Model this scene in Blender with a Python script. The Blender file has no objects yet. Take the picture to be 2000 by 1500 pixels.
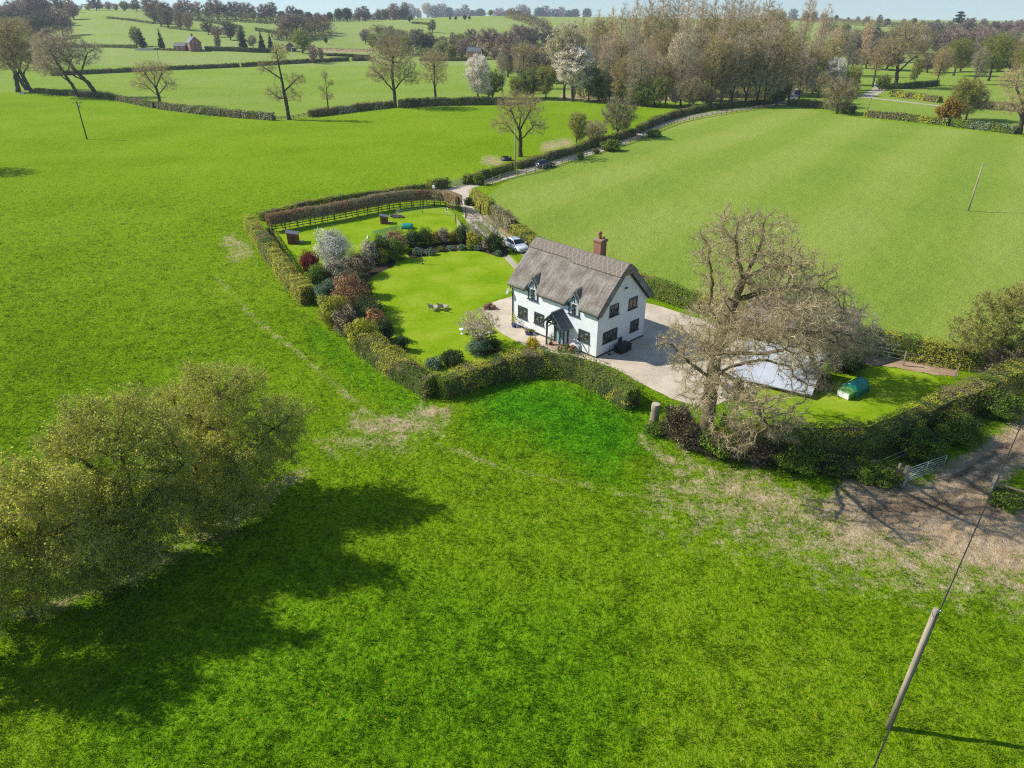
import bpy, bmesh, math, random
import numpy as np
from mathutils import Vector, Matrix

# ------------------------------------------------------------------ camera, sky, sun
SC = bpy.context.scene
COL = SC.collection
H = 28.0                       # the drone's height above the field
FPX = 1350.0                   # focal length in pixels of a 2000 px wide frame
PITCH = math.atan((750 - 20) / FPX)
cam = bpy.data.cameras.new("camera")
cam.sensor_width = 36.0
cam.lens = FPX / 2000 * 36.0
cam.clip_end = 12000
camo = bpy.data.objects.new("camera", cam)
COL.objects.link(camo)
camo.location = (0, 0, H)
camo.rotation_euler = (math.pi / 2 - PITCH, 0, 0)
SC.camera = camo

SUN_EL = math.radians(39)
SUN_AZ = math.radians(169.5)     # math angle of the direction towards the sun (x east)
W = bpy.data.worlds.new("World")
SC.world = W
W.use_nodes = True
nt = W.node_tree
bg = nt.nodes["Background"]
sky = nt.nodes.new("ShaderNodeTexSky")
sky.sky_type = 'NISHITA'
sky.sun_disc = False
sky.sun_elevation = SUN_EL
sky.sun_rotation = math.pi / 2 - SUN_AZ
sky.altitude = 0
sky.air_density = 1.3
sky.dust_density = 0.1
sky.ozone_density = 3.0
tc = nt.nodes.new("ShaderNodeTexCoord")
va = nt.nodes.new("ShaderNodeVectorMath"); va.operation = 'ADD'; va.inputs[1].default_value = (0, 0, 0.10)
nt.links.new(tc.outputs["Generated"], va.inputs[0])
nt.links.new(va.outputs[0], sky.inputs[0])
nt.links.new(sky.outputs[0], bg.inputs[0])
bg.inputs[1].default_value = 0.115
sl = bpy.data.lights.new("sun", 'SUN')
sl.energy = 4.7
sl.angle = math.radians(0.53)
sl.color = (1.0, 0.95, 0.86)
so = bpy.data.objects.new("sun", sl)
COL.objects.link(so)
sd = Vector((math.cos(SUN_EL) * math.cos(SUN_AZ), math.cos(SUN_EL) * math.sin(SUN_AZ), math.sin(SUN_EL)))
so.rotation_euler = sd.to_track_quat('Z', 'Y').to_euler()
so.location = (-40, 30, 60)
SC.view_settings.view_transform = 'Standard'
SC.view_settings.look = 'None'
SC.view_settings.exposure = 0.36
SC.view_settings.gamma = 1.0
SC.cycles.use_denoising = False
SC.cycles.filter_width = 1.15
SC.cycles.max_bounces = 6
SC.cycles.diffuse_bounces = 3
SC.cycles.transmission_bounces = 4
SC.cycles.transparent_max_bounces = 4
SC.cycles.volume_bounces = 0
SC.cycles.sample_clamp_indirect = 4.0

# ------------------------------------------------------------------ pixel -> ground helpers
cp, sp = math.cos(PITCH), math.sin(PITCH)

def ray(px, py):
    a, b = (px - 1000) / FPX, (750 - py) / FPX
    return np.array([a, cp + b * sp, -sp + b * cp])

def project(P):
    P = np.asarray(P, float) - np.array([0, 0, H])
    d = P[..., 1] * cp - P[..., 2] * sp
    d = np.where(np.abs(d) < 1e-6, 1e-6, d)
    return 1000 + FPX * P[..., 0] / d, 750 - FPX * (P[..., 1] * sp + P[..., 2] * cp) / d, d

# terrain: flat near fields, hills that climb beyond 420 m
TCOL = {
    -400: [(420, 132), (500, 108), (600, 72), (720, 42), (900, 20), (1200, 8)],
    0:    [(420, 132), (500, 108), (600, 74), (720, 46), (900, 24), (1200, 12)],
    250:  [(420, 132), (480, 98), (560, 72), (680, 48), (800, 24), (1000, 16)],
    450:  [(420, 131), (480, 98), (560, 74), (680, 52), (850, 36), (1100, 26)],
    600:  [(420, 130), (480, 104), (560, 86), (680, 62), (850, 42), (1050, 34)],
    720:  [(420, 129), (500, 107), (560, 93), (680, 68), (850, 44), (1000, 39)],
    950:  [(420, 129), (500, 111), (600, 92), (750, 63), (900, 44), (1100, 31)],
    1150: [(420, 132), (520, 108), (640, 88), (780, 62), (950, 44), (1150, 33)],
    1300: [(420, 133), (550, 105), (700, 84), (900, 56), (1100, 41), (1400, 36)],
    1700: [(420, 133), (550, 107), (700, 88), (900, 64), (1100, 50), (1400, 44)],
    2000: [(420, 133), (550, 107), (700, 88), (900, 66), (1100, 54), (1400, 49)],
    2500: [(420, 133), (550, 107), (700, 88), (900, 66), (1100, 54), (1400, 49)],
}
_YS = np.concatenate([np.arange(300, 1500, 10), np.arange(1500, 6001, 50)])
_TP = sorted(TCOL)
_TT = np.array([(p - 1000) / 1516.0 for p in _TP])
_TZ = []
for p in _TP:
    ys, zs = [300, 380], [0.0, 0.0]
    for (Y, py) in TCOL[p]:
        d = ray(p, py)
        ys.append(Y)
        zs.append(H + Y * d[2] / d[1])
    zl = zs[-1]
    ys += [ys[-1] * 1.25, ys[-1] * 1.7, 6000]
    zs += [zl - 3, zl - 22, zl - 40]
    _TZ.append(np.interp(_YS, ys, zs))
_TZ = np.array(_TZ)
for _ in range(6):
    _TZ[:, 1:-1] = (_TZ[:, :-2] + 2 * _TZ[:, 1:-1] + _TZ[:, 2:]) / 4
_TZ[:, :8] = np.minimum(_TZ[:, :8], 0.0) * 0

def terrain(x, y):
    x = np.asarray(x, float); y = np.asarray(y, float)
    Y = np.clip(y, 300, 5999)
    t = np.clip(x / np.maximum(y, 1.0), _TT[0], _TT[-1])
    ci = np.clip(np.searchsorted(_TT, t) - 1, 0, len(_TT) - 2)
    f = (t - _TT[ci]) / (_TT[ci + 1] - _TT[ci])
    f = f * f * (3 - 2 * f)
    yi = np.clip(np.searchsorted(_YS, Y) - 1, 0, len(_YS) - 2)
    g = (Y - _YS[yi]) / (_YS[yi + 1] - _YS[yi])
    a = _TZ[ci, yi] * (1 - g) + _TZ[ci, yi + 1] * g
    b = _TZ[ci + 1, yi] * (1 - g) + _TZ[ci + 1, yi + 1] * g
    return np.where(y < 300, 0.0, a * (1 - f) + b * f)

def G(px, py, z=None):
    """world point on the ground (or at height z) under a photo pixel"""
    d = ray(px, py)
    if z is not None:
        s = (z - H) / d[2]
        return Vector((d[0] * s, d[1] * s, z))
    Ys = np.concatenate([np.linspace(10, 300, 20), np.linspace(310, 2500, 900)])
    s = Ys / d[1]
    zz = H + s * d[2] - terrain(d[0] * s, Ys)
    k = np.argmax(zz < 0) if (zz < 0).any() else len(Ys) - 1
    if k == 0:
        k = 1
    f = zz[k - 1] / (zz[k - 1] - zz[k]) if zz[k] < 0 else 1
    Y = Ys[k - 1] + f * (Ys[k] - Ys[k - 1])
    if Y < 300:
        Y = -H / d[2] * d[1]
    x = d[0] * Y / d[1]
    return Vector((x, Y, float(terrain(x, Y))))

def ztop(base, py):
    """height above base of the point of its vertical line seen at row py"""
    b = (750 - py) / FPX
    k = (-sp + b * cp) / (cp + b * sp)
    return H + base[1] * k - base[2]

# ------------------------------------------------------------------ numpy noise
def _hash(i, j, s):
    n = (i * 374761393 + j * 668265263 + s * 974634541) & 0x7fffffff
    n = ((n ^ (n >> 13)) * 1274126177) & 0x7fffffff
    return ((n ^ (n >> 16)) & 0xffff) / 65535.0

def vnoise(x, y, s=0):
    x = np.asarray(x, float); y = np.asarray(y, float)
    i = np.floor(x).astype(np.int64); j = np.floor(y).astype(np.int64)
    u = x - i; v = y - j
    u = u * u * (3 - 2 * u); v = v * v * (3 - 2 * v)
    return (_hash(i, j, s) * (1 - u) + _hash(i + 1, j, s) * u) * (1 - v) + (_hash(i, j + 1, s) * (1 - u) + _hash(i + 1, j + 1, s) * u) * v

def fbm(x, y, s=0, o=4):
    t = 0; a = 0.5; n = 0
    for k in range(o):
        t = t + a * vnoise(x, y, s + k * 17); n += a
        x = np.asarray(x) * 2.03 + 5.1; y = np.asarray(y) * 2.03 + 9.7; a *= 0.55
    return t / n

def inpoly(px, py, poly):
    px = np.asarray(px); py = np.asarray(py)
    r = np.zeros(px.shape, bool)
    n = len(poly)
    for i in range(n):
        x0, y0 = poly[i]; x1, y1 = poly[(i + 1) % n]
        if y0 == y1:
            continue
        c = ((y0 > py) != (y1 > py)) & (px < (x1 - x0) * (py - y0) / (y1 - y0) + x0)
        r ^= c
    return r

def capsule(px, py, pts):
    d = np.full(np.shape(px), 1e9)
    for (x0, y0), (x1, y1) in zip(pts[:-1], pts[1:]):
        L = (x1 - x0) ** 2 + (y1 - y0) ** 2 + 1e-9
        t = np.clip(((px - x0) * (x1 - x0) + (py - y0) * (y1 - y0)) / L, 0, 1)
        d = np.minimum(d, np.hypot(px - x0 - t * (x1 - x0), py - y0 - t * (y1 - y0)))
    return d

# ------------------------------------------------------------------ materials
MATS = {}

def new_mat(name, rough=0.8, spec=0.25):
    m = bpy.data.materials.new(name)
    m.use_nodes = True
    p = m.node_tree.nodes["Principled BSDF"]
    p.inputs["Roughness"].default_value = rough
    p.inputs["Specular IOR Level"].default_value = spec
    MATS[name] = m
    return m, m.node_tree, p

def N(t, kind, **kw):
    n = t.nodes.new(kind)
    for k, v in kw.items():
        if k in n.inputs.keys():
            n.inputs[k].default_value = v
        else:
            setattr(n, k, v)
    return n

def noise(t, scale, detail=4, rough=0.55, vec=None, stretch=None):
    n = N(t, "ShaderNodeTexNoise", Scale=scale, Detail=detail, Roughness=rough)
    if vec is None:
        vec = N(t, "ShaderNodeNewGeometry").outputs["Position"]
    if stretch is not None:
        mp = N(t, "ShaderNodeMapping")
        mp.inputs["Scale"].default_value = stretch
        t.links.new(vec, mp.inputs[0]); vec = mp.outputs[0]
    t.links.new(vec, n.inputs["Vector"])
    return n.outputs[0]

def ramp(t, fac, stops):
    r = N(t, "ShaderNodeValToRGB")
    e = r.color_ramp.elements
    while len(e) < len(stops):
        e.new(0.5)
    for k, (p, c) in enumerate(stops):
        e[k].position = p
        e[k].color = (c[0], c[1], c[2], 1) if not isinstance(c, (int, float)) else (c, c, c, 1)
    t.links.new(fac, r.inputs[0])
    return r.outputs[0]

def mix(t, fac, a, b, kind='MIX'):
    m = N(t, "ShaderNodeMix", data_type='RGBA', blend_type=kind)
    for sock, v in ((m.inputs[0], fac), (m.inputs[6], a), (m.inputs[7], b)):
        if hasattr(v, "is_linked"):
            t.links.new(v, sock)
        elif isinstance(v, (int, float)):
            sock.default_value = v
        else:
            sock.default_value = (v[0], v[1], v[2], 1)
    return m.outputs[2]

def mth(t, op, a, b=0.0, c=None, clamp=False):
    m = N(t, "ShaderNodeMath", operation=op)
    m.use_clamp = clamp
    for sock, v in zip(m.inputs, (a, b, c)):
        if v is None:
            continue
        if hasattr(v, "is_linked"):
            t.links.new(v, sock)
        else:
            sock.default_value = v
    return m.outputs[0]

def attr(t, name):
    return N(t, "ShaderNodeAttribute", attribute_name=name).outputs["Fac"]

def bump(t, p, h, strength=0.5, dist=0.05):
    b = N(t, "ShaderNodeBump", Strength=strength, Distance=dist)
    t.links.new(h, b.inputs["Height"])
    t.links.new(b.outputs[0], p.inputs["Normal"])

def simple(name, col, rough=0.7, spec=0.25, var=0.15, scale=6.0, metal=0.0, bmp=0.0, stretch=None, obj=True):
    m, t, p = new_mat(name, rough, spec)
    vec = N(t, "ShaderNodeTexCoord").outputs["Object"] if obj else None
    f = noise(t, scale, 5, 0.6, vec, stretch)
    a = tuple(c * (1 - var) for c in col); b = tuple(min(1, c * (1 + var)) for c in col)
    t.links.new(ramp(t, f, [(0.3, a), (0.7, b)]), p.inputs["Base Color"])
    p.inputs["Metallic"].default_value = metal
    if bmp:
        bump(t, p, f, bmp, 0.02)
    return m

def foliage(name, cols, trans=0.3, var=0.25, rough=0.75):
    """leaf or twig: colour differs leaf by leaf (attribute v) and plant by plant"""
    m, t, p = new_mat(name, rough, 0.15)
    v = attr(t, "v")
    n = len(cols)
    c = ramp(t, v, [((k + 0.5) / n, cc) for k, cc in enumerate(cols)])
    r = N(t, "ShaderNodeObjectInfo").outputs["Random"]
    c = mix(t, 1.0, c, ramp(t, r, [(0.0, (1 - var, 1 - var * 0.8, 1 - var)), (1.0, (1 + var, 1 + var * 0.7, 1 + var * 0.5))]), 'MULTIPLY')
    t.links.new(c, p.inputs["Base Color"])
    if trans > 0:
        tr = N(t, "ShaderNodeBsdfTranslucent")
        t.links.new(c, tr.inputs[0])
        ms = N(t, "ShaderNodeMixShader")
        ms.inputs[0].default_value = trans
        t.links.new(p.outputs[0], ms.inputs[1]); t.links.new(tr.outputs[0], ms.inputs[2])
        t.links.new(ms.outputs[0], t.nodes["Material Output"].inputs[0])
    return m

GREEN_A = (0.072, 0.155, 0.003)
GREEN_B = (0.190, 0.318, 0.005)
GREEN_C = (0.285, 0.370, 0.028)

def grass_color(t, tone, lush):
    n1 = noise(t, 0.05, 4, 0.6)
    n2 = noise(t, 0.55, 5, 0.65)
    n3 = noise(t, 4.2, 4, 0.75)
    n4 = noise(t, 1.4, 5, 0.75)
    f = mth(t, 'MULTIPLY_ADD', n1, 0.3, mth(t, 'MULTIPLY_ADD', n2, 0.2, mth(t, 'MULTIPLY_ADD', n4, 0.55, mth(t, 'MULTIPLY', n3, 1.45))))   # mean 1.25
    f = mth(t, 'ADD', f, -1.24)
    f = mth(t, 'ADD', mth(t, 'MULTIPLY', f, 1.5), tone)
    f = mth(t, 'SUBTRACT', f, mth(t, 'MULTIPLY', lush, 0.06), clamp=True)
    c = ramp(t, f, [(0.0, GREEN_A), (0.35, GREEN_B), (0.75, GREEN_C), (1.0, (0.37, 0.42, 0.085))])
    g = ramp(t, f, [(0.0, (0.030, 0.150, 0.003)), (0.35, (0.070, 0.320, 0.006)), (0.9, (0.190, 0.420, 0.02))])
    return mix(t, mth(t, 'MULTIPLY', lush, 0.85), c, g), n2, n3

def make_ground_mat():
    m, t, p = new_mat("meadow", 0.95, 0.0)
    tone = attr(t, "tone"); lush = attr(t, "lush"); dirt = attr(t, "dirt"); stripe = attr(t, "stripe")
    tone = mth(t, 'ADD', tone, mth(t, 'MULTIPLY', stripe, 0.15))
    col, n2, n3 = grass_color(t, tone, lush)
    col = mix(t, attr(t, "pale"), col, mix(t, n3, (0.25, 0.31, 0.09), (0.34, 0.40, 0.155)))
    nd = noise(t, 0.9, 6, 0.7)
    nd2 = noise(t, 4.0, 6, 0.85)
    soil = ramp(t, mth(t, 'MULTIPLY_ADD', nd2, 0.6, mth(t, 'MULTIPLY', nd, 0.4)), [(0.34, (0.21, 0.13, 0.065)), (0.5, (0.48, 0.35, 0.21)), (0.66, (0.68, 0.55, 0.38))])
    wet = attr(t, "wet")
    soil = mix(t, mth(t, 'MULTIPLY', wet, 0.8), soil, (0.085, 0.055, 0.038))
    nn = mth(t, 'MULTIPLY_ADD', nd, 0.5, mth(t, 'MULTIPLY', nd2, 0.5))
    nn = mth(t, 'MULTIPLY_ADD', nn, 2.0, -0.5)
    k = mth(t, 'SUBTRACT', mth(t, 'ADD', dirt, nn), 0.88)
    k = mth(t, 'MULTIPLY', k, 3.0, clamp=True)
    col = mix(t, k, col, soil)
    t.links.new(col, p.inputs["Base Color"])
    h = mth(t, 'MULTIPLY_ADD', n3, 0.5, mth(t, 'MULTIPLY_ADD', n2, 0.6, mth(t, 'MULTIPLY', noise(t, 11.0, 3, 0.7), 0.25)))
    bump(t, p, h, 1.0, 0.40)
    return m

def make_blade_mat():
    m, t, p = new_mat("grass_blade", 0.8, 0.08)
    tone = attr(t, "tone"); lush = attr(t, "lush")
    v = attr(t, "v")
    tone = mth(t, 'ADD', tone, mth(t, 'MULTIPLY_ADD', v, 0.5, -0.16))
    col, _, _ = grass_color(t, tone, lush)
    t.links.new(col, p.inputs["Base Color"])
    tr = N(t, "ShaderNodeBsdfTranslucent")
    t.links.new(col, tr.inputs[0])
    ms = N(t, "ShaderNodeMixShader")
    ms.inputs[0].default_value = 0.45
    t.links.new(p.outputs[0], ms.inputs[1]); t.links.new(tr.outputs[0], ms.inputs[2])
    t.links.new(ms.outputs[0], t.nodes["Material Output"].inputs[0])
    return m

def make_lawn_mat():
    m, t, p = new_mat("mown_lawn", 0.95, 0.0)
    n1 = noise(t, 0.25, 5, 0.6); n2 = noise(t, 2.5, 5, 0.7); n3 = noise(t, 12, 3, 0.7)
    f = mth(t, 'MULTIPLY_ADD', n1, 0.45, mth(t, 'MULTIPLY_ADD', n2, 0.35, mth(t, 'MULTIPLY', n3, 0.25)))
    t.links.new(ramp(t, f, [(0.38, (0.125, 0.24, 0.004)), (0.52, (0.215, 0.325, 0.010)), (0.68, (0.34, 0.40, 0.05))]), p.inputs["Base Color"])
    bump(t, p, mth(t, 'MULTIPLY_ADD', n3, 0.5, n2), 0.5, 0.06)
    return m

def make_gravel_mat(name, a, b, c):
    m, t, p = new_mat(name, 0.9, 0.15)
    n1 = noise(t, 0.35, 4, 0.6); n2 = noise(t, 9.0, 4, 0.8)
    vo = N(t, "ShaderNodeTexVoronoi", Scale=22.0)
    t.links.new(N(t, "ShaderNodeNewGeometry").outputs["Position"], vo.inputs["Vector"])
    f = mth(t, 'MULTIPLY_ADD', n1, 0.5, mth(t, 'MULTIPLY_ADD', n2, 0.3, mth(t, 'MULTIPLY', N_col(t, vo), 0.22)))
    t.links.new(ramp(t, f, [(0.32, a), (0.5, b), (0.7, c)]), p.inputs["Base Color"])
    bump(t, p, vo.outputs["Distance"], 0.5, 0.03)
    return m

def N_col(t, vo):
    s = N(t, "ShaderNodeSeparateColor")
    t.links.new(vo.outputs["Color"], s.inputs[0])
    return s.outputs[0]

MEADOW = make_ground_mat()
BLADE = make_blade_mat()
LAWN = make_lawn_mat()
GRAVEL = make_gravel_mat("gravel", (0.35, 0.285, 0.20), (0.55, 0.465, 0.35), (0.70, 0.61, 0.48))
LANE = make_gravel_mat("lane_stone", (0.28, 0.24, 0.18), (0.44, 0.39, 0.30), (0.58, 0.53, 0.43))
SOIL = make_gravel_mat("bare_soil", (0.22, 0.13, 0.07), (0.40, 0.27, 0.17), (0.52, 0.39, 0.27))
BARK = simple("oak_bark", (0.15, 0.115, 0.07), 0.95, 0.1, 0.45, 3.0, bmp=0.6)
BARK_DARK = simple("dark_bark", (0.085, 0.07, 0.05), 0.95, 0.1, 0.4, 1.2, bmp=0.5)
BARK_PALE = simple("pale_bark", (0.24, 0.20, 0.14), 0.95, 0.1, 0.35, 1.2, bmp=0.5)
T_OAK = foliage("oak_twig", [(0.285, 0.218, 0.114), (0.456, 0.342, 0.180), (0.627, 0.494, 0.285)], 0.15, 0.12)
T_HERO = foliage("mossy_twig", [(0.31, 0.24, 0.13), (0.46, 0.36, 0.21), (0.62, 0.51, 0.32)], 0.15, 0.05)
T_GREY = foliage("grey_twig", [(0.34, 0.27, 0.18), (0.49, 0.4, 0.28), (0.63, 0.54, 0.4)], 0.15, 0.28)
T_FAR = foliage("hill_twig", [(0.178, 0.145, 0.128), (0.289, 0.230, 0.196), (0.442, 0.340, 0.272)], 0.1, 0.4)
T_ORANGE = foliage("poplar_twig", [(0.4, 0.28, 0.16), (0.58, 0.42, 0.25), (0.7, 0.57, 0.38)], 0.15, 0.25)
L_OLIVE = foliage("olive_bud", [(0.238, 0.224, 0.049), (0.378, 0.350, 0.084), (0.532, 0.476, 0.154)], 0.35, 0.2)
L_LIME = foliage("lime_leaf", [(0.150, 0.225, 0.019), (0.275, 0.350, 0.031), (0.450, 0.475, 0.075)], 0.45, 0.15)
L_GREEN = foliage("green_leaf", [(0.075, 0.145, 0.014), (0.16, 0.26, 0.025), (0.27, 0.37, 0.045)], 0.4, 0.25)
L_DARK = foliage("dark_leaf", [(0.027, 0.057, 0.015), (0.053, 0.098, 0.024), (0.105, 0.165, 0.045)], 0.2, 0.3)
L_WHITE = foliage("blossom", [(0.76, 0.72, 0.6), (0.85, 0.82, 0.73), (0.9, 0.88, 0.82)], 0.5, 0.1)
L_CREAM = foliage("cream_blossom", [(0.400, 0.350, 0.200), (0.625, 0.562, 0.362), (0.850, 0.787, 0.575)], 0.35, 0.12)
L_COPPER = foliage("copper_leaf", [(0.260, 0.130, 0.052), (0.468, 0.260, 0.111), (0.624, 0.390, 0.195)], 0.3, 0.15)
L_RED = foliage("red_leaf", [(0.14, 0.015, 0.018), (0.28, 0.03, 0.03), (0.38, 0.06, 0.05)], 0.3, 0.1)
L_YELLOW = foliage("yellow_flower", [(0.45, 0.33, 0.02), (0.66, 0.50, 0.03), (0.75, 0.62, 0.08)], 0.3, 0.1)
L_ORANGE = foliage("gorse_flower", [(0.20, 0.12, 0.02), (0.40, 0.22, 0.03), (0.52, 0.32, 0.04)], 0.3, 0.1)
L_TAN = foliage("tan_twig", [(0.24, 0.19, 0.1), (0.38, 0.31, 0.18), (0.52, 0.44, 0.28)], 0.2, 0.2)
L_HTAN = foliage("hedge_twig", [(0.17, 0.14, 0.06), (0.27, 0.225, 0.11), (0.37, 0.31, 0.16)], 0.25, 0.12)
T_HAW = foliage("hawthorn_twig", [(0.24, 0.21, 0.09), (0.36, 0.33, 0.14), (0.50, 0.45, 0.24)], 0.2, 0.08)
L_BEECH = foliage("beech_hedge", [(0.255, 0.135, 0.075), (0.420, 0.240, 0.135), (0.540, 0.360, 0.210)], 0.25, 0.1)
L_PRIVET = foliage("privet_leaf", [(0.3, 0.33, 0.018), (0.47, 0.48, 0.035), (0.62, 0.6, 0.09)], 0.35, 0.12)
L_BLUE = foliage("bluegreen_leaf", [(0.078, 0.143, 0.078), (0.156, 0.247, 0.143), (0.260, 0.364, 0.234)], 0.3, 0.15)
L_CONIFER = foliage("conifer_leaf", [(0.014, 0.042, 0.017), (0.031, 0.077, 0.031), (0.063, 0.126, 0.049)], 0.15, 0.2)
L_HAW = foliage("hawthorn_leaf", [(0.32, 0.36, 0.02), (0.52, 0.54, 0.05), (0.70, 0.68, 0.15)], 0.5, 0.1)
CORE = simple("hedge_wood", (0.095, 0.095, 0.035), 0.95, 0.05, 0.4, 2.0)
WOOD = simple("weathered_wood", (0.30, 0.24, 0.17), 0.85, 0.15, 0.35, 4.0, bmp=0.3, stretch=(1, 1, 0.15))
WOOD_DARK = simple("dark_wood", (0.11, 0.075, 0.05), 0.85, 0.15, 0.35, 4.0)
WOOD_POLE = simple("pole_wood", (0.36, 0.30, 0.23), 0.85, 0.15, 0.30, 2.0, bmp=0.3, stretch=(3, 3, 0.3))
WOOD_PALE = simple("pale_wood", (0.46, 0.40, 0.31), 0.8, 0.2, 0.2, 4.0)
WOOD_RED = simple("stained_wood", (0.27, 0.10, 0.035), 0.7, 0.3, 0.25, 3.0, stretch=(1, 1, 9))
CHAIN = simple("galvanised_metal", (0.52, 0.54, 0.56), 0.35, 0.5, 0.15, 8.0, metal=0.7)
WIRE = simple("black_wire", (0.03, 0.03, 0.03), 0.6, 0.3, 0.1)
BLACK = simple("black_plastic", (0.02, 0.02, 0.022), 0.5, 0.4, 0.2)
TEAL = simple("teal_plastic", (0.012, 0.26, 0.20), 0.35, 0.5, 0.12, 3.0)
WHITE = simple("white_paint", (0.80, 0.80, 0.80), 0.6, 0.3, 0.05)
FELT = simple("roof_felt", (0.13, 0.14, 0.16), 0.9, 0.2, 0.2)
BLUEPOT = simple("blue_glaze", (0.015, 0.035, 0.28), 0.2, 0.6, 0.2)
STONE = simple("pale_stone", (0.55, 0.52, 0.46), 0.85, 0.2, 0.2)

# ------------------------------------------------------------------ object helpers
def tag(o, label=None, cat=None, group=None, kind=None):
    if label: o["label"] = label
    if cat: o["category"] = cat
    if group: o["group"] = group
    if kind: o["kind"] = kind
    return o

def empty(name, loc, label, cat, group=None, rz=0.0, scale=1.0):
    o = bpy.data.objects.new(name, None)
    o.empty_display_size = 0.3
    COL.objects.link(o)
    o.location = loc
    o.rotation_euler = (0, 0, rz)
    o.scale = (scale,) * 3 if isinstance(scale, (int, float)) else scale
    return tag(o, label, cat, group)

def link(name, me, parent=None, loc=None):
    o = bpy.data.objects.new(name, me)
    COL.objects.link(o)
    if parent: o.parent = parent
    if loc is not None: o.location = loc
    return o

def tri_mesh(name, V, F, mats, mi=None, v=None, smooth=False, attrs=None):
    V = np.ascontiguousarray(V, np.float32); F = np.ascontiguousarray(F, np.int32)
    me = bpy.data.meshes.new(name)
    k = F.shape[1]
    me.vertices.add(len(V)); me.vertices.foreach_set("co", V.ravel())
    me.loops.add(F.size); me.loops.foreach_set("vertex_index", F.ravel())
    me.polygons.add(len(F)); me.polygons.foreach_set("loop_start", np.arange(0, F.size, k, dtype=np.int32))
    for m in (mats if isinstance(mats, (list, tuple)) else [mats]):
        me.materials.append(m)
    if mi is not None:
        me.polygons.foreach_set("material_index", np.ascontiguousarray(mi, np.int32))
    me.polygons.foreach_set("use_smooth", np.full(len(F), smooth, bool))
    if v is not None:
        a = me.attributes.new("v", 'FLOAT', 'FACE'); a.data.foreach_set("value", np.ascontiguousarray(v, np.float32))
    for nme, arr in (attrs or {}).items():
        a = me.attributes.new(nme, 'FLOAT', 'POINT'); a.data.foreach_set("value", np.ascontiguousarray(arr, np.float32))
    me.update(calc_edges=True)
    return me

class MB:
    """collects boxes, bars, tubes and loose polygons into one mesh"""
    def __init__(s):
        s.v = []; s.f = []; s.m = []; s.sm = []
    def add(s, vs, fs, m=0, smooth=False):
        o = len(s.v)
        s.v += [tuple(q) for q in vs]
        s.f += [[i + o for i in q] for q in fs]
        s.m += [m] * len(fs); s.sm += [smooth] * len(fs)
        return s
    def box(s, x0, x1, y0, y1, z0, z1, m=0):
        return s.add([(x0, y0, z0), (x1, y0, z0), (x1, y1, z0), (x0, y1, z0), (x0, y0, z1), (x1, y0, z1), (x1, y1, z1), (x0, y1, z1)],
                     [(3, 2, 1, 0), (4, 5, 6, 7), (0, 1, 5, 4), (1, 2, 6, 5), (2, 3, 7, 6), (3, 0, 4, 7)], m)
    def bar(s, a, b, w, h, m=0, up=(0, 0, 1)):
        a = Vector(a); b = Vector(b); d = (b - a).normalized(); up = Vector(up)
        if abs(d.dot(up)) > 0.95: up = Vector((1, 0, 0))
        r = d.cross(up).normalized() * w / 2; u = r.cross(d).normalized() * h / 2
        q = [a - r - u, a + r - u, a + r + u, a - r + u, b - r - u, b + r - u, b + r + u, b - r + u]
        return s.add(q, [(0, 1, 2, 3), (7, 6, 5, 4), (0, 4, 5, 1), (1, 5, 6, 2), (2, 6, 7, 3), (3, 7, 4, 0)], m)
    def tube(s, pts, rad, k=8, m=0, cap=True, smooth=True):
        pts = [Vector(p) for p in pts]
        if isinstance(rad, (int, float)): rad = [rad] * len(pts)
        vs = []; fs = []
        for i, p in enumerate(pts):
            d = (pts[min(i + 1, len(pts) - 1)] - pts[max(i - 1, 0)]).normalized()
            up = Vector((0, 0, 1)) if abs(d.z) < 0.95 else Vector((1, 0, 0))
            r = d.cross(up).normalized(); u = r.cross(d)
            for j in range(k):
                a = 2 * math.pi * j / k
                vs.append(p + (r * math.cos(a) + u * math.sin(a)) * rad[i])
        for i in range(len(pts) - 1):
            for j in range(k):
                fs.append((i * k + j, i * k + (j + 1) % k, (i + 1) * k + (j + 1) % k, (i + 1) * k + j))
        s.add(vs, fs, m, smooth)
        if cap:
            o = len(s.v) - len(vs)
            s.f += [[o + j for j in range(k)][::-1], [o + (len(pts) - 1) * k + j for j in range(k)]]
            s.m += [m, m]; s.sm += [False, False]
        return s
    def lathe(s, c, prof, k=16, m=0, smooth=True):
        vs = []; fs = []
        for r, z in prof:
            for j in range(k):
                a = 2 * math.pi * j / k
                vs.append((c[0] + r * math.cos(a), c[1] + r * math.sin(a), c[2] + z))
        for i in range(len(prof) - 1):
            for j in range(k):
                fs.append((i * k + j, i * k + (j + 1) % k, (i + 1) * k + (j + 1) % k, (i + 1) * k + j))
        return s.add(vs, fs, m, smooth)
    def mesh(s, name, mats):
        me = bpy.data.meshes.new(name)
        me.from_pydata(s.v, [], s.f)
        for m in (mats if isinstance(mats, (list, tuple)) else [mats]): me.materials.append(m)
        me.polygons.foreach_set("material_index", s.m)
        me.polygons.foreach_set("use_smooth", s.sm)
        me.update()
        return me
    def build(s, name, mats, parent=None, loc=None, bevel=0.0):
        o = link(name, s.mesh(name, mats), parent, loc)
        if bevel:
            b = o.modifiers.new("bevel", 'BEVEL'); b.width = bevel; b.segments = 2; b.limit_method = 'ANGLE'
        return o

def copy_tree(o, parent=None):
    c = o.copy(); COL.objects.link(c)
    if parent: c.parent = parent
    for ch in list(o.children):
        copy_tree(ch, c)
    return c

ORD = ["first", "second", "third", "fourth", "fifth", "sixth", "seventh", "eighth", "ninth", "tenth", "eleventh", "twelfth",
       "thirteenth", "fourteenth", "fifteenth", "sixteenth", "seventeenth", "eighteenth", "nineteenth", "twentieth"]

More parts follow.
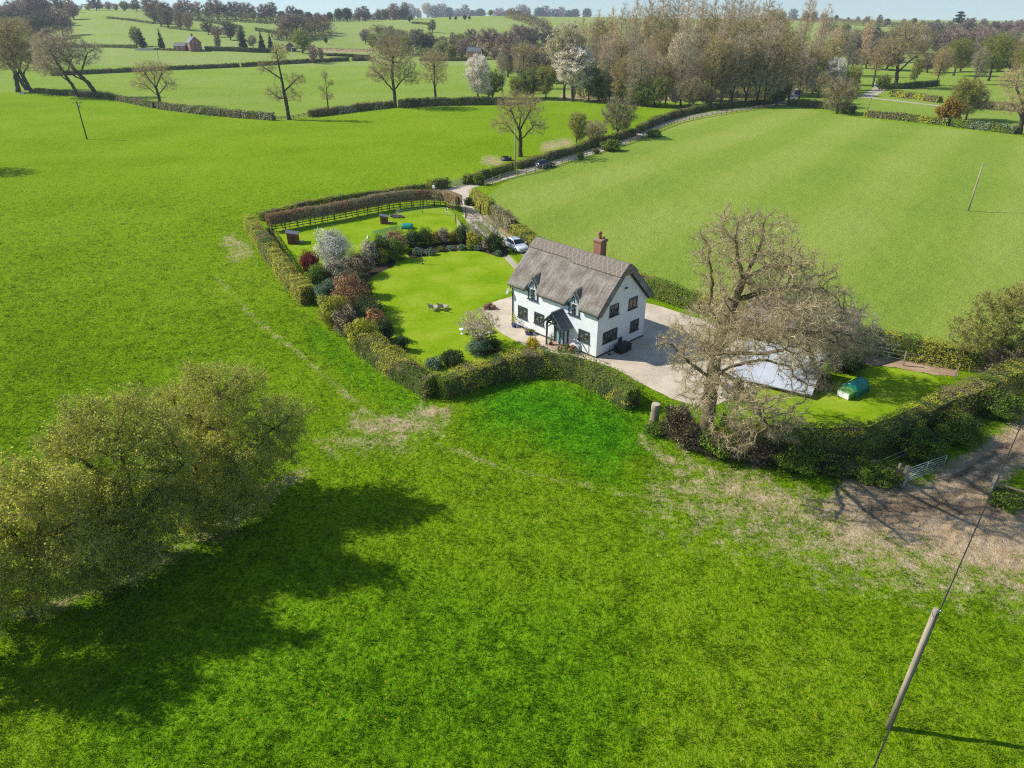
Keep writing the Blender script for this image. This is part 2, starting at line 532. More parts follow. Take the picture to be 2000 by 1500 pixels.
# ------------------------------------------------------------------ trees
def unit(a):
    return a / np.maximum(np.linalg.norm(a, axis=-1, keepdims=True), 1e-9)

def colonize(blobs, trunk, D, n, seed, jit=0.35, up=0.0, dk=None, maxit=140, shell=0.45):
    rng = np.random.default_rng(seed)
    vol = np.array([b[3] * b[4] * b[5] for b in blobs]) ** 0.8
    cnt = np.maximum((n * vol / vol.sum()).astype(int), 8)
    A = []
    for b, c in zip(blobs, cnt):
        d = unit(rng.normal(size=(c, 3)))
        r = rng.random((c, 1)) ** shell
        A.append(np.array(b[:3]) + d * r * np.array(b[3:6]))
    A = np.concatenate(A)
    A = A[A[:, 2] > 0.3]
    P = [np.array(trunk[0], float)]; par = [-1]; last = 0
    tr = trunk if isinstance(trunk[0][0], (tuple, list)) else [trunk]
    for li, line in enumerate(tr):
        line = [np.array(q, float) for q in line]
        if li == 0:
            P = [line[0]]; par = [-1]; cur = 0
        else:
            cur = int(np.argmin([np.sum((q - line[0]) ** 2) for q in P]))
        for a, b in zip(line[:-1], line[1:]):
            L = np.linalg.norm(b - a); k = max(1, int(round(L / D)))
            for j in range(1, k + 1):
                q = a + (b - a) * j / k + rng.normal(size=3) * D * 0.10 * jit * 2
                P.append(q); par.append(cur); cur = len(P) - 1
    dk = dk or 1.7 * D
    M = len(P)
    PA = np.zeros((20000, 3)); PA[:M] = P
    nchild = np.zeros(20000, int)
    d2 = ((A[:, None, :] - PA[None, :M]) ** 2).sum(-1)
    ni = d2.argmin(1); nd = d2.min(1)
    alive = nd > dk * dk
    for it in range(maxit):
        if not alive.any(): break
        idx = ni[alive]
        dirs = unit(A[alive] - PA[idx])
        acc = np.zeros((M, 3)); np.add.at(acc, idx, dirs)
        act = np.unique(idx)
        act = act[nchild[act] < 4]
        if len(act) == 0: break
        nd_ = unit(unit(acc[act]) + rng.normal(size=(len(act), 3)) * jit + np.array([0, 0, up]))
        newp = PA[act] + nd_ * D
        if M + len(newp) > 19990: break
        PA[M:M + len(newp)] = newp
        nchild[act] += 1
        par += [int(q) for q in act]
        dd = ((A[:, None, :] - newp[None]) ** 2).sum(-1)
        j = dd.argmin(1); mn = dd.min(1)
        better = mn < nd
        ni[better] = M + j[better]; nd[better] = mn[better]
        M += len(newp)
        alive &= nd > dk * dk
    return PA[:M].copy(), np.array(par)

def pipe_radii(P, par, rbase, n=2.25, rtip=None):
    M = len(P)
    kids = np.zeros(M)
    for i in range(M - 1, 0, -1):
        if kids[i] == 0: kids[i] = 1
        kids[par[i]] += kids[i]
    c = np.maximum(kids, 1)
    if rtip is not None and c[0] > 2:
        n = math.log(c[0]) / math.log(rbase / rtip)
    return rbase * (c / c[0]) ** (1 / n)

def tubes(P, par, R, rmin, rmax, k):
    """triangles of tapered tubes along the chains whose first radius is in [rmin, rmax)"""
    M = len(P)
    ch = [[] for _ in range(M)]
    for i in range(1, M): ch[par[i]].append(i)
    V = []; F = []; off = 0
    stack = [(0, None)]
    while stack:
        s, start = stack.pop()
        chain = ([start] if start is not None else []) + [s]
        cur = s
        while ch[cur]:
            c = sorted(ch[cur], key=lambda q: -R[q])
            for o in c[1:]: stack.append((o, cur))
            cur = c[0]; chain.append(cur)
        rr = R[np.array(chain)].copy()
        if start is not None: rr[0] = rr[1]
        if len(chain) < 2 or not (rmin <= rr[0] < rmax): continue
        p = P[np.array(chain)]
        rr[-1] *= 0.6
        t = unit(np.gradient(p, axis=0))
        ref = np.where(np.abs(t[:, 2:3]) < 0.9, np.array([[0, 0, 1.0]]), np.array([[1.0, 0, 0]]))
        if (np.abs(t[:, 2]) > 0.6).mean() > 0.5: ref = np.tile([[1.0, 0.13, 0]], (len(p), 1))
        else: ref = np.tile([[0.1, 0.07, 1.0]], (len(p), 1))
        a = unit(np.cross(t, ref)); b = np.cross(a, t)
        an = np.arange(k) * 2 * math.pi / k
        ring = p[:, None] + rr[:, None, None] * (a[:, None] * np.cos(an)[None, :, None] + b[:, None] * np.sin(an)[None, :, None])
        V.append(ring.reshape(-1, 3))
        m = len(chain)
        i = np.arange(m - 1)[:, None] * k; j = np.arange(k)[None]
        q0 = i + j; q1 = i + (j + 1) % k
        F.append((np.stack([q0, q1, q1 + k], -1).reshape(-1, 3)) + off)
        F.append((np.stack([q0, q1 + k, q0 + k], -1).reshape(-1, 3)) + off)
        off += m * k
    if not V: return np.zeros((0, 3)), np.zeros((0, 3), int)
    return np.concatenate(V), np.concatenate(F)

def spikes(p, d, L, w, rng):
    n = len(p)
    side = unit(np.cross(d, rng.normal(size=(n, 3))))
    V = np.stack([p - side * w[:, None] / 2, p + side * w[:, None] / 2, p + d * L[:, None]], 1).reshape(-1, 3)
    return V, np.arange(3 * n).reshape(-1, 3)

def leaves(p, s, rng, flat=0.0, nrm=None, nw=1.3):
    n = len(p)
    if nrm is not None:
        nn = unit(unit(nrm) * nw + unit(rng.normal(size=(n, 3))))
        a = unit(np.cross(nn, rng.normal(size=(n, 3)))); b = np.cross(nn, a)
        s = s[:, None]
        V = np.stack([p - a * s, p + b * s * 0.6, p + a * s, p - b * s * 0.6], 1).reshape(-1, 3)
        i = np.arange(n)[:, None] * 4
        return V, np.concatenate([i + np.array([[0, 1, 2]]), i + np.array([[0, 2, 3]])], 0)
    a = unit(rng.normal(size=(n, 3)) * np.array([1, 1, 1 - 0.6 * flat])); b = unit(np.cross(a, unit(rng.normal(size=(n, 3)) + np.array([0, 0, flat * 2]))))
    s = s[:, None]
    V = np.stack([p - a * s, p + b * s * 0.6, p + a * s, p - b * s * 0.6], 1).reshape(-1, 3)
    i = np.arange(n)[:, None] * 4
    F = np.concatenate([i + np.array([[0, 1, 2]]), i + np.array([[0, 2, 3]])], 0)
    return V, F

DK = [0.74, 1.9, 1.1, 1.1]     # step, attractors, twigs per node, twig width
def tree_meshes(name, blobs, trunk, D, n, seed, rbase, bark, twig, tw=(12, 0.6, 0.02), leaf=None, leaf_n=0, leaf_s=0.06,
                jit=0.35, up=0.0, wild=0.9, droop=0.0, limb=0.045, shell=0.45, npipe=2.25, k=(8, 5), dk=None):
    """-> (trunk mesh, crown mesh): limbs are tubes, the crown is fine twigs (and leaves)"""
    D = D * DK[0]; n = int(n * DK[1]); tw = (tw[0] * DK[2], tw[1], tw[2] * DK[3])
    P, par = colonize(blobs, trunk, D, n, seed, jit, up, shell=shell, dk=dk or 1.15 * D)
    R = pipe_radii(P, par, rbase, npipe, limb * 0.38)
    rng = np.random.default_rng(seed + 1)
    R0 = R.copy()
    base = P[:, 2] < 1.2
    R0[base] *= 1 + 0.35 * (1 - P[base, 2].clip(0, 1.2) / 1.2)
    V1, F1 = tubes(P, par, R0, limb * 2.2, 99, k[0])
    V2, F2 = tubes(P, par, R0, limb, limb * 2.2, k[1])
    tm = tri_mesh(name + "_trunk", np.concatenate([V1, V2]), np.concatenate([F1, F2 + len(V1)]), bark, smooth=True)
    V3, F3 = tubes(P, par, R0, 0, limb, 3)
    cv = [V3]; cf = [F3]; cm = [np.zeros(len(F3), int)]; off = len(V3)
    thin = np.where((R < limb * 1.3) & (np.arange(len(P)) > 0))[0]
    q = np.repeat(thin, int(round(tw[0])))
    gd = unit(P[q] - P[par[q]])
    f = rng.random((len(q), 1))
    p0 = P[par[q]] * (1 - f) + P[q] * f
    d = unit(gd + unit(rng.normal(size=(len(q), 3))) * wild + np.array([0, 0, up * 0.6 - droop]))
    L = tw[1] * (0.35 + rng.random(len(q)) * 0.9); w = tw[2] * (0.6 + 0.8 * rng.random(len(q)))
    V, F = spikes(p0, d, L, w, rng)
    cv.append(V); cf.append(F + off); cm.append(np.zeros(len(F), int)); off += len(V)
    # side twigs on the twigs
    f = 0.25 + 0.6 * rng.random((len(q), 1))
    p1 = p0 + d * L[:, None] * f
    d1 = unit(d + unit(rng.normal(size=d.shape)) * 1.0)
    L1 = L * 0.5
    V, F = spikes(p1, d1, L1, w * 0.7, rng)
    cv.append(V); cf.append(F + off); cm.append(np.zeros(len(F), int)); off += len(V)
    if leaf is not None and leaf_n:
        qq = rng.integers(0, len(q), leaf_n)
        f = rng.random((leaf_n, 1))
        pl = p0[qq] + d[qq] * L[qq, None] * f + rng.normal(size=(leaf_n, 3)) * leaf_s
        V, F = leaves(pl, leaf_s * (0.6 + 0.8 * rng.random(leaf_n)), rng)
        cv.append(V); cf.append(F + off); cm.append(np.ones(len(F), int)); off += len(V)
    V = np.concatenate(cv); F = np.concatenate(cf); mi = np.concatenate(cm)
    v = rng.random(len(F))
    cmh = tri_mesh(name + "_crown", V, F, [twig, leaf or twig], mi, v)
    return tm, cmh

def tree(name, meshes, loc, label, cat="tree", group=None, rz=0.0, scale=1.0, lean=(0, 0)):
    e = empty(name, loc, label, cat, group, rz, scale)
    e.rotation_euler = (lean[0], lean[1], rz)
    link("trunk", meshes[0], e); link("crown", meshes[1], e)
    return e

def blob_points(n, rng, rx, ry, rz, lump=0.25, fill=0.35):
    d = unit(rng.normal(size=(n, 3)))
    ph = rng.random(6) * 6.3
    r = 1 + lump * (np.sin(d[:, 0] * 4 + ph[0]) * np.sin(d[:, 1] * 5 + ph[1]) + 0.7 * np.sin(d[:, 2] * 6 + ph[2] + d[:, 0] * 3))
    r = r * rng.random(n) ** fill
    return d * r[:, None] * np.array([rx, ry, rz])

def shrub_mesh(name, rx, rz, leaf, n, s, seed, twig=None, spk=0, ry=None):
    rng = np.random.default_rng(seed)
    ry = ry or rx
    p = blob_points(n, rng, rx, ry, rz * 0.56)
    p[:, 2] += rz * 0.5
    p[:, 2] = np.abs(p[:, 2])
    nr = (p - np.array([0, 0, rz * 0.35])) / np.array([rx, ry, rz * .6]) + np.array([0, 0, .3])
    V, F = leaves(p, s * (0.6 + 0.8 * rng.random(n)), rng, nrm=nr)
    mi = np.zeros(len(F), int)
    # stems that fork from the base
    P, par = colonize([(0, 0, rz * 0.55, rx * 0.8, ry * 0.8, rz * 0.42)], [(0, 0, 0), (0.02, 0, rz * 0.2)], max(rx, rz) / 7, 50, seed, 0.3)
    R = pipe_radii(P, par, max(0.03, rx * 0.05))
    Vs, Fs = tubes(P, par, R, 0, 9, 4)
    nm = len(Fs)
    V = np.concatenate([V, Vs]); F = np.concatenate([F, Fs + len(V) - len(Vs)]); mi = np.concatenate([mi, np.ones(nm, int)])
    if spk:
        pp = blob_points(spk, rng, rx * 0.9, ry * 0.9, rz * 0.5); pp[:, 2] += rz * 0.5; pp[:, 2] = np.abs(pp[:, 2])
        d = unit(pp - np.array([0, 0, rz * 0.2]) + rng.normal(size=pp.shape) * rx * 0.6)
        Va, Fa = spikes(pp, d, rx * 0.35 * (0.4 + rng.random(spk)), np.full(spk, s * 0.3), rng)
        F = np.concatenate([F, Fa + len(V)]); V = np.concatenate([V, Va]); mi = np.concatenate([mi, np.ones(len(Fa), int)])
    v = rng.random(len(F))
    return tri_mesh(name, V, F, [leaf, twig or BARK_DARK], mi, v)

SEED = [100]
def shrub(px, py, wpx, hpx, leaf, label, name="shrub", dens=1.0, twig=None, spk=0.3, cat="shrub", group=None, ls=1.0, dy=0.0):
    SEED[0] += 1
    b = G(px, py)
    dist = math.sqrt(b[0] ** 2 + b[1] ** 2 + H ** 2)
    rx = wpx * dist / FPX / 2
    hh = hpx * dist / FPX / math.cos(math.atan2(H, b[1])) * 0.95
    s = min(0.075 * max(1.0, dist / 80), rx * 0.28) * ls
    n = int(min(7000, max(60, 1.5 * dens * (rx * rx * 4 + rx * hh * 7) / (s * s * 1.2))))
    me = shrub_mesh(name, rx, hh, leaf, n, s, SEED[0], twig, int(n * spk))
    b.y += rx * 0.5 + dy
    o = link(name, me, None, b)
    return tag(o, label, cat, group)

def hedge(path, width, height, mats, label, seed, dens=60, ls=0.085, name="hedge", spk=0.3, z0=0.0, lump=0.12, weights=None, pxpath=True, group=None, core=True, patch=0.10, cat="hedge"):
    """a clipped hedge along a ground line: woody core, leaves and twig ends all over its faces"""
    rng = np.random.default_rng(seed)
    pts = np.array([list(G(*q)) if pxpath else list(q) for q in path], float)
    seg = np.linalg.norm(np.diff(pts[:, :2], axis=0), axis=1)
    cum = np.concatenate([[0], np.cumsum(seg)]); L = cum[-1]
    org = pts[len(pts) // 2].copy()
    def at(t):
        return np.stack([np.interp(t, cum, pts[:, k]) for k in range(3)], -1)
    def nrm(t):
        d = at(np.minimum(t + 0.6, L)) - at(np.maximum(t - 0.6, 0)); d = unit(d[:, :2])
        return np.stack([-d[:, 1], d[:, 0], np.zeros(len(d))], -1)
    def hgt(t):
        return height * (1 + lump * 1.6 * (vnoise(t * 0.35, t * 0 + seed, seed) - 0.5) + lump * (vnoise(t * 1.3, t * 0 + seed, seed + 3) - 0.5))
    def wid(t):
        return width * (1 + lump * 2.0 * (vnoise(t * 0.45, t * 0 + 7 + seed, seed + 5) - 0.5))
    n = int(dens * L * (2 * height + width)); ne = int(dens * 2.2 * height * width)
    n += ne
    t = rng.random(n) * L
    t[:ne] = np.where(rng.random(ne) < .5, rng.random(ne) * .22, L - rng.random(ne) * .22)
    c = at(t); nn = nrm(t); h = hgt(t); w = wid(t) / 2
    per = rng.random(n) * (2 * height + width)
    off = np.zeros(n); zz = np.zeros(n)
    sideA = per < height; sideB = (per >= height) & (per < 2 * height); top = per >= 2 * height
    off[sideA] = -w[sideA]; zz[sideA] = per[sideA] / height * h[sideA]
    off[sideB] = w[sideB]; zz[sideB] = (per[sideB] - height) / height * h[sideB]
    off[top] = ((per[top] - 2 * height) / width * 2 - 1) * w[top]; zz[top] = h[top]
    rel = zz / np.maximum(h, 0.01)
    off *= 1 - 0.22 * rel ** 3                       # rounded shoulders
    dep = rng.random(n) ** 2 * 0.15
    dep[:ne] = rng.random(ne)
    zz[:ne] *= np.where(top[:ne], rng.random(ne), 1)
    top[:ne] = False
    off *= 1 - dep
    bulge = (vnoise(t * 1.1, zz * 1.1 + off * 0.7, seed + 9) - 0.5) * 0.35
    off += np.sign(off) * bulge * (1 - top); zz = zz + top * (bulge * 0.6 - dep * 0.5)
    if z0:
        zz = z0 + (zz / np.maximum(h, .01)) * (h - z0)
    endt = np.minimum(t, L - t)
    p = c + nn * off[:, None]; p[:, 2] += np.maximum(zz, 0.02)
    p += rng.normal(size=p.shape) * 0.05
    s = ls * (0.6 + 0.8 * rng.random(n))
    on = nn * np.sign(off)[:, None] * (1 - top * .85)[:, None] + np.array([[0, 0, 1.0]]) * (0.25 + top * .75)[:, None]
    V, F = leaves(p - org, s, rng, nrm=on, nw=3.0)
    k = len(mats)
    pick = vnoise(t * patch * 10 * 0.35, zz * 0.3 + off * 0.2, seed + 21) * 0.75 + vnoise(t * 1.7, zz * 1.3, seed + 22) * 0.25
    order = np.argsort(np.argsort(pick)) / max(1, n)
    wts = np.cumsum(weights or [1 / k] * k); wts = wts / wts[-1]
    mi = np.searchsorted(wts, order.clip(0, 0.9999))
    mi = np.concatenate([mi, mi])
    v = rng.random(len(F))
    ns = int(n * spk)
    if ns:
        q = rng.integers(0, n, ns)
        d = unit(np.stack([nn[q, 0] * np.sign(off[q]), nn[q, 1] * np.sign(off[q]), np.where(top[q], 1.5, 0.3)], -1) + rng.normal(size=(ns, 3)) * 0.7)
        Vs, Fs = spikes(p[q] - org, d, ls * 3.0 * (0.4 + rng.random(ns)), np.full(ns, ls * 0.3), rng)
        F = np.concatenate([F, Fs + len(V)]); V = np.concatenate([V, Vs]); mi = np.concatenate([mi, np.full(len(Fs), k)]); v = np.concatenate([v, rng.random(len(Fs))])
    if core:
        m = max(2, int(L / 0.7)); tt = np.linspace(min(0.4, L / 4), max(L - 0.4, L * .75), m)
        cc = at(tt); cn = nrm(tt); ch_ = hgt(tt) * 0.86; cw = wid(tt) * 0.36
        prof = [(-1, 0.03), (-1, 0.7), (-0.7, 1.0), (0.7, 1.0), (1, 0.7), (1, 0.03)]
        ring = []
        for a, b in prof:
            zc = (z0 if b < 0.1 and z0 else 0) + b * ch_ if not z0 else z0 + 0.1 + b * (ch_ - z0 - 0.1)
            q = cc + cn * (a * cw)[:, None]; q[:, 2] += zc
            ring.append(q)
        ring = np.stack(ring, 1) - org
        kk = len(prof)
        i = np.arange(m - 1)[:, None] * kk; j = np.arange(kk)[None]
        q0 = i + j; q1 = i + (j + 1) % kk
        Fc = np.concatenate([np.stack([q0, q1, q1 + kk], -1).reshape(-1, 3), np.stack([q0, q1 + kk, q0 + kk], -1).reshape(-1, 3)])
        caps = [[0, j, j + 1] for j in range(1, kk - 1)] + [[(m - 1) * kk, (m - 1) * kk + j + 1, (m - 1) * kk + j] for j in range(1, kk - 1)]
        Fc = np.concatenate([Fc, np.array(caps)])
        F = np.concatenate([F, Fc + len(V)]); V = np.concatenate([V, ring.reshape(-1, 3)])
        mi = np.concatenate([mi, np.full(len(Fc), k + 1)]); v = np.concatenate([v, np.zeros(len(Fc))])
    me = tri_mesh(name, V, F, list(mats) + [L_HTAN, CORE], mi, v)
    o = link(name, me, None, org)
    return tag(o, label, cat, group)
# ------------------------------------------------------------------ the ground
GARDEN = [(476, 430), (850, 352), (905, 340), (965, 380), (1060, 480), (1345, 580), (1870, 690), (1990, 735), (1760, 900), (1700, 930), (1440, 895), (1262, 822), (1130, 750), (1000, 742), (860, 795), (690, 700), (596, 610)]
RFIELD = [(950, 385), (1000, 345), (1130, 305), (1250, 272), (1350, 228), (1540, 207), (1680, 230), (2050, 272), (2400, 330), (2400, 700), (2050, 700), (1850, 690), (1640, 665), (1340, 575), (1060, 470)]

def build_ground():
    az = np.concatenate([np.linspace(-52, 52, 560), np.linspace(56, 304, 50)])
    rr = np.concatenate([np.geomspace(6, 700, 420), np.geomspace(720, 5800, 60)])
    A, Rr = np.meshgrid(np.radians(az), rr, indexing='ij')
    x = Rr * np.sin(A); y = Rr * np.cos(A)
    z = terrain(x, y)
    px, py, d = project(np.stack([x, y, z], -1))
    front = d > 1
    px = np.where(front, px, -9999); py = np.where(front, py, 9999)
    n1 = fbm(x * 0.05, y * 0.05, 1); n2 = fbm(x * 0.35, y * 0.35, 2); n3 = fbm(x * 1.3, y * 1.3, 3)
    dirt = np.zeros_like(x); lush = np.zeros_like(x); tone = np.full_like(x, 0.30); stripe = np.zeros_like(x); pale = np.zeros_like(x); wet = np.zeros_like(x)
    def zone(a, pts, wd, st, wob=0.5):
        dd = capsule(px, py, pts) * (1 + wob * (n2 - 0.5) * 2)
        k = np.clip(1 - dd / wd, 0, 1); k = k * k * (3 - 2 * k)
        a[...] = np.maximum(a, k * st)
    # worn path and bare corner beside the hedge
    zone(dirt, [(426, 545), (500, 625), (560, 670), (640, 740), (700, 790), (735, 825)], 17, 0.46, 0.7)
    zone(dirt, [(845, 865), (960, 905), (1080, 935), (1230, 965), (1300, 972)], 17, 0.46, 0.7)
    zone(dirt, [(700, 830), (780, 835), (830, 815), (860, 800)], 60, 0.60)
    zone(dirt, [(640, 870), (760, 855), (850, 830)], 90, 0.45)
    zone(dirt, [(445, 470), (480, 490), (460, 500)], 45, 0.54)
    zone(dirt, [(950, 312), (975, 318)], 26, 0.62)
    zone(dirt, [(1065, 288), (1110, 278)], 26, 0.62)
    zone(dirt, [(1255, 860), (1310, 900), (1400, 925), (1500, 940)], 30, 0.52)
    # mud by the gate
    zone(dirt, [(1420, 955), (1560, 985), (1700, 1010)], 110, 0.58, .9)
    zone(dirt, [(1680, 990), (1760, 1005), (1850, 995), (1960, 1035)], 165, 0.88, .9)
    zone(dirt, [(1850, 960), (1930, 910), (2030, 850), (2200, 760)], 95, 1.0, 0.25)
    zone(dirt, [(1330, 960), (1600, 1060), (1800, 1110), (2000, 1140)], 190, 0.50)
    zone(dirt, [(1700, 1080), (1900, 1120), (2050, 1150)], 110, 0.58, .9)
    zone(dirt, [(1330, 930), (1450, 985), (1560, 1010)], 60, 0.5)
    zone(dirt, [(70, 1195), (200, 1140), (330, 1090), (450, 1010), (600, 920)], 60, 0.50, .9)
    zone(wet, [(1800, 1010), (1880, 960), (1960, 900), (2060, 830)], 18, 0.6)
    zone(wet, [(1700, 1000), (1830, 985), (1940, 1000)], 28, 0.8)
    zone(wet, [(1850, 940), (1950, 880), (2040, 830)], 10, 0.8)
    # wood floor
    zone(dirt, [(1100, 190), (1250, 190), (1400, 190), (1530, 185)], 22, 0.62)
    zone(dirt, [(620, 98), (730, 100)], 9, 0.7)
    # lush grass
    zone(lush, [(1000, 790), (1080, 800), (1180, 850)], 130, 1.0)
    zone(lush, [(620, 660), (720, 740), (820, 800)], 40, 0.45)
    zone(lush, [(300, 1400), (700, 1320), (1050, 1350)], 380, 0.40)
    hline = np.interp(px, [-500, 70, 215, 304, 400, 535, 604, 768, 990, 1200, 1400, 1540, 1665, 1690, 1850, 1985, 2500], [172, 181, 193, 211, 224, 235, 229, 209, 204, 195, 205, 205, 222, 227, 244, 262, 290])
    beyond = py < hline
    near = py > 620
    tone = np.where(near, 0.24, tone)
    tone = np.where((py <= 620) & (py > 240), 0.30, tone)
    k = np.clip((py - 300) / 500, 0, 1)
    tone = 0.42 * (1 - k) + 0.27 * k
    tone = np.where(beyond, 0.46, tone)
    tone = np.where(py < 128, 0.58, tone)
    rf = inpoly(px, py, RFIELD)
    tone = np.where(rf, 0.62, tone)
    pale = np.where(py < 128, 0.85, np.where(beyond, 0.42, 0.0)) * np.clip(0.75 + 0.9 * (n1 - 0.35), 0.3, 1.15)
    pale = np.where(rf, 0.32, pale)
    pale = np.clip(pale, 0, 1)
    tone = tone + np.where((px > 1250) & (py > 1050), 0.10, 0)
    sdir = (x * 0.72 + y * 0.69)
    stripe = np.where(rf, np.tanh(2.2 * np.sin((x * 0.80 - y * 0.60) * 2 * np.pi / 22 + 3.0 * fbm(x * 0.01, y * 0.01, 8))), 0.0)
    # greener stripes of a mown or rolled hill field
    hill = (py < 95)
    tone = tone + (n1 - 0.5) * 0.25
    gard = inpoly(px, py, GARDEN)
    dirt = np.where(gard, dirt * 0.2, dirt)
    amp = np.where(gard | (y > 150), 0.0, 1.0)
    mud = np.clip((dirt - 0.6) / 0.3, 0, 1)
    z = z + amp * ((n3 - 0.5) * 0.16 + (n2 - 0.5) * 0.25 * np.clip((Rr - 12) / 10, 0, 1))
    rut = np.abs(np.sin((x * 0.45 - y * 0.89) * 2.2 + n2 * 3))
    z = z + amp * mud * ((fbm(x * 2.2, y * 2.2, 5) - 0.5) * 0.42 - np.clip(0.35 - rut, 0, .35) * 0.45)
    nA, nR = x.shape
    V = np.stack([x, y, z], -1).reshape(-1, 3)
    i = np.arange(nA)[:, None]; j = np.arange(nR - 1)[None]
    a = i * nR + j; b = ((i + 1) % nA) * nR + j
    F = np.stack([a, a + 1, b + 1, b], -1).reshape(-1, 4)
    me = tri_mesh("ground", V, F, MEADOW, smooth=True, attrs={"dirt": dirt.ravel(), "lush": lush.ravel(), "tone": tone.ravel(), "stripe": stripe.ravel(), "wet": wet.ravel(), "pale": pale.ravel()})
    bm = bmesh.new(); bm.from_mesh(me)
    bm.verts.ensure_lookup_table()
    bm.faces.new([bm.verts[q * nR] for q in range(nA)])
    bm.normal_update()
    bm.to_mesh(me); bm.free()
    o = link("ground", me)
    tag(o, "rolling green meadow fields running up to low hills", "ground", kind="structure")
    return dict(x=x, y=y, z=z, dirt=dirt, lush=lush, tone=tone)

GR = build_ground()

def smooth_poly(poly, it=2, closed=True):
    p = [Vector((a, b)) for a, b in poly]
    for _ in range(it):
        q = []
        n = len(p)
        for i in range(n if closed else n - 1):
            a, b = p[i], p[(i + 1) % n]
            q += [a * 0.75 + b * 0.25, a * 0.25 + b * 0.75]
        if not closed: q = [p[0]] + q + [p[-1]]
        p = q
    return [(v.x, v.y) for v in p]

def sheet(name, poly, mat, z, label, cat, jit=0.0, it=2):
    pts = [G(*q) for q in smooth_poly(poly, it)]
    rng = np.random.default_rng(len(poly))
    pts = [Vector((p.x + jit * (rng.random() - .5), p.y + jit * (rng.random() - .5), p.z + z)) for p in pts]
    bm = bmesh.new()
    f = bm.faces.new([bm.verts.new(p) for p in pts])
    if f.normal.z < 0: f.normal_flip()
    bmesh.ops.triangulate(bm, faces=[f])
    bm.normal_update()
    for f in bm.faces:
        if f.normal.z < 0: f.normal_flip()
    me = bpy.data.meshes.new(name); bm.to_mesh(me); bm.free()
    me.materials.append(mat)
    return tag(link(name, me), label, cat, kind="structure")

def ribbon(name, path, width, mat, z, label, cat, jit=0.15):
    pts = [G(*q) for q in smooth_poly(path, 2, False)]
    V = []; F = []
    rng = np.random.default_rng(7)
    for i, p in enumerate(pts):
        d = (pts[min(i + 1, len(pts) - 1)] - pts[max(i - 1, 0)]); d.z = 0; d.normalize()
        n = Vector((-d.y, d.x, 0))
        w = width / 2
        for s in (-1, 1):
            q = p + n * s * (w + jit * (rng.random() - .5))
            V.append((q.x, q.y, float(terrain(q.x, q.y)) + z))
        if i: F.append((2 * i - 2, 2 * i - 1, 2 * i + 1, 2 * i))
    me = bpy.data.meshes.new(name); me.from_pydata(V, [], [f[::-1] for f in F]); me.materials.append(mat); me.update()
    if me.polygons[0].normal.z < 0: me.flip_normals()
    return tag(link(name, me), label, cat, kind="structure")

LAWN_POLY = [(640, 585), (700, 520), (760, 500), (850, 478), (930, 478), (1015, 500), (1020, 560), (950, 594), (944, 604), (960, 632), (1010, 668), (1060, 690), (1050, 722), (940, 735), (868, 765), (800, 740), (730, 690)]
PADDOCK_POLY = [(524, 452), (560, 438), (640, 426), (740, 410), (860, 404), (894, 418), (906, 462), (860, 474), (800, 480), (760, 492), (680, 520), (606, 560), (580, 540)]
BACKLAWN_POLY = [(1480, 752), (1540, 766), (1600, 775), (1640, 740), (1690, 716), (1760, 720), (1850, 740), (1800, 800), (1700, 850), (1600, 872), (1480, 860), (1440, 820)]
sheet("garden_lawn", LAWN_POLY, LAWN, 0.012, "mown cottage lawn in front of the thatched house", "lawn")
sheet("paddock_lawn", PADDOCK_POLY, LAWN, 0.012, "short grass of the fenced hen paddock", "lawn")
sheet("back_lawn", BACKLAWN_POLY, LAWN, 0.012, "mown grass behind the big bare oak", "lawn")
GRAVEL_POLY = [(938, 602), (962, 590), (1004, 578), (1060, 560), (1265, 590), (1330, 612), (1420, 640), (1500, 690), (1475, 750), (1432, 776), (1388, 796), (1320, 784), (1250, 748), (1180, 710), (1130, 702), (1080, 700), (1030, 676), (985, 656), (958, 632)]
sheet("gravel_drive", GRAVEL_POLY, GRAVEL, 0.022, "pale gravel apron round the thatched cottage", "gravel drive", 0.12)
YARD_POLY = [(846, 377), (870, 368), (908, 360), (930, 356), (922, 372), (914, 384), (918, 398), (930, 412), (944, 424), (934, 436), (908, 424), (902, 404), (890, 386), (868, 378)]
sheet("gravel_yard", YARD_POLY, GRAVEL, 0.022, "pale gravel turning area inside the field gate", "gravel yard", 0.1)
ribbon("wheel_track", [(908, 420), (925, 440), (950, 462), (975, 486), (1000, 512), (1015, 528)], 0.95, LANE, 0.018, "left pale wheel track leading to the white car", "track")
ribbon("wheel_track", [(932, 420), (950, 438), (975, 458), (1000, 476), (1030, 500), (1050, 520)], 0.95, LANE, 0.018, "right pale wheel track along the earth strip", "track")
ribbon("earth_strip", [(945, 420), (968, 438), (990, 456), (1012, 474), (1040, 496)], 0.9, SOIL, 0.016, "bare reddish earth under the drive hedge", "soil")
ribbon("lane", [(914, 364), (950, 356), (1010, 338), (1070, 322), (1130, 305), (1200, 284), (1255, 262), (1290, 243), (1340, 230), (1400, 219), (1480, 209), (1535, 199), (1558, 186), (1550, 172)], 3.0, LANE, 0.02, "stony farm lane between hedge and rail fence", "lane")
ribbon("road", [(1640, 186), (1700, 191), (1760, 198), (1845, 208)], 2.6, LANE, 0.02, "pale farm road across the far pasture", "road")
ribbon("road", [(1690, 190), (1705, 182), (1722, 172), (1716, 162)], 5.0, LANE, 0.025, "wider pale road end by the old oaks", "road")
sheet("bare_soil", [(1640, 676), (1700, 684), (1780, 698), (1868, 716), (1872, 738), (1800, 728), (1740, 716), (1690, 712), (1640, 704)], SOIL, 0.02, "bare trodden earth strip inside the back hedge", "soil", 0.3)
BED = simple("border_soil", (0.055, 0.04, 0.028), 0.95, 0.05, 0.4, 3.0, obj=False)
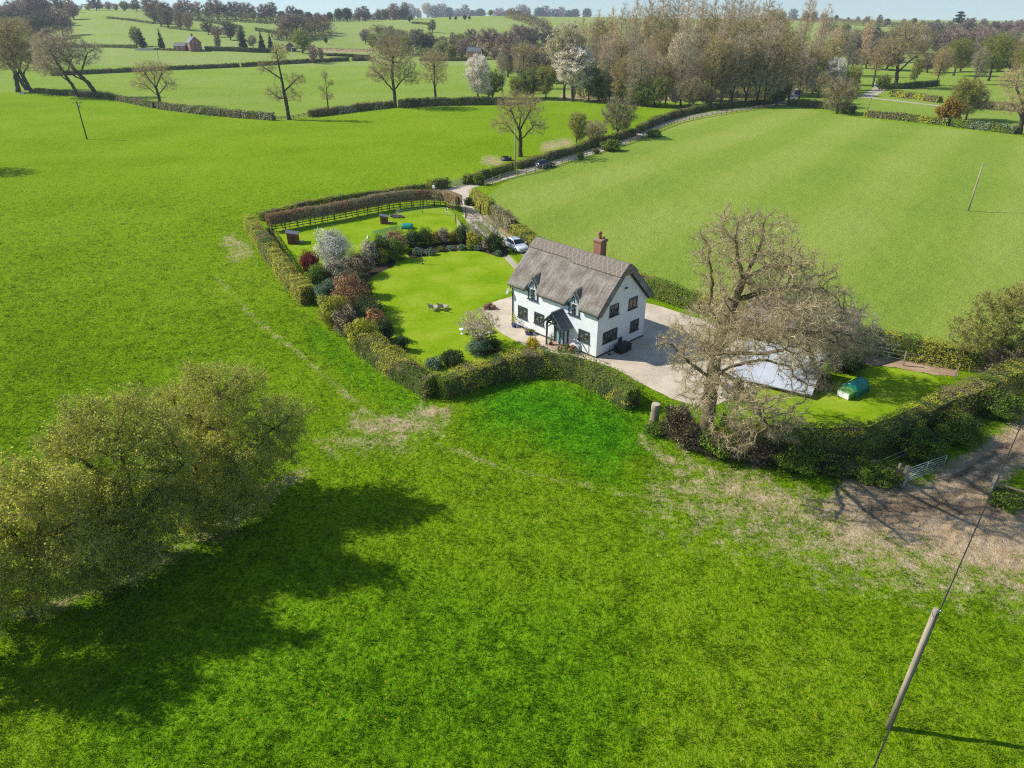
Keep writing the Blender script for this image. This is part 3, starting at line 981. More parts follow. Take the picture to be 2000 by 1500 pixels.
sheet("flower_bed", [(795, 492), (830, 478), (900, 470), (960, 470), (992, 484), (996, 500), (975, 503), (940, 491), (900, 488), (850, 494), (815, 505), (798, 504)], BED, 0.02, "dark soil of the curving flower border", "flower bed", 0.1)
sheet("flower_bed", [(600, 530), (680, 500), (770, 500), (775, 520), (720, 540), (712, 580), (725, 620), (760, 660), (790, 690), (770, 700), (700, 660), (630, 600)], BED, 0.02, "dark soil under the mixed shrubs beside the lawn", "flower bed", 0.1)

# grass blades on the rough field near the camera
def build_grass():
    rng = np.random.default_rng(11)
    n = 330000
    px = rng.random(n) * 2240 - 120
    # even per area of ground, thinned with distance
    Y = 12 + 128 * rng.random(n) ** 1.5
    t = (px - 1000) / FPX
    b = -(Y * math.sin(PITCH) - H * math.cos(PITCH)) / 1  # forward depth helper
    X = t * (Y * cp + H * sp)
    Z = np.zeros(n)
    qx, qy, d = project(np.stack([X, Y, Z], -1))
    g = inpoly(qx, qy, GARDEN) | inpoly(qx, qy, RFIELD)
    keep = ~g
    X, Y, qx, qy = X[keep], Y[keep], qx[keep], qy[keep]
    # sample the ground's own attributes
    az = np.degrees(np.arctan2(X, Y)); r = np.hypot(X, Y)
    ai = np.clip(np.round((az + 52) / 104 * 559).astype(int), 0, 559)
    ri = np.clip(np.round(np.log(r / 6) / np.log(700 / 6) * 419).astype(int), 0, 419)
    di = GR["dirt"][ai, ri]; lu = GR["lush"][ai, ri]; to = GR["tone"][ai, ri]; gz = GR["z"][ai, ri]
    cl = fbm(X * 1.5, Y * 1.5, 31, 3); cl2 = fbm(X * 0.15, Y * 0.15, 33, 3)
    keep = (di + (cl - 0.5) < 0.55) & (rng.random(len(X)) < np.clip((138 - Y) / 60, 0, 1)) & (rng.random(len(X)) < 0.45 + 1.0 * np.clip(cl + 0.25 * cl2 - 0.4, 0, 1))
    X, Y, gz, lu, to, cl, cl2 = [q[keep] for q in (X, Y, gz, lu, to, cl, cl2)]
    m = len(X); nb = 4
    hgt = (0.05 + 0.17 * np.clip(cl + 0.2 * cl2 - 0.25, 0, 1) ** 1.3 * 1.5) * (0.7 + 0.6 * rng.random(m)) * (1 + 0.5 * lu)
    sz = 1.0 + np.clip((Y - 30) / 60, 0, 1) * 1.0
    X = np.repeat(X, nb); Y = np.repeat(Y, nb); gz = np.repeat(gz, nb); lu = np.repeat(lu, nb); to = np.repeat(to, nb)
    hh = np.repeat(hgt, nb) * (0.5 + 0.9 * rng.random(m * nb)); sz = np.repeat(sz, nb)
    k = m * nb
    X = X + rng.normal(size=k) * 0.06 * sz; Y = Y + rng.normal(size=k) * 0.06 * sz
    a = rng.random(k) * 6.283
    w = (0.012 + 0.014 * rng.random(k)) * sz
    lean = hh * (0.3 + 0.8 * rng.random(k)); la = rng.random(k) * 6.283
    V = np.stack([np.stack([X - np.cos(a) * w, Y - np.sin(a) * w, gz - 0.02], -1), np.stack([X + np.cos(a) * w, Y + np.sin(a) * w, gz - 0.02], -1),
                  np.stack([X + np.cos(la) * lean, Y + np.sin(la) * lean, gz + hh], -1)], 1).reshape(-1, 3)
    F = np.arange(3 * k).reshape(-1, 3)
    me = tri_mesh("grass", V, F, BLADE, v=rng.random(k), attrs={"tone": np.repeat(to, 3), "lush": np.repeat(lu, 3)})
    tag(link("grass", me), "tufty rough grass of the near meadow", "grass", kind="stuff")
    # dandelions
    m = 900
    px = rng.random(m) * 2000; Y = 20 + 45 * rng.random(m) ** 1.6
    X = (px - 1000) / FPX * (Y * cp + H * sp)
    cx = np.round(X / 3.5); keep = _hash(cx.astype(np.int64), np.round(Y / 3.5).astype(np.int64), 5) > 0.55
    qx, qy, d = project(np.stack([X, Y, X * 0], -1))
    keep &= ~inpoly(qx, qy, GARDEN)
    X, Y = X[keep], Y[keep]
    mb = MB()
    for x, y in zip(X, Y):
        r = 0.035 + 0.02 * random.random(); zz = 0.20
        mb.add([(x + r * math.cos(q * 1.047), y + r * math.sin(q * 1.047), zz) for q in range(6)] + [(x, y, zz + 0.015)], [(q, (q + 1) % 6, 6) for q in range(6)])
    o = mb.build("dandelion_flowers", L_YELLOW)
    tag(o, "scattered yellow dandelion heads in the near grass", "flowers", kind="stuff")
random.seed(4)
build_grass()

# ------------------------------------------------------------------ the thatched cottage
A0 = G(1163.5, 700)
HOUSE_RZ = math.radians(-46.13)
HL, HD, EAVE, APEX = 11.0, 7.1, 4.12, 7.62

def house_mats():
    m, t, p = new_mat("white_render", 0.85, 0.2)
    v = N(t, "ShaderNodeTexCoord").outputs["Object"]
    f = noise(t, 1.2, 6, 0.65, v); g = noise(t, 2.0, 4, 0.6, v, (3, 3, 0.3))
    c = ramp(t, mth(t, 'MULTIPLY_ADD', f, 0.6, mth(t, 'MULTIPLY', g, 0.4)), [(0.3, (0.70, 0.71, 0.70)), (0.6, (0.82, 0.83, 0.83))])
    t.links.new(c, p.inputs["Base Color"]); bump(t, p, noise(t, 14, 4, 0.7, v), 0.10, 0.01)
    m2, t, p = new_mat("thatch", 0.95, 0.05)
    v = N(t, "ShaderNodeTexCoord").outputs["Object"]
    f = noise(t, 9.0, 6, 0.75, v, (3.5, 0.5, 0.35)); g = noise(t, 0.8, 5, 0.65, v)
    h = noise(t, 26.0, 3, 0.7, v, (1.5, 0.5, 0.3))
    s = mth(t, 'MULTIPLY_ADD', f, 0.5, mth(t, 'MULTIPLY_ADD', g, 0.35, mth(t, 'MULTIPLY', h, 0.3)))
    t.links.new(ramp(t, s, [(0.40, (0.075, 0.062, 0.052)), (0.53, (0.20, 0.17, 0.14)), (0.68, (0.40, 0.36, 0.31))]), p.inputs["Base Color"])
    bump(t, p, mth(t, 'MULTIPLY_ADD', f, 0.6, mth(t, 'MULTIPLY', h, 0.5)), 0.9, 0.10)
    m3, t, p = new_mat("ridge_thatch", 0.95, 0.05)
    v = N(t, "ShaderNodeTexCoord").outputs["Object"]
    f = noise(t, 14.0, 5, 0.7, v)
    def line(ax, sc, ph):
        d = N(t, "ShaderNodeVectorMath", operation='DOT_PRODUCT'); t.links.new(v, d.inputs[0]); d.inputs[1].default_value = ax
        q = mth(t, 'FRACT', mth(t, 'MULTIPLY_ADD', d.outputs["Value"], sc, ph))
        return mth(t, 'LESS_THAN', q, 0.11)
    l = mth(t, 'MAXIMUM', line((1, 0, 1.0), 1.9, 0.2), line((1, 0, -1.0), 1.9, 0.0))
    base = ramp(t, f, [(0.35, (0.14, 0.115, 0.092)), (0.65, (0.27, 0.23, 0.19))])
    t.links.new(mix(t, mth(t, 'MULTIPLY', l, 0.65), base, (0.42, 0.36, 0.30)), p.inputs["Base Color"])
    bump(t, p, mth(t, 'ADD', f, l), 0.6, 0.05)
    m4, t, p = new_mat("window_glass", 0.06, 0.6)
    v = N(t, "ShaderNodeTexCoord").outputs["Object"]
    t.links.new(ramp(t, noise(t, 3.3, 3, 0.6, v), [(0.42, (0.012, 0.016, 0.018)), (0.52, (0.05, 0.055, 0.05)), (0.62, (0.22, 0.23, 0.21)), (0.72, (0.42, 0.43, 0.42))]), p.inputs["Base Color"])
    m5, t, p = new_mat("red_brick", 0.9, 0.15)
    b = N(t, "ShaderNodeTexBrick", Scale=4.2)
    b.inputs["Color1"].default_value = (0.36, 0.13, 0.075, 1); b.inputs["Color2"].default_value = (0.25, 0.085, 0.055, 1); b.inputs["Mortar"].default_value = (0.45, 0.38, 0.32, 1)
    b.inputs["Mortar Size"].default_value = 0.02
    mp = N(t, "ShaderNodeMapping"); mp.inputs["Rotation"].default_value = (math.pi / 2, 0, 0)
    co = N(t, "ShaderNodeTexCoord").outputs["Object"]
    sx = N(t, "ShaderNodeSeparateXYZ"); t.links.new(co, sx.inputs[0])
    cx = N(t, "ShaderNodeCombineXYZ"); t.links.new(mth(t, 'ADD', sx.outputs[0], sx.outputs[1]), cx.inputs[0]); t.links.new(sx.outputs[2], cx.inputs[1])
    t.links.new(cx.outputs[0], b.inputs["Vector"])
    t.links.new(mix(t, 0.5, b.outputs[0], ramp(t, noise(t, 1.5, 5, 0.6, co), [(0.3, (0.5, 0.45, 0.42)), (0.7, (1.25, 1.2, 1.15))]), 'MULTIPLY'), p.inputs["Base Color"])
    return m, m2, m3, m4, m5
RENDER, THATCH, RIDGE, GLASS, BRICK = house_mats()
FRAME = simple("dark_frame", (0.045, 0.058, 0.065), 0.5, 0.4, 0.2)
SLATE = simple("grey_slate", (0.12, 0.13, 0.145), 0.6, 0.35, 0.35, 4.0)
TILE = simple("old_tiles", (0.21, 0.155, 0.125), 0.85, 0.2, 0.45, 3.0, bmp=0.3)
DOORP = simple("teal_door", (0.22, 0.40, 0.40), 0.5, 0.4, 0.08)
CURTAIN_GLIMMER = simple("curtain_glimmer", (0.42, 0.50, 0.50), 0.9, 0.1, 0.2)

def window(parent, loc, rz, w, h, mull=(0.5,), trans=(), pointed=0.0, label=None, white=None):
    """frame (x across, -y outward) standing 4 cm proud of the wall; its glass is a child"""
    f = MB(); b = 0.075
    y0, y1 = -0.055, -0.005
    f.box(-w / 2 - .03, -w / 2 + b, y0, y1, 0, h); f.box(w / 2 - b, w / 2 + .03, y0, y1, 0, h)
    f.box(-w / 2 + b, w / 2 - b, y0, y1, 0, b)
    if not pointed: f.box(-w / 2 + b, w / 2 - b, y0, y1, h - b, h)
    for m in mull: f.box(-w / 2 + w * m - .045, -w / 2 + w * m + .045, y0 + .004, y1, b, h - (0 if pointed else b) + (pointed * 0.85 if pointed and m == .5 else 0))
    for q in trans:
        f.box(-w / 2 + b, w / 2 - b, y0 + .010, y1, h * q - .03, h * q + .03)
    f.box(-w / 2 - .10, w / 2 + .10, -0.13, -0.002, -0.075, -0.004)       # sill
    if pointed:
        for s in (-1, 1):
            f.bar((s * (w / 2 - .01), (y0 + y1) / 2, h - .02), (0, (y0 + y1) / 2, h + pointed), 0.05, 0.10, up=(0, 1, 0))
    o = f.build("window", FRAME, parent, loc); o.rotation_euler = (0, 0, rz)
    g = MB()
    V = [(-w / 2 + b * .6, -0.02, b * .6), (w / 2 - b * .6, -0.02, b * .6), (w / 2 - b * .6, -0.02, h - (0 if pointed else b * .6))]
    if pointed: V += [(0, -0.02, h + pointed - .05)]
    V += [(-w / 2 + b * .6, -0.02, h - (0 if pointed else b * .6))]
    g.add(V, [tuple(range(len(V)))])
    g.build("pane", GLASS, o)
    if white is not None:
        c = MB(); c.box(-w / 2 + b, w / 2 - b, y0 - .012, y0 + .006, h * white - .035, h * white + .035)
        c.build("transom", WHITE, o)
        c = MB()
        for s in (-1, 1):
            x0 = s * (w / 2 - b); x1 = s * w * 0.20
            c.add([(x0, -0.024, b), (x1, -0.024, b), (x1 * 1.15, -0.024, h * .98), (x0, -0.024, h * .98)], [(0, 1, 2, 3)])
            if pointed: c.add([(x0, -0.024, h * 1.02), (s * .06, -0.024, h * 1.02), (s * .06, -0.024, h + pointed * .80)], [(0, 1, 2)])  # pale teal triangle: glimmer of the apex glass put in as colour
        c.build("curtain_glimmer", CURTAIN_GLIMMER, o)
    return o

def cottage():
    h = empty("thatched_cottage", A0, "white two storey cottage with thatched roof, dormers and dark framed windows", "cottage", rz=HOUSE_RZ)
    # walls
    my = HD / 2
    w = MB()
    V = [(0, 0, 0), (-HL, 0, 0), (-HL, HD, 0), (0, HD, 0), (0, 0, EAVE), (-HL, 0, EAVE), (-HL, HD, EAVE), (0, HD, EAVE), (0, my, APEX), (-HL, my, APEX)]
    w.add(V, [(1, 0, 4, 5), (3, 2, 6, 7), (0, 3, 7, 8, 4), (2, 1, 5, 9, 6)])
    w.build("wall", RENDER, h)
    p = MB(); p.box(-HL - .02, .02, -.02, HD + .02, 0.01, .17)
    p.build("plinth", FRAME, h)
    # thatch: outer sheet, lip, soffit; raised round the dormers
    DX = (-2.83, -8.10)
    xs = np.linspace(-HL - 0.20, 0.38, 190)
    rng = np.random.default_rng(3)
    rz, ez = 8.28, 4.50
    NS = 22
    def eyebrow(x):
        e = 0
        for d in DX:
            e = max(e, 1.05 * max(0.0, 1 - abs(x - d) / 0.78) ** 0.7 if abs(x - d) < .78 else 0)
        return e
    def outer(x, s, e):
        z = rz + (ez + e - rz) * s
        f = (rz - z) / (rz - ez)
        y = my - (my + 0.48) * f
        b = 0.10 * math.sin(math.pi * min(1, f)) + 0.07 * (float(fbm(x * .9, z * .9, 41, 3)) - .5) + 0.05 * (float(vnoise(x * 6, z * 1.0, 42)) - .5)
        return (x, y - b * 0.7, z + b * 0.7 - 0.10 * (1 - f) ** 8)
    V = []; F = []
    for x in xs:
        e = eyebrow(x)
        col = [outer(x, s / (NS - 1), e) for s in range(NS)]
        lx = col[-1]
        drop = 0.36 + 0.05 * (float(vnoise(x * 3, 0.5, 44)) - .5)
        col.append((x, lx[1] + .00, lx[2] - 0.13)); col.append((x, lx[1] + 0.10, lx[2] - drop)); 
        zi = lx[2] - drop + 0.02
        col.append((x, 0.12 + max(0, (zi - EAVE) * 0.90), zi + .10))
        V += col
    nc = NS + 3
    for i in range(len(xs) - 1):
        for j in range(nc - 1):
            F.append((i * nc + j, (i + 1) * nc + j, (i + 1) * nc + j + 1, i * nc + j + 1)[::-1])
    o = len(V)
    for x in xs:
        col = []
        for s in range(NS):
            q = outer(x + 31, s / (NS - 1), 0)
            col.append((x, 2 * my - q[1], q[2]))
        l = col[-1]
        col += [(x, l[1], l[2] - .13), (x, l[1] - .1, l[2] - .36), (x, HD - .12, l[2] - .30)]
        V += col
    for i in range(len(xs) - 1):
        for j in range(nc - 1):
            F.append((o + i * nc + j, o + (i + 1) * nc + j, o + (i + 1) * nc + j + 1, o + i * nc + j + 1))
    # closed ends of the thatch
    for xe, idx in ((xs[0], 0), (xs[-1], len(xs) - 1)):
        for oo in (0, o):
            prof = [V[oo + idx * nc + j] for j in range(nc)]
            b0 = len(V)
            n_in = NS
            for j in range(NS):
                f = j / (NS - 1)
                yi = my + (0.02 - my) * f if oo == 0 else my + (my - 0.02) * f
                V.append((xe, yi, 7.72 + (4.12 - 7.72) * f))
            for j in range(NS - 1):
                F.append((oo + idx * nc + j, oo + idx * nc + j + 1, b0 + j + 1, b0 + j))
            F.append((oo + idx * nc + NS - 1, oo + idx * nc + NS, oo + idx * nc + NS + 1, b0 + NS - 1))
    me = bpy.data.meshes.new("roof"); me.from_pydata(V, [], F); me.materials.append(THATCH)
    bm = bmesh.new(); bm.from_mesh(me); bmesh.ops.remove_doubles(bm, verts=bm.verts, dist=0.0005); bmesh.ops.recalc_face_normals(bm, faces=bm.faces); bm.to_mesh(me); bm.free()
    me.polygons.foreach_set("use_smooth", [True] * len(me.polygons)); me.update()
    roof = link("roof", me, h)
    # ornamental ridge block, longer in front of the chimney, with a cut lower edge
    V = []; F = []
    xr = np.linspace(-HL - 0.24, 0.42, 90)
    for x in xr:
        d = 0.24 + (0.055 if x > -5.2 else 0.0)
        if -5.9 < x < -5.2: d += 0.055 * (x + 5.9) / 0.7
        col = []
        for s in (1.0, .97, .6, .3, .08, 0):
            q = outer(x, s * d, 0); k = 0.02 if s == 1.0 else 0.11
            col.append((x, q[1] - k * .75, q[2] + k * .7 + .02))
        for s in (.08, .3, .6, .97, 1.0):
            q = outer(x, s * d, 0); k = 0.02 if s == 1.0 else 0.11
            col.append((x, 2 * my - q[1] + k * .75, q[2] + k * .7 + .02))
        V += col
    for i in range(len(xr) - 1):
        for j in range(10):
            F.append((i * 11 + j, i * 11 + j + 1, (i + 1) * 11 + j + 1, (i + 1) * 11 + j))
    F += [tuple(range(11)), tuple(range((len(xr) - 1) * 11, len(xr) * 11))]
    me = bpy.data.meshes.new("ridge_cap"); me.from_pydata(V, [], F); me.materials.append(RIDGE)
    bm = bmesh.new(); bm.from_mesh(me); bmesh.ops.recalc_face_normals(bm, faces=bm.faces); bm.to_mesh(me); bm.free()
    link("ridge_cap", me, roof)
    # dark boards under the verge
    for x in (0.10, -HL - 0.10):
        b = MB()
        b.bar((x, -0.22, 3.95), (x, my, 7.70), 0.14, 0.22, up=(1, 0, 0)); b.bar((x + .002, HD + .22, 3.95), (x + .002, my, 7.70), 0.14, 0.22, up=(1, 0, 0))
        b.build("bargeboard", FRAME, roof)
    # dormer hoods
    for d in DX:
        V = []; F = []
        nu, nv = 15, 12
        for k in range(nu):
            a = -1 + 2 * k / (nu - 1)
            for j in range(nv):
                f = j / (nv - 1)
                y = -0.06 + 1.8 * f
                wd = 0.98 * (1 - 0.12 * f)
                zz = 5.98 - 1.50 * abs(a) ** 1.15 + 0.10 * f + 0.05 * (float(vnoise(a * 4 + d, f * 3, 51)) - .5)
                zz -= 0.10 * (1 - f) ** 3
                V.append((d + a * wd, y + 0.12 * abs(a), zz))
            for j in range(nv):
                pass
        for k in range(nu - 1):
            for j in range(nv - 1):
                F.append((k * nv + j, (k + 1) * nv + j, (k + 1) * nv + j + 1, k * nv + j + 1))
        # thickness of the front edge
        o2 = len(V)
        for k in range(nu):
            x, y, z = V[k * nv]
            V.append((d + (x - d) * 0.84, y + 0.10, z - 0.20)); V.append((d + (x - d) * 0.82, 0.25, z - 0.20))
        for k in range(nu - 1):
            F.append((k * nv, o2 + 2 * k, o2 + 2 * k + 2, (k + 1) * nv)); F.append((o2 + 2 * k, o2 + 2 * k + 1, o2 + 2 * k + 3, o2 + 2 * k + 2))
        me = bpy.data.meshes.new("dormer"); me.from_pydata(V, [], F); me.materials.append(THATCH)
        me.polygons.foreach_set("use_smooth", [True] * len(F)); me.update()
        dm = link("dormer", me, h)
        g = MB()      # gable wall of the dormer, filled by its window
        g.add([(d - .70, -.012, 3.9), (d + .70, -.012, 3.9), (d + .70, -.012, 4.62), (d, -.012, 5.52), (d - .70, -.012, 4.62),
               (d - .70, .9, 3.9), (d + .70, .9, 3.9), (d + .70, .9, 4.62), (d, .9, 5.52), (d - .70, .9, 4.62)], [(0, 1, 2, 3, 4), (0, 4, 9, 5), (1, 6, 7, 2), (2, 7, 8, 3), (3, 8, 9, 4)])
        g.build("dormer_gable", RENDER, dm)
        b = MB()
        for s in (-1, 1):
            b.bar((d + s * .74, -.09, 4.42), (d, -.09, 5.50), .10, .17, up=(0, 1, 0))
        b.build("dormer_board", simple("grey_board", (0.17, 0.20, 0.21), .6, .3, .1) if "grey_board" not in MATS else MATS["grey_board"], dm)
        window(dm, (d, -.012, 3.43), 0, 1.26, 1.14, (.5,), (), 0.80, white=0.98)
    # front and gable windows
    window(h, (-9.50, 0, 1.10), 0, 1.22, 1.20, (.5,), (.62,))
    window(h, (-7.24, 0, 1.15), 0, 1.22, 1.14, (.5,), (.62,))
    window(h, (-1.53, 0, 1.22), 0, 1.24, 1.08, (.5,), (.62,))
    R90 = math.pi / 2
    window(h, (0, 1.86, 1.18), R90, 2.0, 1.08, (.33, .67))
    window(h, (0, 5.50, 1.10), R90, 1.24, 1.10, (.5,))
    window(h, (0, 2.20, 3.60), R90, 1.24, 1.08, (.5,))
    window(h, (0, 4.98, 3.52), R90, 1.24, 1.10, (.5,))
    m = MB(); m.box(0.004, .10, 3.2, 3.68, .26, 1.05); m.build("meter_cupboard", FRAME, h)
    m = MB(); m.box(0.004, .06, 3.55, 3.85, 5.84, 5.93); m.tube([(.05, 3.6, 5.88), (.16, 3.58, 5.84)], .06, 8); m.tube([(.05, 3.8, 5.88), (.16, 3.84, 5.84)], .06, 8)
    m.build("wall_lamp", BLACK, h)
    m = MB(); m.tube([(-HL + .10, -.07, 3.9), (-HL + .10, -.07, .2)], .05, 8); m.build("downpipe", FRAME, h)
    m = MB(); m.tube([(-0.86, -.05, 2.0), (-0.86, -.05, .2)], .018, 6); m.build("cable", WIRE, h)
    # satellite dish on the far front corner
    m = MB()
    m.lathe((0, 0, 0), [(0.0, 0), (.12, .012), (.24, .05), (.33, .10), (.34, .10), (.24, .04), (.12, .0), (.0, -.012)], 20)
    dsh = m.build("satellite_dish", simple("dish_grey", (0.30, 0.32, 0.33), 0.5, 0.4, 0.1), h, (-11.32, -.22, 3.45)); dsh.rotation_euler = (1.1, 0.2, -.6)
    m = MB(); m.tube([(-10.98, -.02, 3.3), (-11.2, -.16, 3.4), (-11.30, -.20, 3.45)], .02, 6); m.build("dish_bracket", BLACK, h)
    # door behind the porch
    m = MB(); m.box(-4.98, -4.88, -.09, -.004, 0, 2.1); m.box(-4.02, -3.92, -.09, -.004, 0, 2.1); m.box(-4.88, -4.02, -.09, -.004, 2.02, 2.1)
    dr = m.build("door", FRAME, h)
    m = MB(); m.box(-4.875, -4.025, -.06, -.004, .03, 2.015); m.box(-4.74, -4.16, -.072, -.06, 1.1, 1.85); m.box(-4.74, -4.16, -.07, -.06, .2, .95)
    m.build("door_leaf", DOORP, dr)
    m = MB(); m.tube([(-4.14, -.06, 1.02), (-4.14, -.13, 1.02), (-4.24, -.13, 1.02)], .014, 6); m.build("door_handle", CHAIN, dr)
    # porch
    px0, px1, pc, py0 = -5.12, -3.46, -4.29, -1.35
    pr = MB()
    for x in (px0, px1):
        pr.box(x - .07, x + .07, py0 + .13, py0 + .27, .02, 2.35)
        pr.box(x - .06, x + .06, -.12, -.004, .02, 2.35)
        pr.bar((x, py0 + .2, 2.40), (x, -.02, 2.40), .12, .13)
    pr.bar((px0, py0 + .2, 2.41), (px1, py0 + .2, 2.41), .11, .12)
    for s in (-1, 1):
        pr.bar((pc + s * 1.34, py0 + .04, 2.12), (pc, py0 + .04, 3.48), .10, .22, up=(0, 1, 0))
        pr.bar((pc + s * .8, py0 + .2, 1.9), (pc + s * .15, py0 + .2, 2.42), .09, .09, up=(0, 1, 0))
    pr.bar((pc, py0 + .06, 2.42), (pc, py0 + .06, 3.42), .09, .09)
    po = pr.build("porch", FRAME, h)
    rf = MB()
    for s in (-1, 1):
        e0 = Vector((pc + s * 1.42, 0, 2.10)); e1 = Vector((pc, 0, 3.54))
        nrows = 8
        for k in range(nrows):
            a = e0.lerp(e1, k / nrows); b = e0.lerp(e1, (k + 1.12) / nrows)
            nn = Vector((s * (e1.z - e0.z), 0, abs(e0.x - e1.x))).normalized()
            a2 = a + nn * .075; b2 = b + nn * .035
            q = [(a2.x, py0 - .12, a2.z), (a2.x, -.004, a2.z), (b2.x, -.004, b2.z), (b2.x, py0 - .12, b2.z)]
            l = [(v[0] - nn.x * .04, v[1], v[2] - nn.z * .04) for v in q]
            rf.add(q + l, [(0, 1, 2, 3), (7, 6, 5, 4), (0, 4, 5, 1), (2, 6, 7, 3), (0, 3, 7, 4), (1, 5, 6, 2)])
    rf.bar((pc, py0 - .14, 3.62), (pc, -.004, 3.62), .16, .10)
    rf.build("porch_roof", SLATE, po)
    st = MB(); st.box(px0 - .05, px1 + .05, py0 + .05, -.024, .022, .10); st.build("porch_step", simple("brick_step", (0.42, 0.27, 0.19), 0.9, 0.1, 0.3), po)
    # chimney
    c = MB(); cx, cy = -3.55, 4.05
    c.box(cx - .42, cx + .42, cy - .42, cy + .42, 7.0, 9.30); c.box(cx - .47, cx + .47, cy - .47, cy + .47, 9.30, 9.40); c.box(cx - .52, cx + .52, cy - .52, cy + .52, 9.40, 9.50)
    ch = c.build("chimney", BRICK, roof)
    c = MB(); c.box(cx - .47, cx + .47, cy - .47, cy + .47, 9.50, 9.56); c.build("chimney_cap", simple("chimney_mortar", (0.34, 0.24, 0.18), .9, .1, .3), ch)
    TERRA = simple("terracotta", (0.30, 0.14, 0.085), 0.8, 0.2, 0.2)
    c = MB(); c.lathe((cx - .08, cy, 9.56), [(.20, 0), (.17, .12), (.14, .42), (.18, .46), (.18, .52), (.12, .52), (.12, .3)], 14)
    c.lathe((cx - .08, cy, 10.14), [(.02, -.06), (.20, -.02), (.20, .02), (.05, .10)], 12)
    c.build("chimney_pot", TERRA, ch)
    c = MB(); c.lathe((cx + .24, cy + .15, 9.56), [(.14, 0), (.13, .12), (.16, .2), (.1, .2), (.1, .1)], 12); c.build("chimney_pot", TERRA, ch)
    return h
cottage()

def hpt(x, y, z=0.0):
    c, s = math.cos(HOUSE_RZ), math.sin(HOUSE_RZ)
    return Vector((A0.x + c * x - s * y, A0.y + s * x + c * y, z))

# ------------------------------------------------------------------ fences, gates, poles
def fence(pts, spacing, h, rails, label, mat=WOOD, name="rail_fence", post=0.11, railw=(0.04, 0.11), cat="fence", wires=(), group=None, pxpath=True, z=0.0, wmat=None):
    P = [G(*q) if pxpath else Vector(q) for q in pts]
    e = empty(name, P[0], label, cat, group)
    segs = [(a, b, (b - a).length) for a, b in zip(P[:-1], P[1:])]
    L = sum(s[2] for s in segs)
    n = max(1, int(round(L / spacing)))
    pos = []
    for k in range(n + 1):
        t = L * k / n
        for a, b, l in segs:
            if t <= l + 1e-6:
                pos.append(a.lerp(b, t / l)); break
            t -= l
        else:
            pos.append(P[-1].copy())
    rng = random.Random(n * 7 + int(L))
    mb = MB(); mb.box(-post / 2, post / 2, -post / 2, post / 2, -0.1, h)
    me = mb.mesh("post", mat)
    for p in pos[:98]:
        o = link("post", me, e, p - P[0]); o.rotation_euler = (rng.uniform(-.04, .04), rng.uniform(-.04, .04), rng.random())
        o.scale = (1, 1, rng.uniform(.94, 1.06))
    if rails:
        mb = MB()
        for rz in rails:
            for a, b in zip(pos[:-1], pos[1:]):
                mb.bar(a - P[0] + Vector((0, 0, rz + rng.uniform(-.03, .03))), b - P[0] + Vector((0, 0, rz + rng.uniform(-.03, .03))), railw[0], railw[1])
        mb.build("rails", mat, e)
    if wires:
        mb = MB()
        for rz in wires:
            mb.tube([p - P[0] + Vector((0, 0, rz)) for p in pos], 0.011, 4)
        mb.build("wires", wmat or CHAIN, e)
    return e

def gate(a, b, h, mat, label, bars=5, metal=False, name="field_gate", group=None, brace=True):
    a = G(*a) if len(a) == 2 else Vector(a); b = G(*b) if len(b) == 2 else Vector(b)
    d = b - a; L = d.length; rz = math.atan2(d.y, d.x)
    e = empty(name, a, label, "gate", group, rz)
    m = MB(); r = 0.024
    z0 = 0.15
    if metal:
        m.tube([(0, 0, z0), (0, 0, h)], r, 8); m.tube([(L, 0, z0), (L, 0, h)], r, 8)
        if brace:
            m.tube([(L * .5, 0, z0), (L * .5, 0, h)], r * .8, 6)
            m.tube([(0, 0.005, z0), (L * .5, 0.005, h)], r * .7, 6); m.tube([(L, .005, z0), (L * .5, .005, h)], r * .7, 6)
    else:
        m.box(0, .09, -.035, .035, z0 - .05, h + .12); m.box(L - .08, L, -.035, .035, z0 - .05, h + .02)
        m.bar((.05, .03, h), (L * .5, .03, z0), .03, .08); m.bar((L - .05, .03, h - .1), (L * .5, .03, z0), .03, .08)
    m.build("frame", mat, e)
    m = MB()
    for k in range(bars):
        z = z0 + (h - z0) * (k / (bars - 1)) ** 1.15
        if metal: m.tube([(0, 0, z), (L, 0, z)], r * .8, 6)
        else: m.bar((0.02, 0, z), (L - .02, 0, z), .03, .085)
    m.build("bars", mat, e)
    return e

def post(px, py, h, w, label, mat=WOOD, lean=(0, 0), name="gate_post", cat="post", group=None):
    b = G(px, py)
    m = MB(); m.box(-w / 2, w / 2, -w / 2, w / 2, -0.2, h)
    m.add([(-w / 2, -w / 2, h), (w / 2, -w / 2, h), (w / 2, w / 2, h), (-w / 2, w / 2, h), (0, 0, h + .04)], [(0, 1, 4), (1, 2, 4), (2, 3, 4), (3, 0, 4)])
    o = m.build(name, mat, None, b, bevel=0.012)
    o.rotation_euler = (lean[0], lean[1], 0.3)
    return tag(o, label, cat, group)

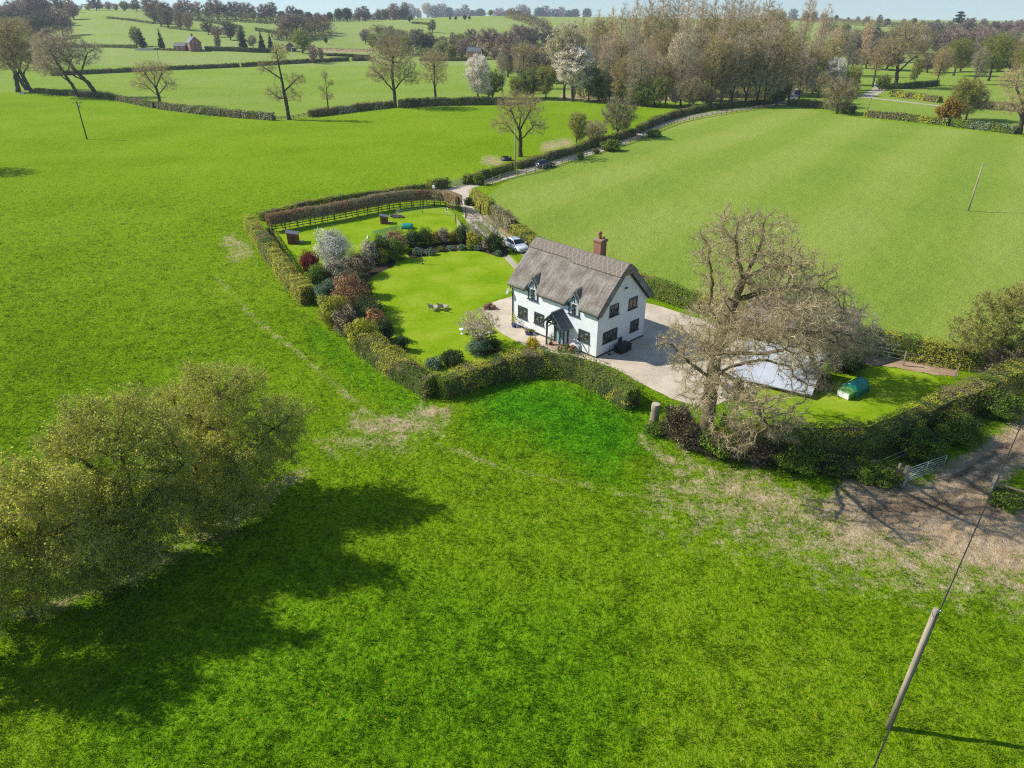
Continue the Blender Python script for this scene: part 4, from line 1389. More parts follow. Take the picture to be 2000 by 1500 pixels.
def pole(px, py, h, label, lean=(0, 0), r=0.13, arm=False, kit=True, group="wooden telegraph poles in the fields", mat=WOOD_POLE):
    b = G(px, py)
    e = empty("telegraph_pole", b, label, "pole", group)
    e.rotation_euler = (lean[0], lean[1], 0.2)
    m = MB(); m.tube([(0, 0, -.3), (0, 0, h * .5), (0, 0, h)], [r, r * .88, r * .74], 12); m.build("pole", mat, e)
    m = MB()
    if arm:
        m.box(-1.1, 1.1, -.06, .06, h - .5, h - .38)
        for x in (-1.0, 0, 1.0): m.lathe((x, 0, h - .38), [(.04, 0), (.07, .05), (.05, .12), (.08, .17), (.02, .22)], 8)
        m.build("cross_arm", WIRE, e)
        m = MB(); m.lathe((.32, 0, h - 1.5), [(.0, 0), (.22, 0), (.24, .3), (.22, .6), (0, .62)], 10); m.build("transformer", CHAIN, e)
    elif kit:
        m.tube([(r, 0, h - .25), (r + .16, 0, h - .22)], .025, 6); m.build("bracket", CHAIN, e)
        m = MB(); m.lathe((r + .16, 0, h - .30), [(.02, 0), (.05, .03), (.05, .12), (.02, .15)], 8)
        m.build("insulator", CHAIN, e)
        m = MB(); m.tube([(-r, .02, h - .12), (-r - .22, .05, h - .10)], .015, 6)
        m.build("bracket", CHAIN, e)
        m = MB(); m.box(r * .9, r * .9 + .02, -.05, .05, 2.4, 2.6); m.build("number_plate", simple("plate", (0.6, 0.6, 0.58), 0.5) if "plate" not in MATS else MATS["plate"], e)
    return e, b

_, P1 = pole(1735, 1420, 7.25, "tall weathered telegraph pole standing alone in the near grass", r=0.125)
_, P2 = pole(1891, 412, 7.3, "slim grey telegraph pole in the pale striped field", lean=(0, 0.0), r=.13)
_, P3 = pole(170, 272, 8.8, "dark pole with cross arm in the left meadow", r=.16, arm=True, mat=WOOD_DARK)
_, P4 = pole(1006, 333, 8.0, "pale telegraph pole beside the lone oak and lane", r=.13)
pole(312, 124, 8.5, "small far pole in the field below the red brick house", r=.14, kit=False)
pole(1693, 219, 7.5, "leaning pale pole at the far hedge corner", lean=(0, .12), r=.13, kit=False)
pole(1726, 168, 6.5, "thin pole by the farm road fork", r=.12, kit=False)
# overhead wire that crosses the near pole
top = P1 + Vector((0.18, 0, 7.0))
w1 = G(2000, 818, 6.6); w0 = G(1706, 1500, 6.6)
d1 = (w1 - top); d0 = (w0 - top)
m = MB()
pts = [top + d0 * 6.0 + Vector((0, 0, 0)), top + d0 * 3, top + d0 * 1.0, top, top + d1 * .25, top + d1 * .5, top + d1, top + d1 * 1.8]
for q in pts: q.z = max(5.6, q.z)
o = m.tube([p - top for p in pts], 0.026, 6).build("overhead_wire", WIRE, None, top)
tag(o, "black overhead wire passing the near telegraph pole", "wire")
m = MB(); m.tube([(0.16, -.02, 0.0), (0.155, -.02, 3.5), (0.14, -.02, 6.9)], .016, 6)
o = m.build("pole_cable", WIRE, None, P1)
o.parent = [q for q in bpy.data.objects if q.name == "telegraph_pole"][0]; o.location = (0, 0, 0)

# lane fence and gates
LANEF = [(948, 364), (985, 350), (1020, 342), (1055, 334), (1090, 322), (1135, 308), (1170, 297), (1215, 284), (1255, 271), (1290, 254), (1330, 239), (1370, 230), (1420, 222), (1480, 214), (1540, 206)]
fence(LANEF, 2.6, 1.15, (.35, .7, 1.03), "long brown post and rail fence beside the farm lane", WOOD, post=.14)
gate((912, 424), (936, 418), 1.15, WOOD, "brown five bar gate across the gravel drive")
post(910, 426, 1.7, .2, "dark gate post at the left end of the drive gate", WOOD_DARK)
post(938.5, 418.5, 1.5, .18, "dark gate post against the drive hedge", WOOD_DARK)
gate((878, 367), (905, 360), 1.2, WOOD_PALE, "pale closed boarded gate in the far yard hedge", bars=7)
gate((893, 442), (902, 456), 1.1, WOOD_PALE, "pale wooden paddock gate standing by the drive")
post(890, 436, 1.4, .13, "thin post left of the paddock gate", WOOD)
post(903, 462, 1.5, .14, "thin post right of the paddock gate", WOOD_DARK)
# post and rail fence under the pleached hedge
fence([(532, 452), (580, 444), (640, 434), (700, 422), (745, 413), (775, 408), (830, 402), (868, 404), (896, 414)], 1.9, 1.15, (.3, .65, 1.0), "dark rail fence under the clipped brown hedge", WOOD_DARK, post=.12)
# wire fences round the paddock
fence([(775, 424), (815, 416), (850, 416), (888, 424), (895, 434)], 4.2, 1.2, (), "thin wire fence round the corner of the hen paddock", WOOD, "wire_fence", .08, wires=(.3, .6, .9, 1.15))
fence([(606, 562), (660, 530), (720, 508), (760, 494), (800, 482), (850, 474), (900, 464)], 3.6, 1.15, (), "wire fence with thin posts behind the flower border", WOOD_DARK, "wire_fence", .08, wires=(.3, .6, .9, 1.1), wmat=WIRE)
fence([(528, 455), (545, 482), (560, 508), (578, 534), (590, 556)], 2.1, 1.1, (.9,), "grey wire fence along the inside of the tall side hedge", WOOD_DARK, "wire_fence", .1, wires=(.25, .5, .75), wmat=WIRE)
gate((786, 488), (801, 482), 1.1, WOOD_DARK, "small dark gate in the flower border fence", bars=5)
# gap by the tall tree
fence([(536, 234), (560, 235), (582, 231), (604, 227)], 2.5, 1.1, (.35, .7, 1.0), "rail fence filling the hedge gap at the narrow tree", WOOD_DARK)
# back garden fence posts
fence([(1668, 694), (1752, 712), (1800, 724), (1864, 740)], 5.2, 1.5, (), "five leaning wooden posts with wire along the earth strip", WOOD, "wire_fence", .11, wires=(.6, 1.0, 1.35))
# bank fence on the far side of the hedge
fence([(1700, 930), (1755, 912), (1808, 880), (1858, 836), (1912, 800), (1990, 752)], 5.0, 1.25, (), "old wire fence on the bank beside the mud track", WOOD, "wire_fence", .13, wires=(.7, 1.1))
fence([(1600, 918), (1650, 924), (1712, 936), (1752, 944)], 3.0, 1.15, (.9,), "rough brown fence in brambles left of the metal gate", WOOD, post=.12)
gate((1768, 944), (1840, 918), 1.25, CHAIN, "open silver tubular metal gate at the mud track", 7, True, "metal_gate")
post(1762, 948, 1.55, .24, "thick pale post hanging the metal gate", WOOD_POLE)
post(1748, 942, 1.5, .16, "thin brown post left of the metal gate", WOOD)
post(1930, 968, 1.55, .22, "thick squared post standing alone in the mud track", WOOD_POLE, (0, .08))
fence([(1936, 966), (1990, 984), (2060, 1006)], 2.6, 1.1, (.35, .95), "short rail fence at the right edge of the mud", WOOD, post=.16)
m = MB(); m.tube([(0, 0, -.1), (0, 0, 1.9)], .05, 10); m.lathe((0, 0, 0), [(.22, 0.01), (.22, .07), (.06, .09)], 12)
tag(m.build("parasol_post", simple("green_paint", (0.02, 0.16, 0.10), 0.5, 0.4, 0.1), None, G(824.5, 515.5)), "slim dark green post standing on the lawn", "post")
# ------------------------------------------------------------------ hedges
TRIM = [L_PRIVET, L_GREEN, L_HTAN]
hedge([(492, 446), (512, 478), (536, 512), (566, 552), (604, 596)], 2.0, 2.1, [L_PRIVET, L_GREEN, L_HTAN], "tall yellow green clipped hedge along the left side of the hen paddock", 1, 85, .075, weights=[7, 1.4, .9], patch=.08)
hedge([(712, 684), (750, 716), (796, 746), (850, 776)], 2.1, 2.1, [L_GREEN, L_HTAN, L_PRIVET], "green and brown clipped hedge running to the sharp lawn corner", 2, 95, .065, weights=[3, .9, 3.2])
hedge([(858, 778), (930, 752), (1000, 733), (1070, 728), (1135, 742), (1196, 770), (1240, 800)], 1.9, 2.05, [L_GREEN, L_DARK, L_PRIVET, L_HTAN], "curved dark green clipped hedge below the cottage", 3, 100, .06, weights=[3.6, 1.5, 2.2, .7])
hedge([(1400, 872), (1500, 888), (1600, 896), (1690, 888), (1770, 850), (1870, 806), (1985, 752), (2100, 690)], 2.3, 2.35, [L_GREEN, L_DARK, L_PRIVET, L_HTAN], "broad green hedge bounding the back garden above the mud track", 4, 90, .065, weights=[3.4, 1.5, 2.2, .7])
hedge([(926, 394), (946, 410), (962, 420)], 1.7, 2.2, [L_PRIVET, L_GREEN], "tall light green clipped hedge at the drive gate", 5, 65, .085, weights=[5, 1.2], lump=.06)
hedge([(966, 424), (984, 440), (1004, 456)], 1.8, 1.9, [L_HTAN, L_GREY if False else T_GREY, L_GREEN], "grey brown twiggy hedge beside the drive", 6, 45, .10, weights=[3, 2, 1], lump=.18)
hedge([(1008, 460), (1040, 484), (1080, 508)], 2.0, 1.7, [L_PRIVET, L_GREEN], "bright yellow green hedge behind the white car", 7, 65, .085, weights=[5, 1.2])
hedge([(1080, 510), (1150, 536), (1225, 560), (1345, 600), (1420, 622)], 1.9, 1.9, [L_GREEN, L_HTAN, L_PRIVET], "long low mixed hedge behind the cottage along the pale field", 8, 60, .085, weights=[3, 1.2, 1.6])
hedge([(1424, 624), (1520, 648), (1640, 676)], 1.8, 1.7, [L_HTAN, L_GREEN], "brown hedge behind the old tiled barn", 9, 40, .10)
hedge([(1644, 678), (1720, 690), (1790, 702), (1870, 716), (1960, 730)], 2.0, 2.0, [L_PRIVET, L_GREEN], "yellow green hedge above the bare earth strip", 10, 65, .08, weights=[3, 2])
hedge([(508, 432), (600, 408), (700, 391), (790, 378), (838, 372)], 1.3, 1.3, [L_GREEN, L_HTAN, L_PRIVET], "low thin hedge behind the clipped brown hedge", 11, 32, .11)
hedge([(838, 372), (860, 369), (876, 366)], 1.4, 1.7, [L_GREEN, L_DARK, L_PRIVET], "dark green hedge behind the standing person", 12, 36, .11, weights=[2, 1.4, 1])
hedge([(906, 361), (940, 352), (975, 342), (1002, 334)], 1.6, 1.7, [L_GREEN, L_PRIVET, L_DARK], "green lane hedge between yard gate and pale pole", 13, 36, .11, weights=[3, 2, 1.3])
hedge([(1010, 330), (1045, 320), (1075, 312), (1130, 296)], 1.6, 1.5, [L_HTAN, L_GREEN, L_HTAN], "tan lane hedge beside the dark parked car", 14, 34, .11, weights=[3, 1.4, 2])
hedge([(1130, 296), (1165, 286), (1205, 275), (1240, 265)], 1.8, 1.8, [L_GREEN, L_DARK, L_HTAN], "dark lane hedge below the round olive bushes", 15, 32, .12)
hedge([(1244, 261), (1280, 243), (1330, 226), (1380, 215), (1400, 212)], 1.8, 1.9, [L_HTAN, L_GREEN, L_DARK], "dark lane hedge curving into the wood", 16, 26, .14)
hedge([(1400, 213), (1450, 208), (1500, 203), (1530, 196)], 2.0, 1.6, [L_DARK, L_GREEN], "dark undergrowth hedge at the foot of the tall bare trees", 17, 18, .17)
FH = dict(name="field_hedge", spk=.25)
hedge([(70, 181), (140, 187), (215, 193), (304, 211)], 2.2, 1.7, [L_DARK, L_GREEN, L_HTAN], "dark field hedge under the leaning bare trees", 20, 14, .2, **FH)
hedge([(309, 212), (400, 224), (470, 230), (535, 235)], 2.0, 2.0, [L_HTAN, L_GREEN, T_GREY], "brown field hedge left of the tall narrow tree", 21, 14, .2, weights=[3, 1.2, 1], **FH)
hedge([(604, 229), (660, 222), (715, 215), (768, 209)], 2.0, 2.0, [L_HTAN, L_GREEN, T_GREY], "brown field hedge between narrow tree and round oak", 22, 14, .2, weights=[2, 1.2, 1], **FH)
hedge([(780, 210), (850, 206), (925, 205), (990, 204)], 2.6, 2.4, [L_HTAN, L_DARK, L_GREEN], "thick dark hedge below the white blossom tree", 23, 14, .2, weights=[2, 1.5, 1.2], **FH)
hedge([(100, 148), (230, 142), (330, 137), (468, 131)], 2.2, 2.0, [L_GREEN, L_DARK, L_HTAN], "far hedge across the left meadow behind the leaning trees", 24, 6, .32, **FH)
hedge([(472, 131), (560, 125), (620, 122), (682, 119)], 2.2, 2.0, [L_HTAN, L_DARK, L_GREEN], "far brown hedge behind the narrow tree", 25, 6, .32, **FH)
hedge([(688, 119), (712, 118.5), (726, 118)], 2.2, 2.0, [L_HTAN, L_GREEN], "short far hedge just left of the round oak", 26, 6, .32, **FH)
hedge([(-60, 90), (60, 91), (170, 93), (268, 95)], 2.2, 2.0, [L_DARK, L_GREEN], "far dark hedge at the foot of the left hill", 27, 6, .32, **FH)
hedge([(402, 99), (450, 100), (490, 102), (530, 103)], 2.6, 2.4, [L_DARK, L_CONIFER], "clipped dark evergreen hedge beside the red brick farmhouse", 28, 8, .3, lump=.05, **FH)
hedge([(276, 97), (310, 98), (345, 99)], 1.5, 1.2, [L_HTAN, L_GREEN], "low garden hedge left of the red brick farmhouse", 29, 7, .28, **FH)
hedge([(636, 109), (690, 111), (722, 113)], 2.0, 1.6, [L_HTAN, L_DARK], "far low hedge below the red brown reed strip", 30, 6, .3, **FH)
hedge([(622, 97), (680, 99), (730, 100)], 14, 1.0, [L_BEECH, L_HTAN], "strip of red brown reeds in the far pasture", 31, 1.2, .4, name="reed_strip", cat="reeds", core=False)
hedge([(398, 41), (436, 49), (472, 56)], 2.6, 2.2, [L_DARK, L_GREEN], "slanting dark hedge high on the left hill", 32, 5, .4, **FH)
hedge([(500, 60), (530, 65), (556, 70)], 2.6, 2.2, [L_DARK, L_GREEN], "dark hedge piece on the slope above the brick barn", 33, 5, .4, **FH)
hedge([(210, 36), (260, 41), (300, 47)], 2.2, 1.6, [L_DARK, L_HTAN], "broken dark hedge across the upper left hill", 34, 5, .35, **FH)
hedge([(805, 46), (830, 48), (836, 49)], 2.5, 2.0, [L_DARK, L_GREEN], "short dark hedge on the central hill", 35, 5, .4, **FH)
hedge([(820, 31), (880, 31), (920, 29)], 3.0, 2.5, [L_DARK, L_HTAN], "dark crest hedge on the central skyline", 36, 4, .45, **FH)
hedge([(820, 119), (880, 119), (925, 119)], 2.2, 1.8, [L_GREEN, L_HTAN], "far hedge in front of the brick house with tall chimney", 37, 6, .32, **FH)
hedge([(1540, 206), (1580, 209), (1620, 214), (1666, 223)], 2.4, 2.2, [L_DARK, L_HTAN, L_GREEN], "dark brambly hedge beyond the pale striped field", 38, 13, .2, **FH)
hedge([(1688, 228), (1760, 235), (1840, 244), (1852, 246)], 2.0, 1.9, [L_HTAN, L_GREEN, L_PRIVET], "trimmed olive hedge at the far edge of the striped field", 39, 13, .2, lump=.06, **FH)
hedge([(1858, 247), (1920, 254), (1985, 262)], 2.2, 2.0, [L_GREEN, L_DARK, L_BLUE], "dark green hedge between orange gorse and leaning oak", 40, 13, .2, **FH)
hedge([(2010, 266), (2080, 276), (2160, 288)], 2.2, 2.0, [L_GREEN, L_DARK], "hedge running off beyond the leaning oak", 45, 13, .2, **FH)
hedge([(1738, 188), (1790, 194), (1835, 201)], 2.6, 2.0, [L_HTAN, L_GREEN, L_PRIVET], "mid distance hedge between two pale road arms", 41, 10, .24, **FH)
hedge([(1720, 174), (1770, 173), (1828, 167)], 3.0, 2.2, [L_DARK, L_GREEN], "dark hedge below the two old oaks", 42, 9, .26, **FH)
hedge([(1895, 212), (1940, 214), (1990, 218), (2040, 222)], 3.0, 2.2, [L_GREEN, L_HTAN], "rough green hedge behind the leaning oak", 43, 10, .24, **FH)
# clipped brown hedge on bare stems
BP = [(526, 454), (580, 443), (640, 433), (700, 421), (745, 412), (780, 406), (835, 401), (872, 404), (897, 415)]
bh = hedge(BP, 1.2, 2.6, [L_BEECH, L_TAN], "clipped red brown hedge on a row of bare stems", 50, 80, .08, z0=1.0, lump=.05, core=True, spk=.6)
m = MB(); rng = random.Random(3)
PB = [G(*q) for q in BP]
for a, b in zip(PB[:-1], PB[1:]):
    n = max(2, int((b - a).length / 0.95))
    for k in range(n):
        p = a.lerp(b, k / n) - bh.location
        q = p + Vector((rng.uniform(-.2, .2), rng.uniform(-.2, .2), 1.5))
        m.tube([p, p.lerp(q, .5) + Vector((rng.uniform(-.06, .06), 0, 0)), q], [.05, .04, .03], 5)
m.build("stems", BARK_DARK, bh)

# ------------------------------------------------------------------ the big bare oak
ob = G(1374, 868)
def wp(px, py, dy, base):
    d = ray(px, py); s = (base.y + dy) / d[1]
    return tuple(Vector((d[0] * s, d[1] * s, H + d[2] * s)) - base)
def lines(base, ls): return [[wp(x, y, dy, base) for x, y, dy in l] for l in ls]
def blobs_px(base, bs): return [wp(x, y, dy, base) + (rx, ry, rz) for x, y, dy, rx, ry, rz in bs]
OT = lines(ob, [
    [(1374, 868, 0), (1384, 800, 0.1), (1392, 740, 0.1), (1398, 690, 0), (1412, 640, .2), (1434, 590, .4), (1452, 545, .3), (1474, 505, 0), (1488, 470, 0)],
    [(1398, 690, 0), (1440, 655, .6), (1500, 640, 1), (1560, 648, 1.2), (1625, 650, 1.2)],
    [(1434, 590, .4), (1480, 572, .2), (1535, 560, .6), (1590, 566, 1.0)],
    [(1392, 740, .1), (1355, 715, -.6), (1325, 688, -1.2)],
    [(1412, 640, .2), (1385, 600, -.4), (1392, 555, -.6), (1386, 512, -.5)],
    [(1394, 720, .1), (1440, 745, -1.4), (1474, 790, -2.6), (1498, 830, -3.2)],
    [(1398, 690, 0), (1420, 640, 2), (1450, 610, 4)],
    [(1452, 545, .3), (1440, 500, -.4), (1436, 462, -.8)],
    [(1392, 735, .1), (1430, 715, 1.0), (1490, 702, 1.6), (1545, 715, 1.6)],
    [(1396, 700, .1), (1380, 690, -2.0), (1378, 680, -3.6), (1385, 690, -5.2)],
    [(1412, 640, .2), (1440, 640, -2.2), (1475, 660, -4.2), (1515, 672, -5.6)],
    [(1434, 590, .4), (1420, 580, -2.0), (1415, 590, -4.0)],
    [(1452, 545, .3), (1500, 520, -1.6), (1540, 520, -3.2)],
    [(1398, 690, 0), (1440, 690, -2.5), (1490, 690, -5), (1530, 684, -7)],
    [(1452, 545, .3), (1500, 572, -3), (1560, 612, -6)],
    [(1394, 722, .1), (1402, 742, -3), (1424, 764, -6), (1462, 786, -8)],
    [(1402, 742, -3), (1380, 760, -5.5), (1366, 790, -7)],
])
OB = blobs_px(ob, [
    (1466, 470, 0, 3.6, 3.6, 2.3), (1400, 500, -.5, 2.0, 2.4, 2.2), (1540, 545, .6, 3.6, 3.4, 2.2), (1610, 600, 1, 2.8, 3.2, 2.0), (1450, 600, 1, 3.2, 4.5, 2.2),
    (1340, 665, -1, 2.1, 2.8, 2.0), (1345, 735, -1, 1.8, 2.2, 1.6), (1650, 665, 1.2, 1.9, 2.4, 1.7), (1500, 800, -3, 3.0, 2.6, 2.0),
    (1395, 640, -2.5, 2.4, 2.4, 1.8), (1430, 650, 4, 3.0, 2.6, 2.2), (1580, 740, -1, 2.0, 2.4, 1.5), (1440, 850, -2.4, 2.0, 1.8, 1.5), (1480, 655, -5, 2.8, 2.2, 1.7), (1400, 700, -4.5, 2.2, 2.2, 1.8), (1520, 530, -3, 2.4, 2.0, 1.8), (1560, 622, -6, 2.6, 2.4, 2.0), (1545, 690, -6.6, 2.0, 1.8, 1.3), (1540, 830, -2.0, 2.0, 1.6, 1.3), (1430, 760, -6.5, 2.4, 2.0, 1.5), (1375, 780, -6, 1.8, 1.7, 1.3), (1475, 785, -8, 1.7, 1.5, 1.2)])
hero = tree_meshes("oak", OB, OT, 0.42, 2100, 21, 0.47, BARK, T_HERO, (7, 0.62, 0.018), L_OLIVE, 22000, 0.026, jit=.42, up=.05, wild=1.1, limb=.052, npipe=2.1, k=(12, 6))
tree("bare_oak", hero, ob, "large gnarled bare oak with mossy limbs between cottage and metal gate", "oak tree")

gb = G(1606, 752)
GT = lines(gb, [[(1606, 752, 0), (1594, 715, 0), (1578, 678, .2), (1566, 640, .2), (1560, 605, 0)], [(1594, 715, 0), (1640, 680, .4), (1680, 655, .4)], [(1578, 678, .2), (1620, 640, .8), (1650, 612, .8)]])
GB = blobs_px(gb, [(1575, 600, 0, 2.6, 2.6, 2.0), (1650, 640, .5, 3.0, 2.8, 2.0), (1600, 690, -.5, 2.8, 2.2, 1.7), (1700, 675, .5, 2.0, 2.0, 1.5), (1540, 690, 0, 1.6, 1.6, 1.3)])
tree("bare_tree", tree_meshes("bare_tree", GB, GT, .42, 620, 22, .30, BARK_DARK, T_GREY, (11, .6, .02), L_OLIVE, 5000, .03, jit=.4, limb=.028), gb, "bare grey brown tree between the pale garage roof and green hen house", "tree")

# foreground hawthorn trees on the left
def haw(base, tl, bl, seed, n, ln, label, rb=.28):
    b = G(*base)
    return tree("hawthorn_tree", tree_meshes("hawthorn", blobs_px(b, bl), lines(b, tl), .34, n, seed, rb, BARK_DARK, T_HAW, (5, .75, .016), L_HAW, int(ln * 0.95), .062, jit=.4, limb=.026, wild=1.0, up=.12, shell=.40), b, label, "hawthorn tree", "leafing hawthorn trees in the left foreground")
haw((476, 968), [[(476, 968, 0), (455, 905, .2), (432, 850, .4), (425, 800, .4), (428, 760, 0)], [(455, 905, .2), (500, 860, .6), (545, 830, .6)], [(432, 850, .4), (385, 820, .4), (345, 800, .2)]],
    [(425, 765, 0, 2.2, 2.2, 1.9), (385, 728, 0, 1.1, 1.1, .9), (480, 742, .5, 1.2, 1.2, 1.0), (588, 800, 0, .9, .9, .7), (575, 850, 0, 1.0, 1, .8), (520, 820, .3, 2.5, 2.4, 1.9), (345, 805, .3, 2.4, 2.3, 1.9), (450, 880, -1.5, 2.7, 2.2, 1.8), (540, 880, 0, 1.5, 1.8, 1.4), (390, 850, 1.6, 2.2, 1.8, 1.9), (480, 935, -.8, 2.4, 1.8, 1.5), (390, 930, -.5, 2.2, 1.8, 1.7)], 31, 900, 38000,
    "tallest leafing hawthorn, rightmost of the foreground group, dark trunk showing")
haw((270, 1075), [[(270, 1075, 0), (262, 1000, 0), (250, 930, .3), (235, 880, .3)], [(262, 1000, 0), (320, 940, -.3), (360, 905, -.4)], [(258, 975, 0), (190, 920, 0), (150, 890, 0)]],
    [(220, 835, .3, 2.2, 2.2, 1.7), (150, 800, 0, 1.1, 1.1, .9), (318, 815, 0, 1.2, 1.2, 1.0), (250, 775, .3, 1.0, 1.0, .8), (300, 890, -.3, 2.3, 2.2, 1.7), (140, 870, .2, 2.0, 2.0, 1.6), (250, 985, -1.2, 2.3, 1.8, 1.7), (340, 985, -.4, 1.7, 1.7, 1.4), (170, 970, -.6, 2.1, 1.9, 1.6), (280, 1045, -.8, 2.2, 1.4, 1.4), (180, 1050, -.5, 2.0, 1.5, 1.4)], 32, 900, 38000,
    "broad yellow green hawthorn in the middle of the foreground group")
haw((385, 1030), [[(385, 1030, 0), (380, 970, 0), (384, 920, .2)]], [(380, 900, .2, 2.3, 2.2, 1.9), (330, 945, -.2, 1.8, 1.8, 1.5), (430, 960, -.2, 2.0, 1.8, 1.5), (400, 1000, -.5, 2.0, 1.5, 1.3), (470, 985, -.3, 1.8, 1.5, 1.2), (365, 1050, -.6, 1.8, 1.3, 1.1)], 35, 600, 24000,
    "hawthorn filling the gap left of the tallest foreground hawthorn")
haw((170, 1140), [[(170, 1140, 0), (168, 1080, 0), (172, 1020, .2)]], [(170, 990, .2, 2.2, 2.2, 1.9), (110, 1040, -.2, 1.8, 1.8, 1.5), (230, 1060, -.2, 1.9, 1.8, 1.5), (190, 1110, -.5, 1.9, 1.4, 1.3), (270, 1090, -.3, 1.7, 1.4, 1.2), (180, 1165, -.5, 1.7, 1.2, 1.0)], 36, 600, 24000,
    "hawthorn between the middle and the lowest foreground hawthorns")
haw((60, 1190), [[(60, 1190, 0), (66, 1100, .2), (80, 1020, .4), (88, 960, .4)], [(66, 1100, .2), (20, 1040, 0), (-20, 1000, 0)], [(70, 1060, .3), (120, 1030, -.3), (150, 1020, -.5)]],
    [(70, 965, .3, 1.7, 2.0, 1.5), (20, 925, .2, 1.1, 1.1, .9), (128, 935, 0, 1.0, 1.0, .8), (-40, 1000, 0, 2.2, 2.0, 1.7), (60, 1085, -.8, 2.1, 1.8, 1.6), (150, 1070, -.6, 1.7, 1.6, 1.4), (-80, 1100, -.5, 2.0, 1.8, 1.6), (70, 1150, -.6, 2.0, 1.4, 1.4), (-30, 1150, -.5, 2.0, 1.4, 1.5), (130, 1130, -.3, 1.5, 1.3, 1.2)], 33, 800, 34000,
    "hawthorn cut by the left picture edge, lowest of the foreground group")
haw((-130, 1300), [[(-130, 1300, 0), (-120, 1200, .2), (-100, 1120, .3)]], [(-100, 1110, .2, 2.4, 2.2, 1.9), (-60, 1210, -.3, 1.9, 1.7, 1.6), (-180, 1190, 0, 2.2, 2, 1.8), (-60, 1150, .5, 1.8, 1.8, 1.6)], 37, 600, 22000, "hawthorn mostly beyond the left picture edge, beside the lowest one")
# right edge hawthorn
hb = G(1956, 722)
tree("hawthorn_tree", tree_meshes("hawthorn", blobs_px(hb, [(1900, 650, 0, 2.0, 2.2, 1.6), (1960, 605, 0, 2.6, 2.4, 1.9), (2030, 580, 0, 2.6, 2.4, 2.2), (1985, 665, -.6, 2.4, 2.0, 1.7), (2060, 660, -.5, 2.5, 2.2, 2)]),
     lines(hb, [[(1956, 722, 0), (1960, 690, 0), (1966, 650, .2), (1970, 620, 0)], [(1960, 690, 0), (2010, 650, .2), (2040, 610, .2)], [(1962, 672, 0), (1920, 655, 0)]]), .36, 800, 34, .24, BARK_DARK, T_OAK, (9, .5, .02), L_LIME, 30000, .06, jit=.4, limb=.026),
     hb, "bright yellow green hawthorn at the right edge above the earth strip", "hawthorn tree")
shrub(1985, 748, 90, 42, L_TAN, "pale brown dead bush below the right hawthorn", twig=BARK_PALE, dens=.3, spk=2.5)

# ------------------------------------------------------------------ field and wood trees: one mesh pair per kind, copied
def B(*a): return [tuple(q) for q in a]
K = {}
K['oak'] = (tree_meshes("round_oak", B((0, 0, 12.5, 7.0, 6.6, 6.2), (-4, 1, 8.5, 3.6, 3.6, 2.8), (4.5, 0, 8.5, 3.8, 3.6, 3.0)), [[(0, 0, 0), (.1, 0, 3.5), (-.2, .2, 8), (.4, 0, 13)], [(0, 0, 4.2), (-3, .6, 7.5)], [(.1, 0, 4.6), (3.2, -.5, 7.8)]], .75, 650, 41, .48, BARK_DARK, T_OAK, (10, 1.15, .035), None, 0, jit=.35, up=.12, limb=.05), 18.7)
K['oakb'] = (tree_meshes("open_oak", B((0, 0, 10.5, 5.6, 5.4, 3.2), (-3.5, 0, 7, 3.2, 3, 2.2), (3.6, .4, 6.5, 3.0, 3, 2.2)), [[(0, 0, 0), (.1, 0, 2.8), (-.2, .2, 6.5), (.2, 0, 9)], [(.1, 0, 3), (-3, .4, 6.6)], [(.1, 0, 3.4), (2.8, -.5, 6.4)], [(-.1, .1, 5), (-2, 1, 9.5)], [(-.1, .1, 5.5), (2, -1, 9.5)]], .62, 420, 42, .42, BARK_DARK, T_OAK, (7, 1.0, .03), None, 0, jit=.42, limb=.045), 13.7)
K['stag'] = (tree_meshes("narrow_oak", B((0, 0, 13.8, 2.2, 2.2, 2.4), (-3.4, 0, 11, 2.4, 1.6, 1.5), (2.8, 0, 8.5, 2.4, 1.8, 1.5), (-2.6, .4, 5.5, 2.2, 1.8, 1.9), (2.0, .2, 5.2, 2.0, 1.8, 1.1)), [[(0, 0, 0), (-.2, 0, 5), (-.5, .1, 10), (-.7, 0, 14)], [(-.4, 0, 8.5), (-2, .1, 9.6), (-4, 0, 11)], [(-.2, 0, 6), (1.6, .2, 7.4), (3, 0, 8.6)], [(-.2, 0, 4.4), (-2, .3, 4.8)]], 0.6, 380, 43, .40, BARK_DARK, T_OAK, (9, .85, .03), None, 0, jit=.45, limb=.045), 16.2)
K['lean'] = (tree_meshes("leaning_tree", B((-2.5, 0, 11.5, 4.4, 4, 3.8), (-5.0, 0, 8, 3.0, 3, 2.4), (1.6, 0, 9, 2.8, 3, 2.6)), [[(0, 0, 0), (-.6, 0, 3), (-1.8, .2, 6.5), (-2.6, 0, 11)], [(-.8, 0, 3.6), (-4, .4, 7)], [(-1.2, 0, 5), (1.2, .2, 8.6)]], .65, 480, 44, .35, BARK_DARK, T_GREY, (9, 1.0, .032), None, 0, jit=.42, limb=.045), 15.3)
K['oakbud'] = (tree_meshes("budding_oak", B((0, 0, 11, 5.2, 5, 4.6), (-3, 0, 7, 2.8, 3, 2.2), (3.4, 0, 7.5, 3, 3, 2.4)), [[(0, 0, 0), (-.5, 0, 3.4), (-1, .2, 7), (-.6, 0, 11)], [(-.5, 0, 3.6), (2.4, .4, 7)], [(-.8, 0, 5), (-3, .2, 8.6)]], .7, 480, 45, .36, BARK_DARK, T_OAK, (7, 1.0, .03), L_OLIVE, 4500, .08, jit=.4, limb=.045), 15.6)
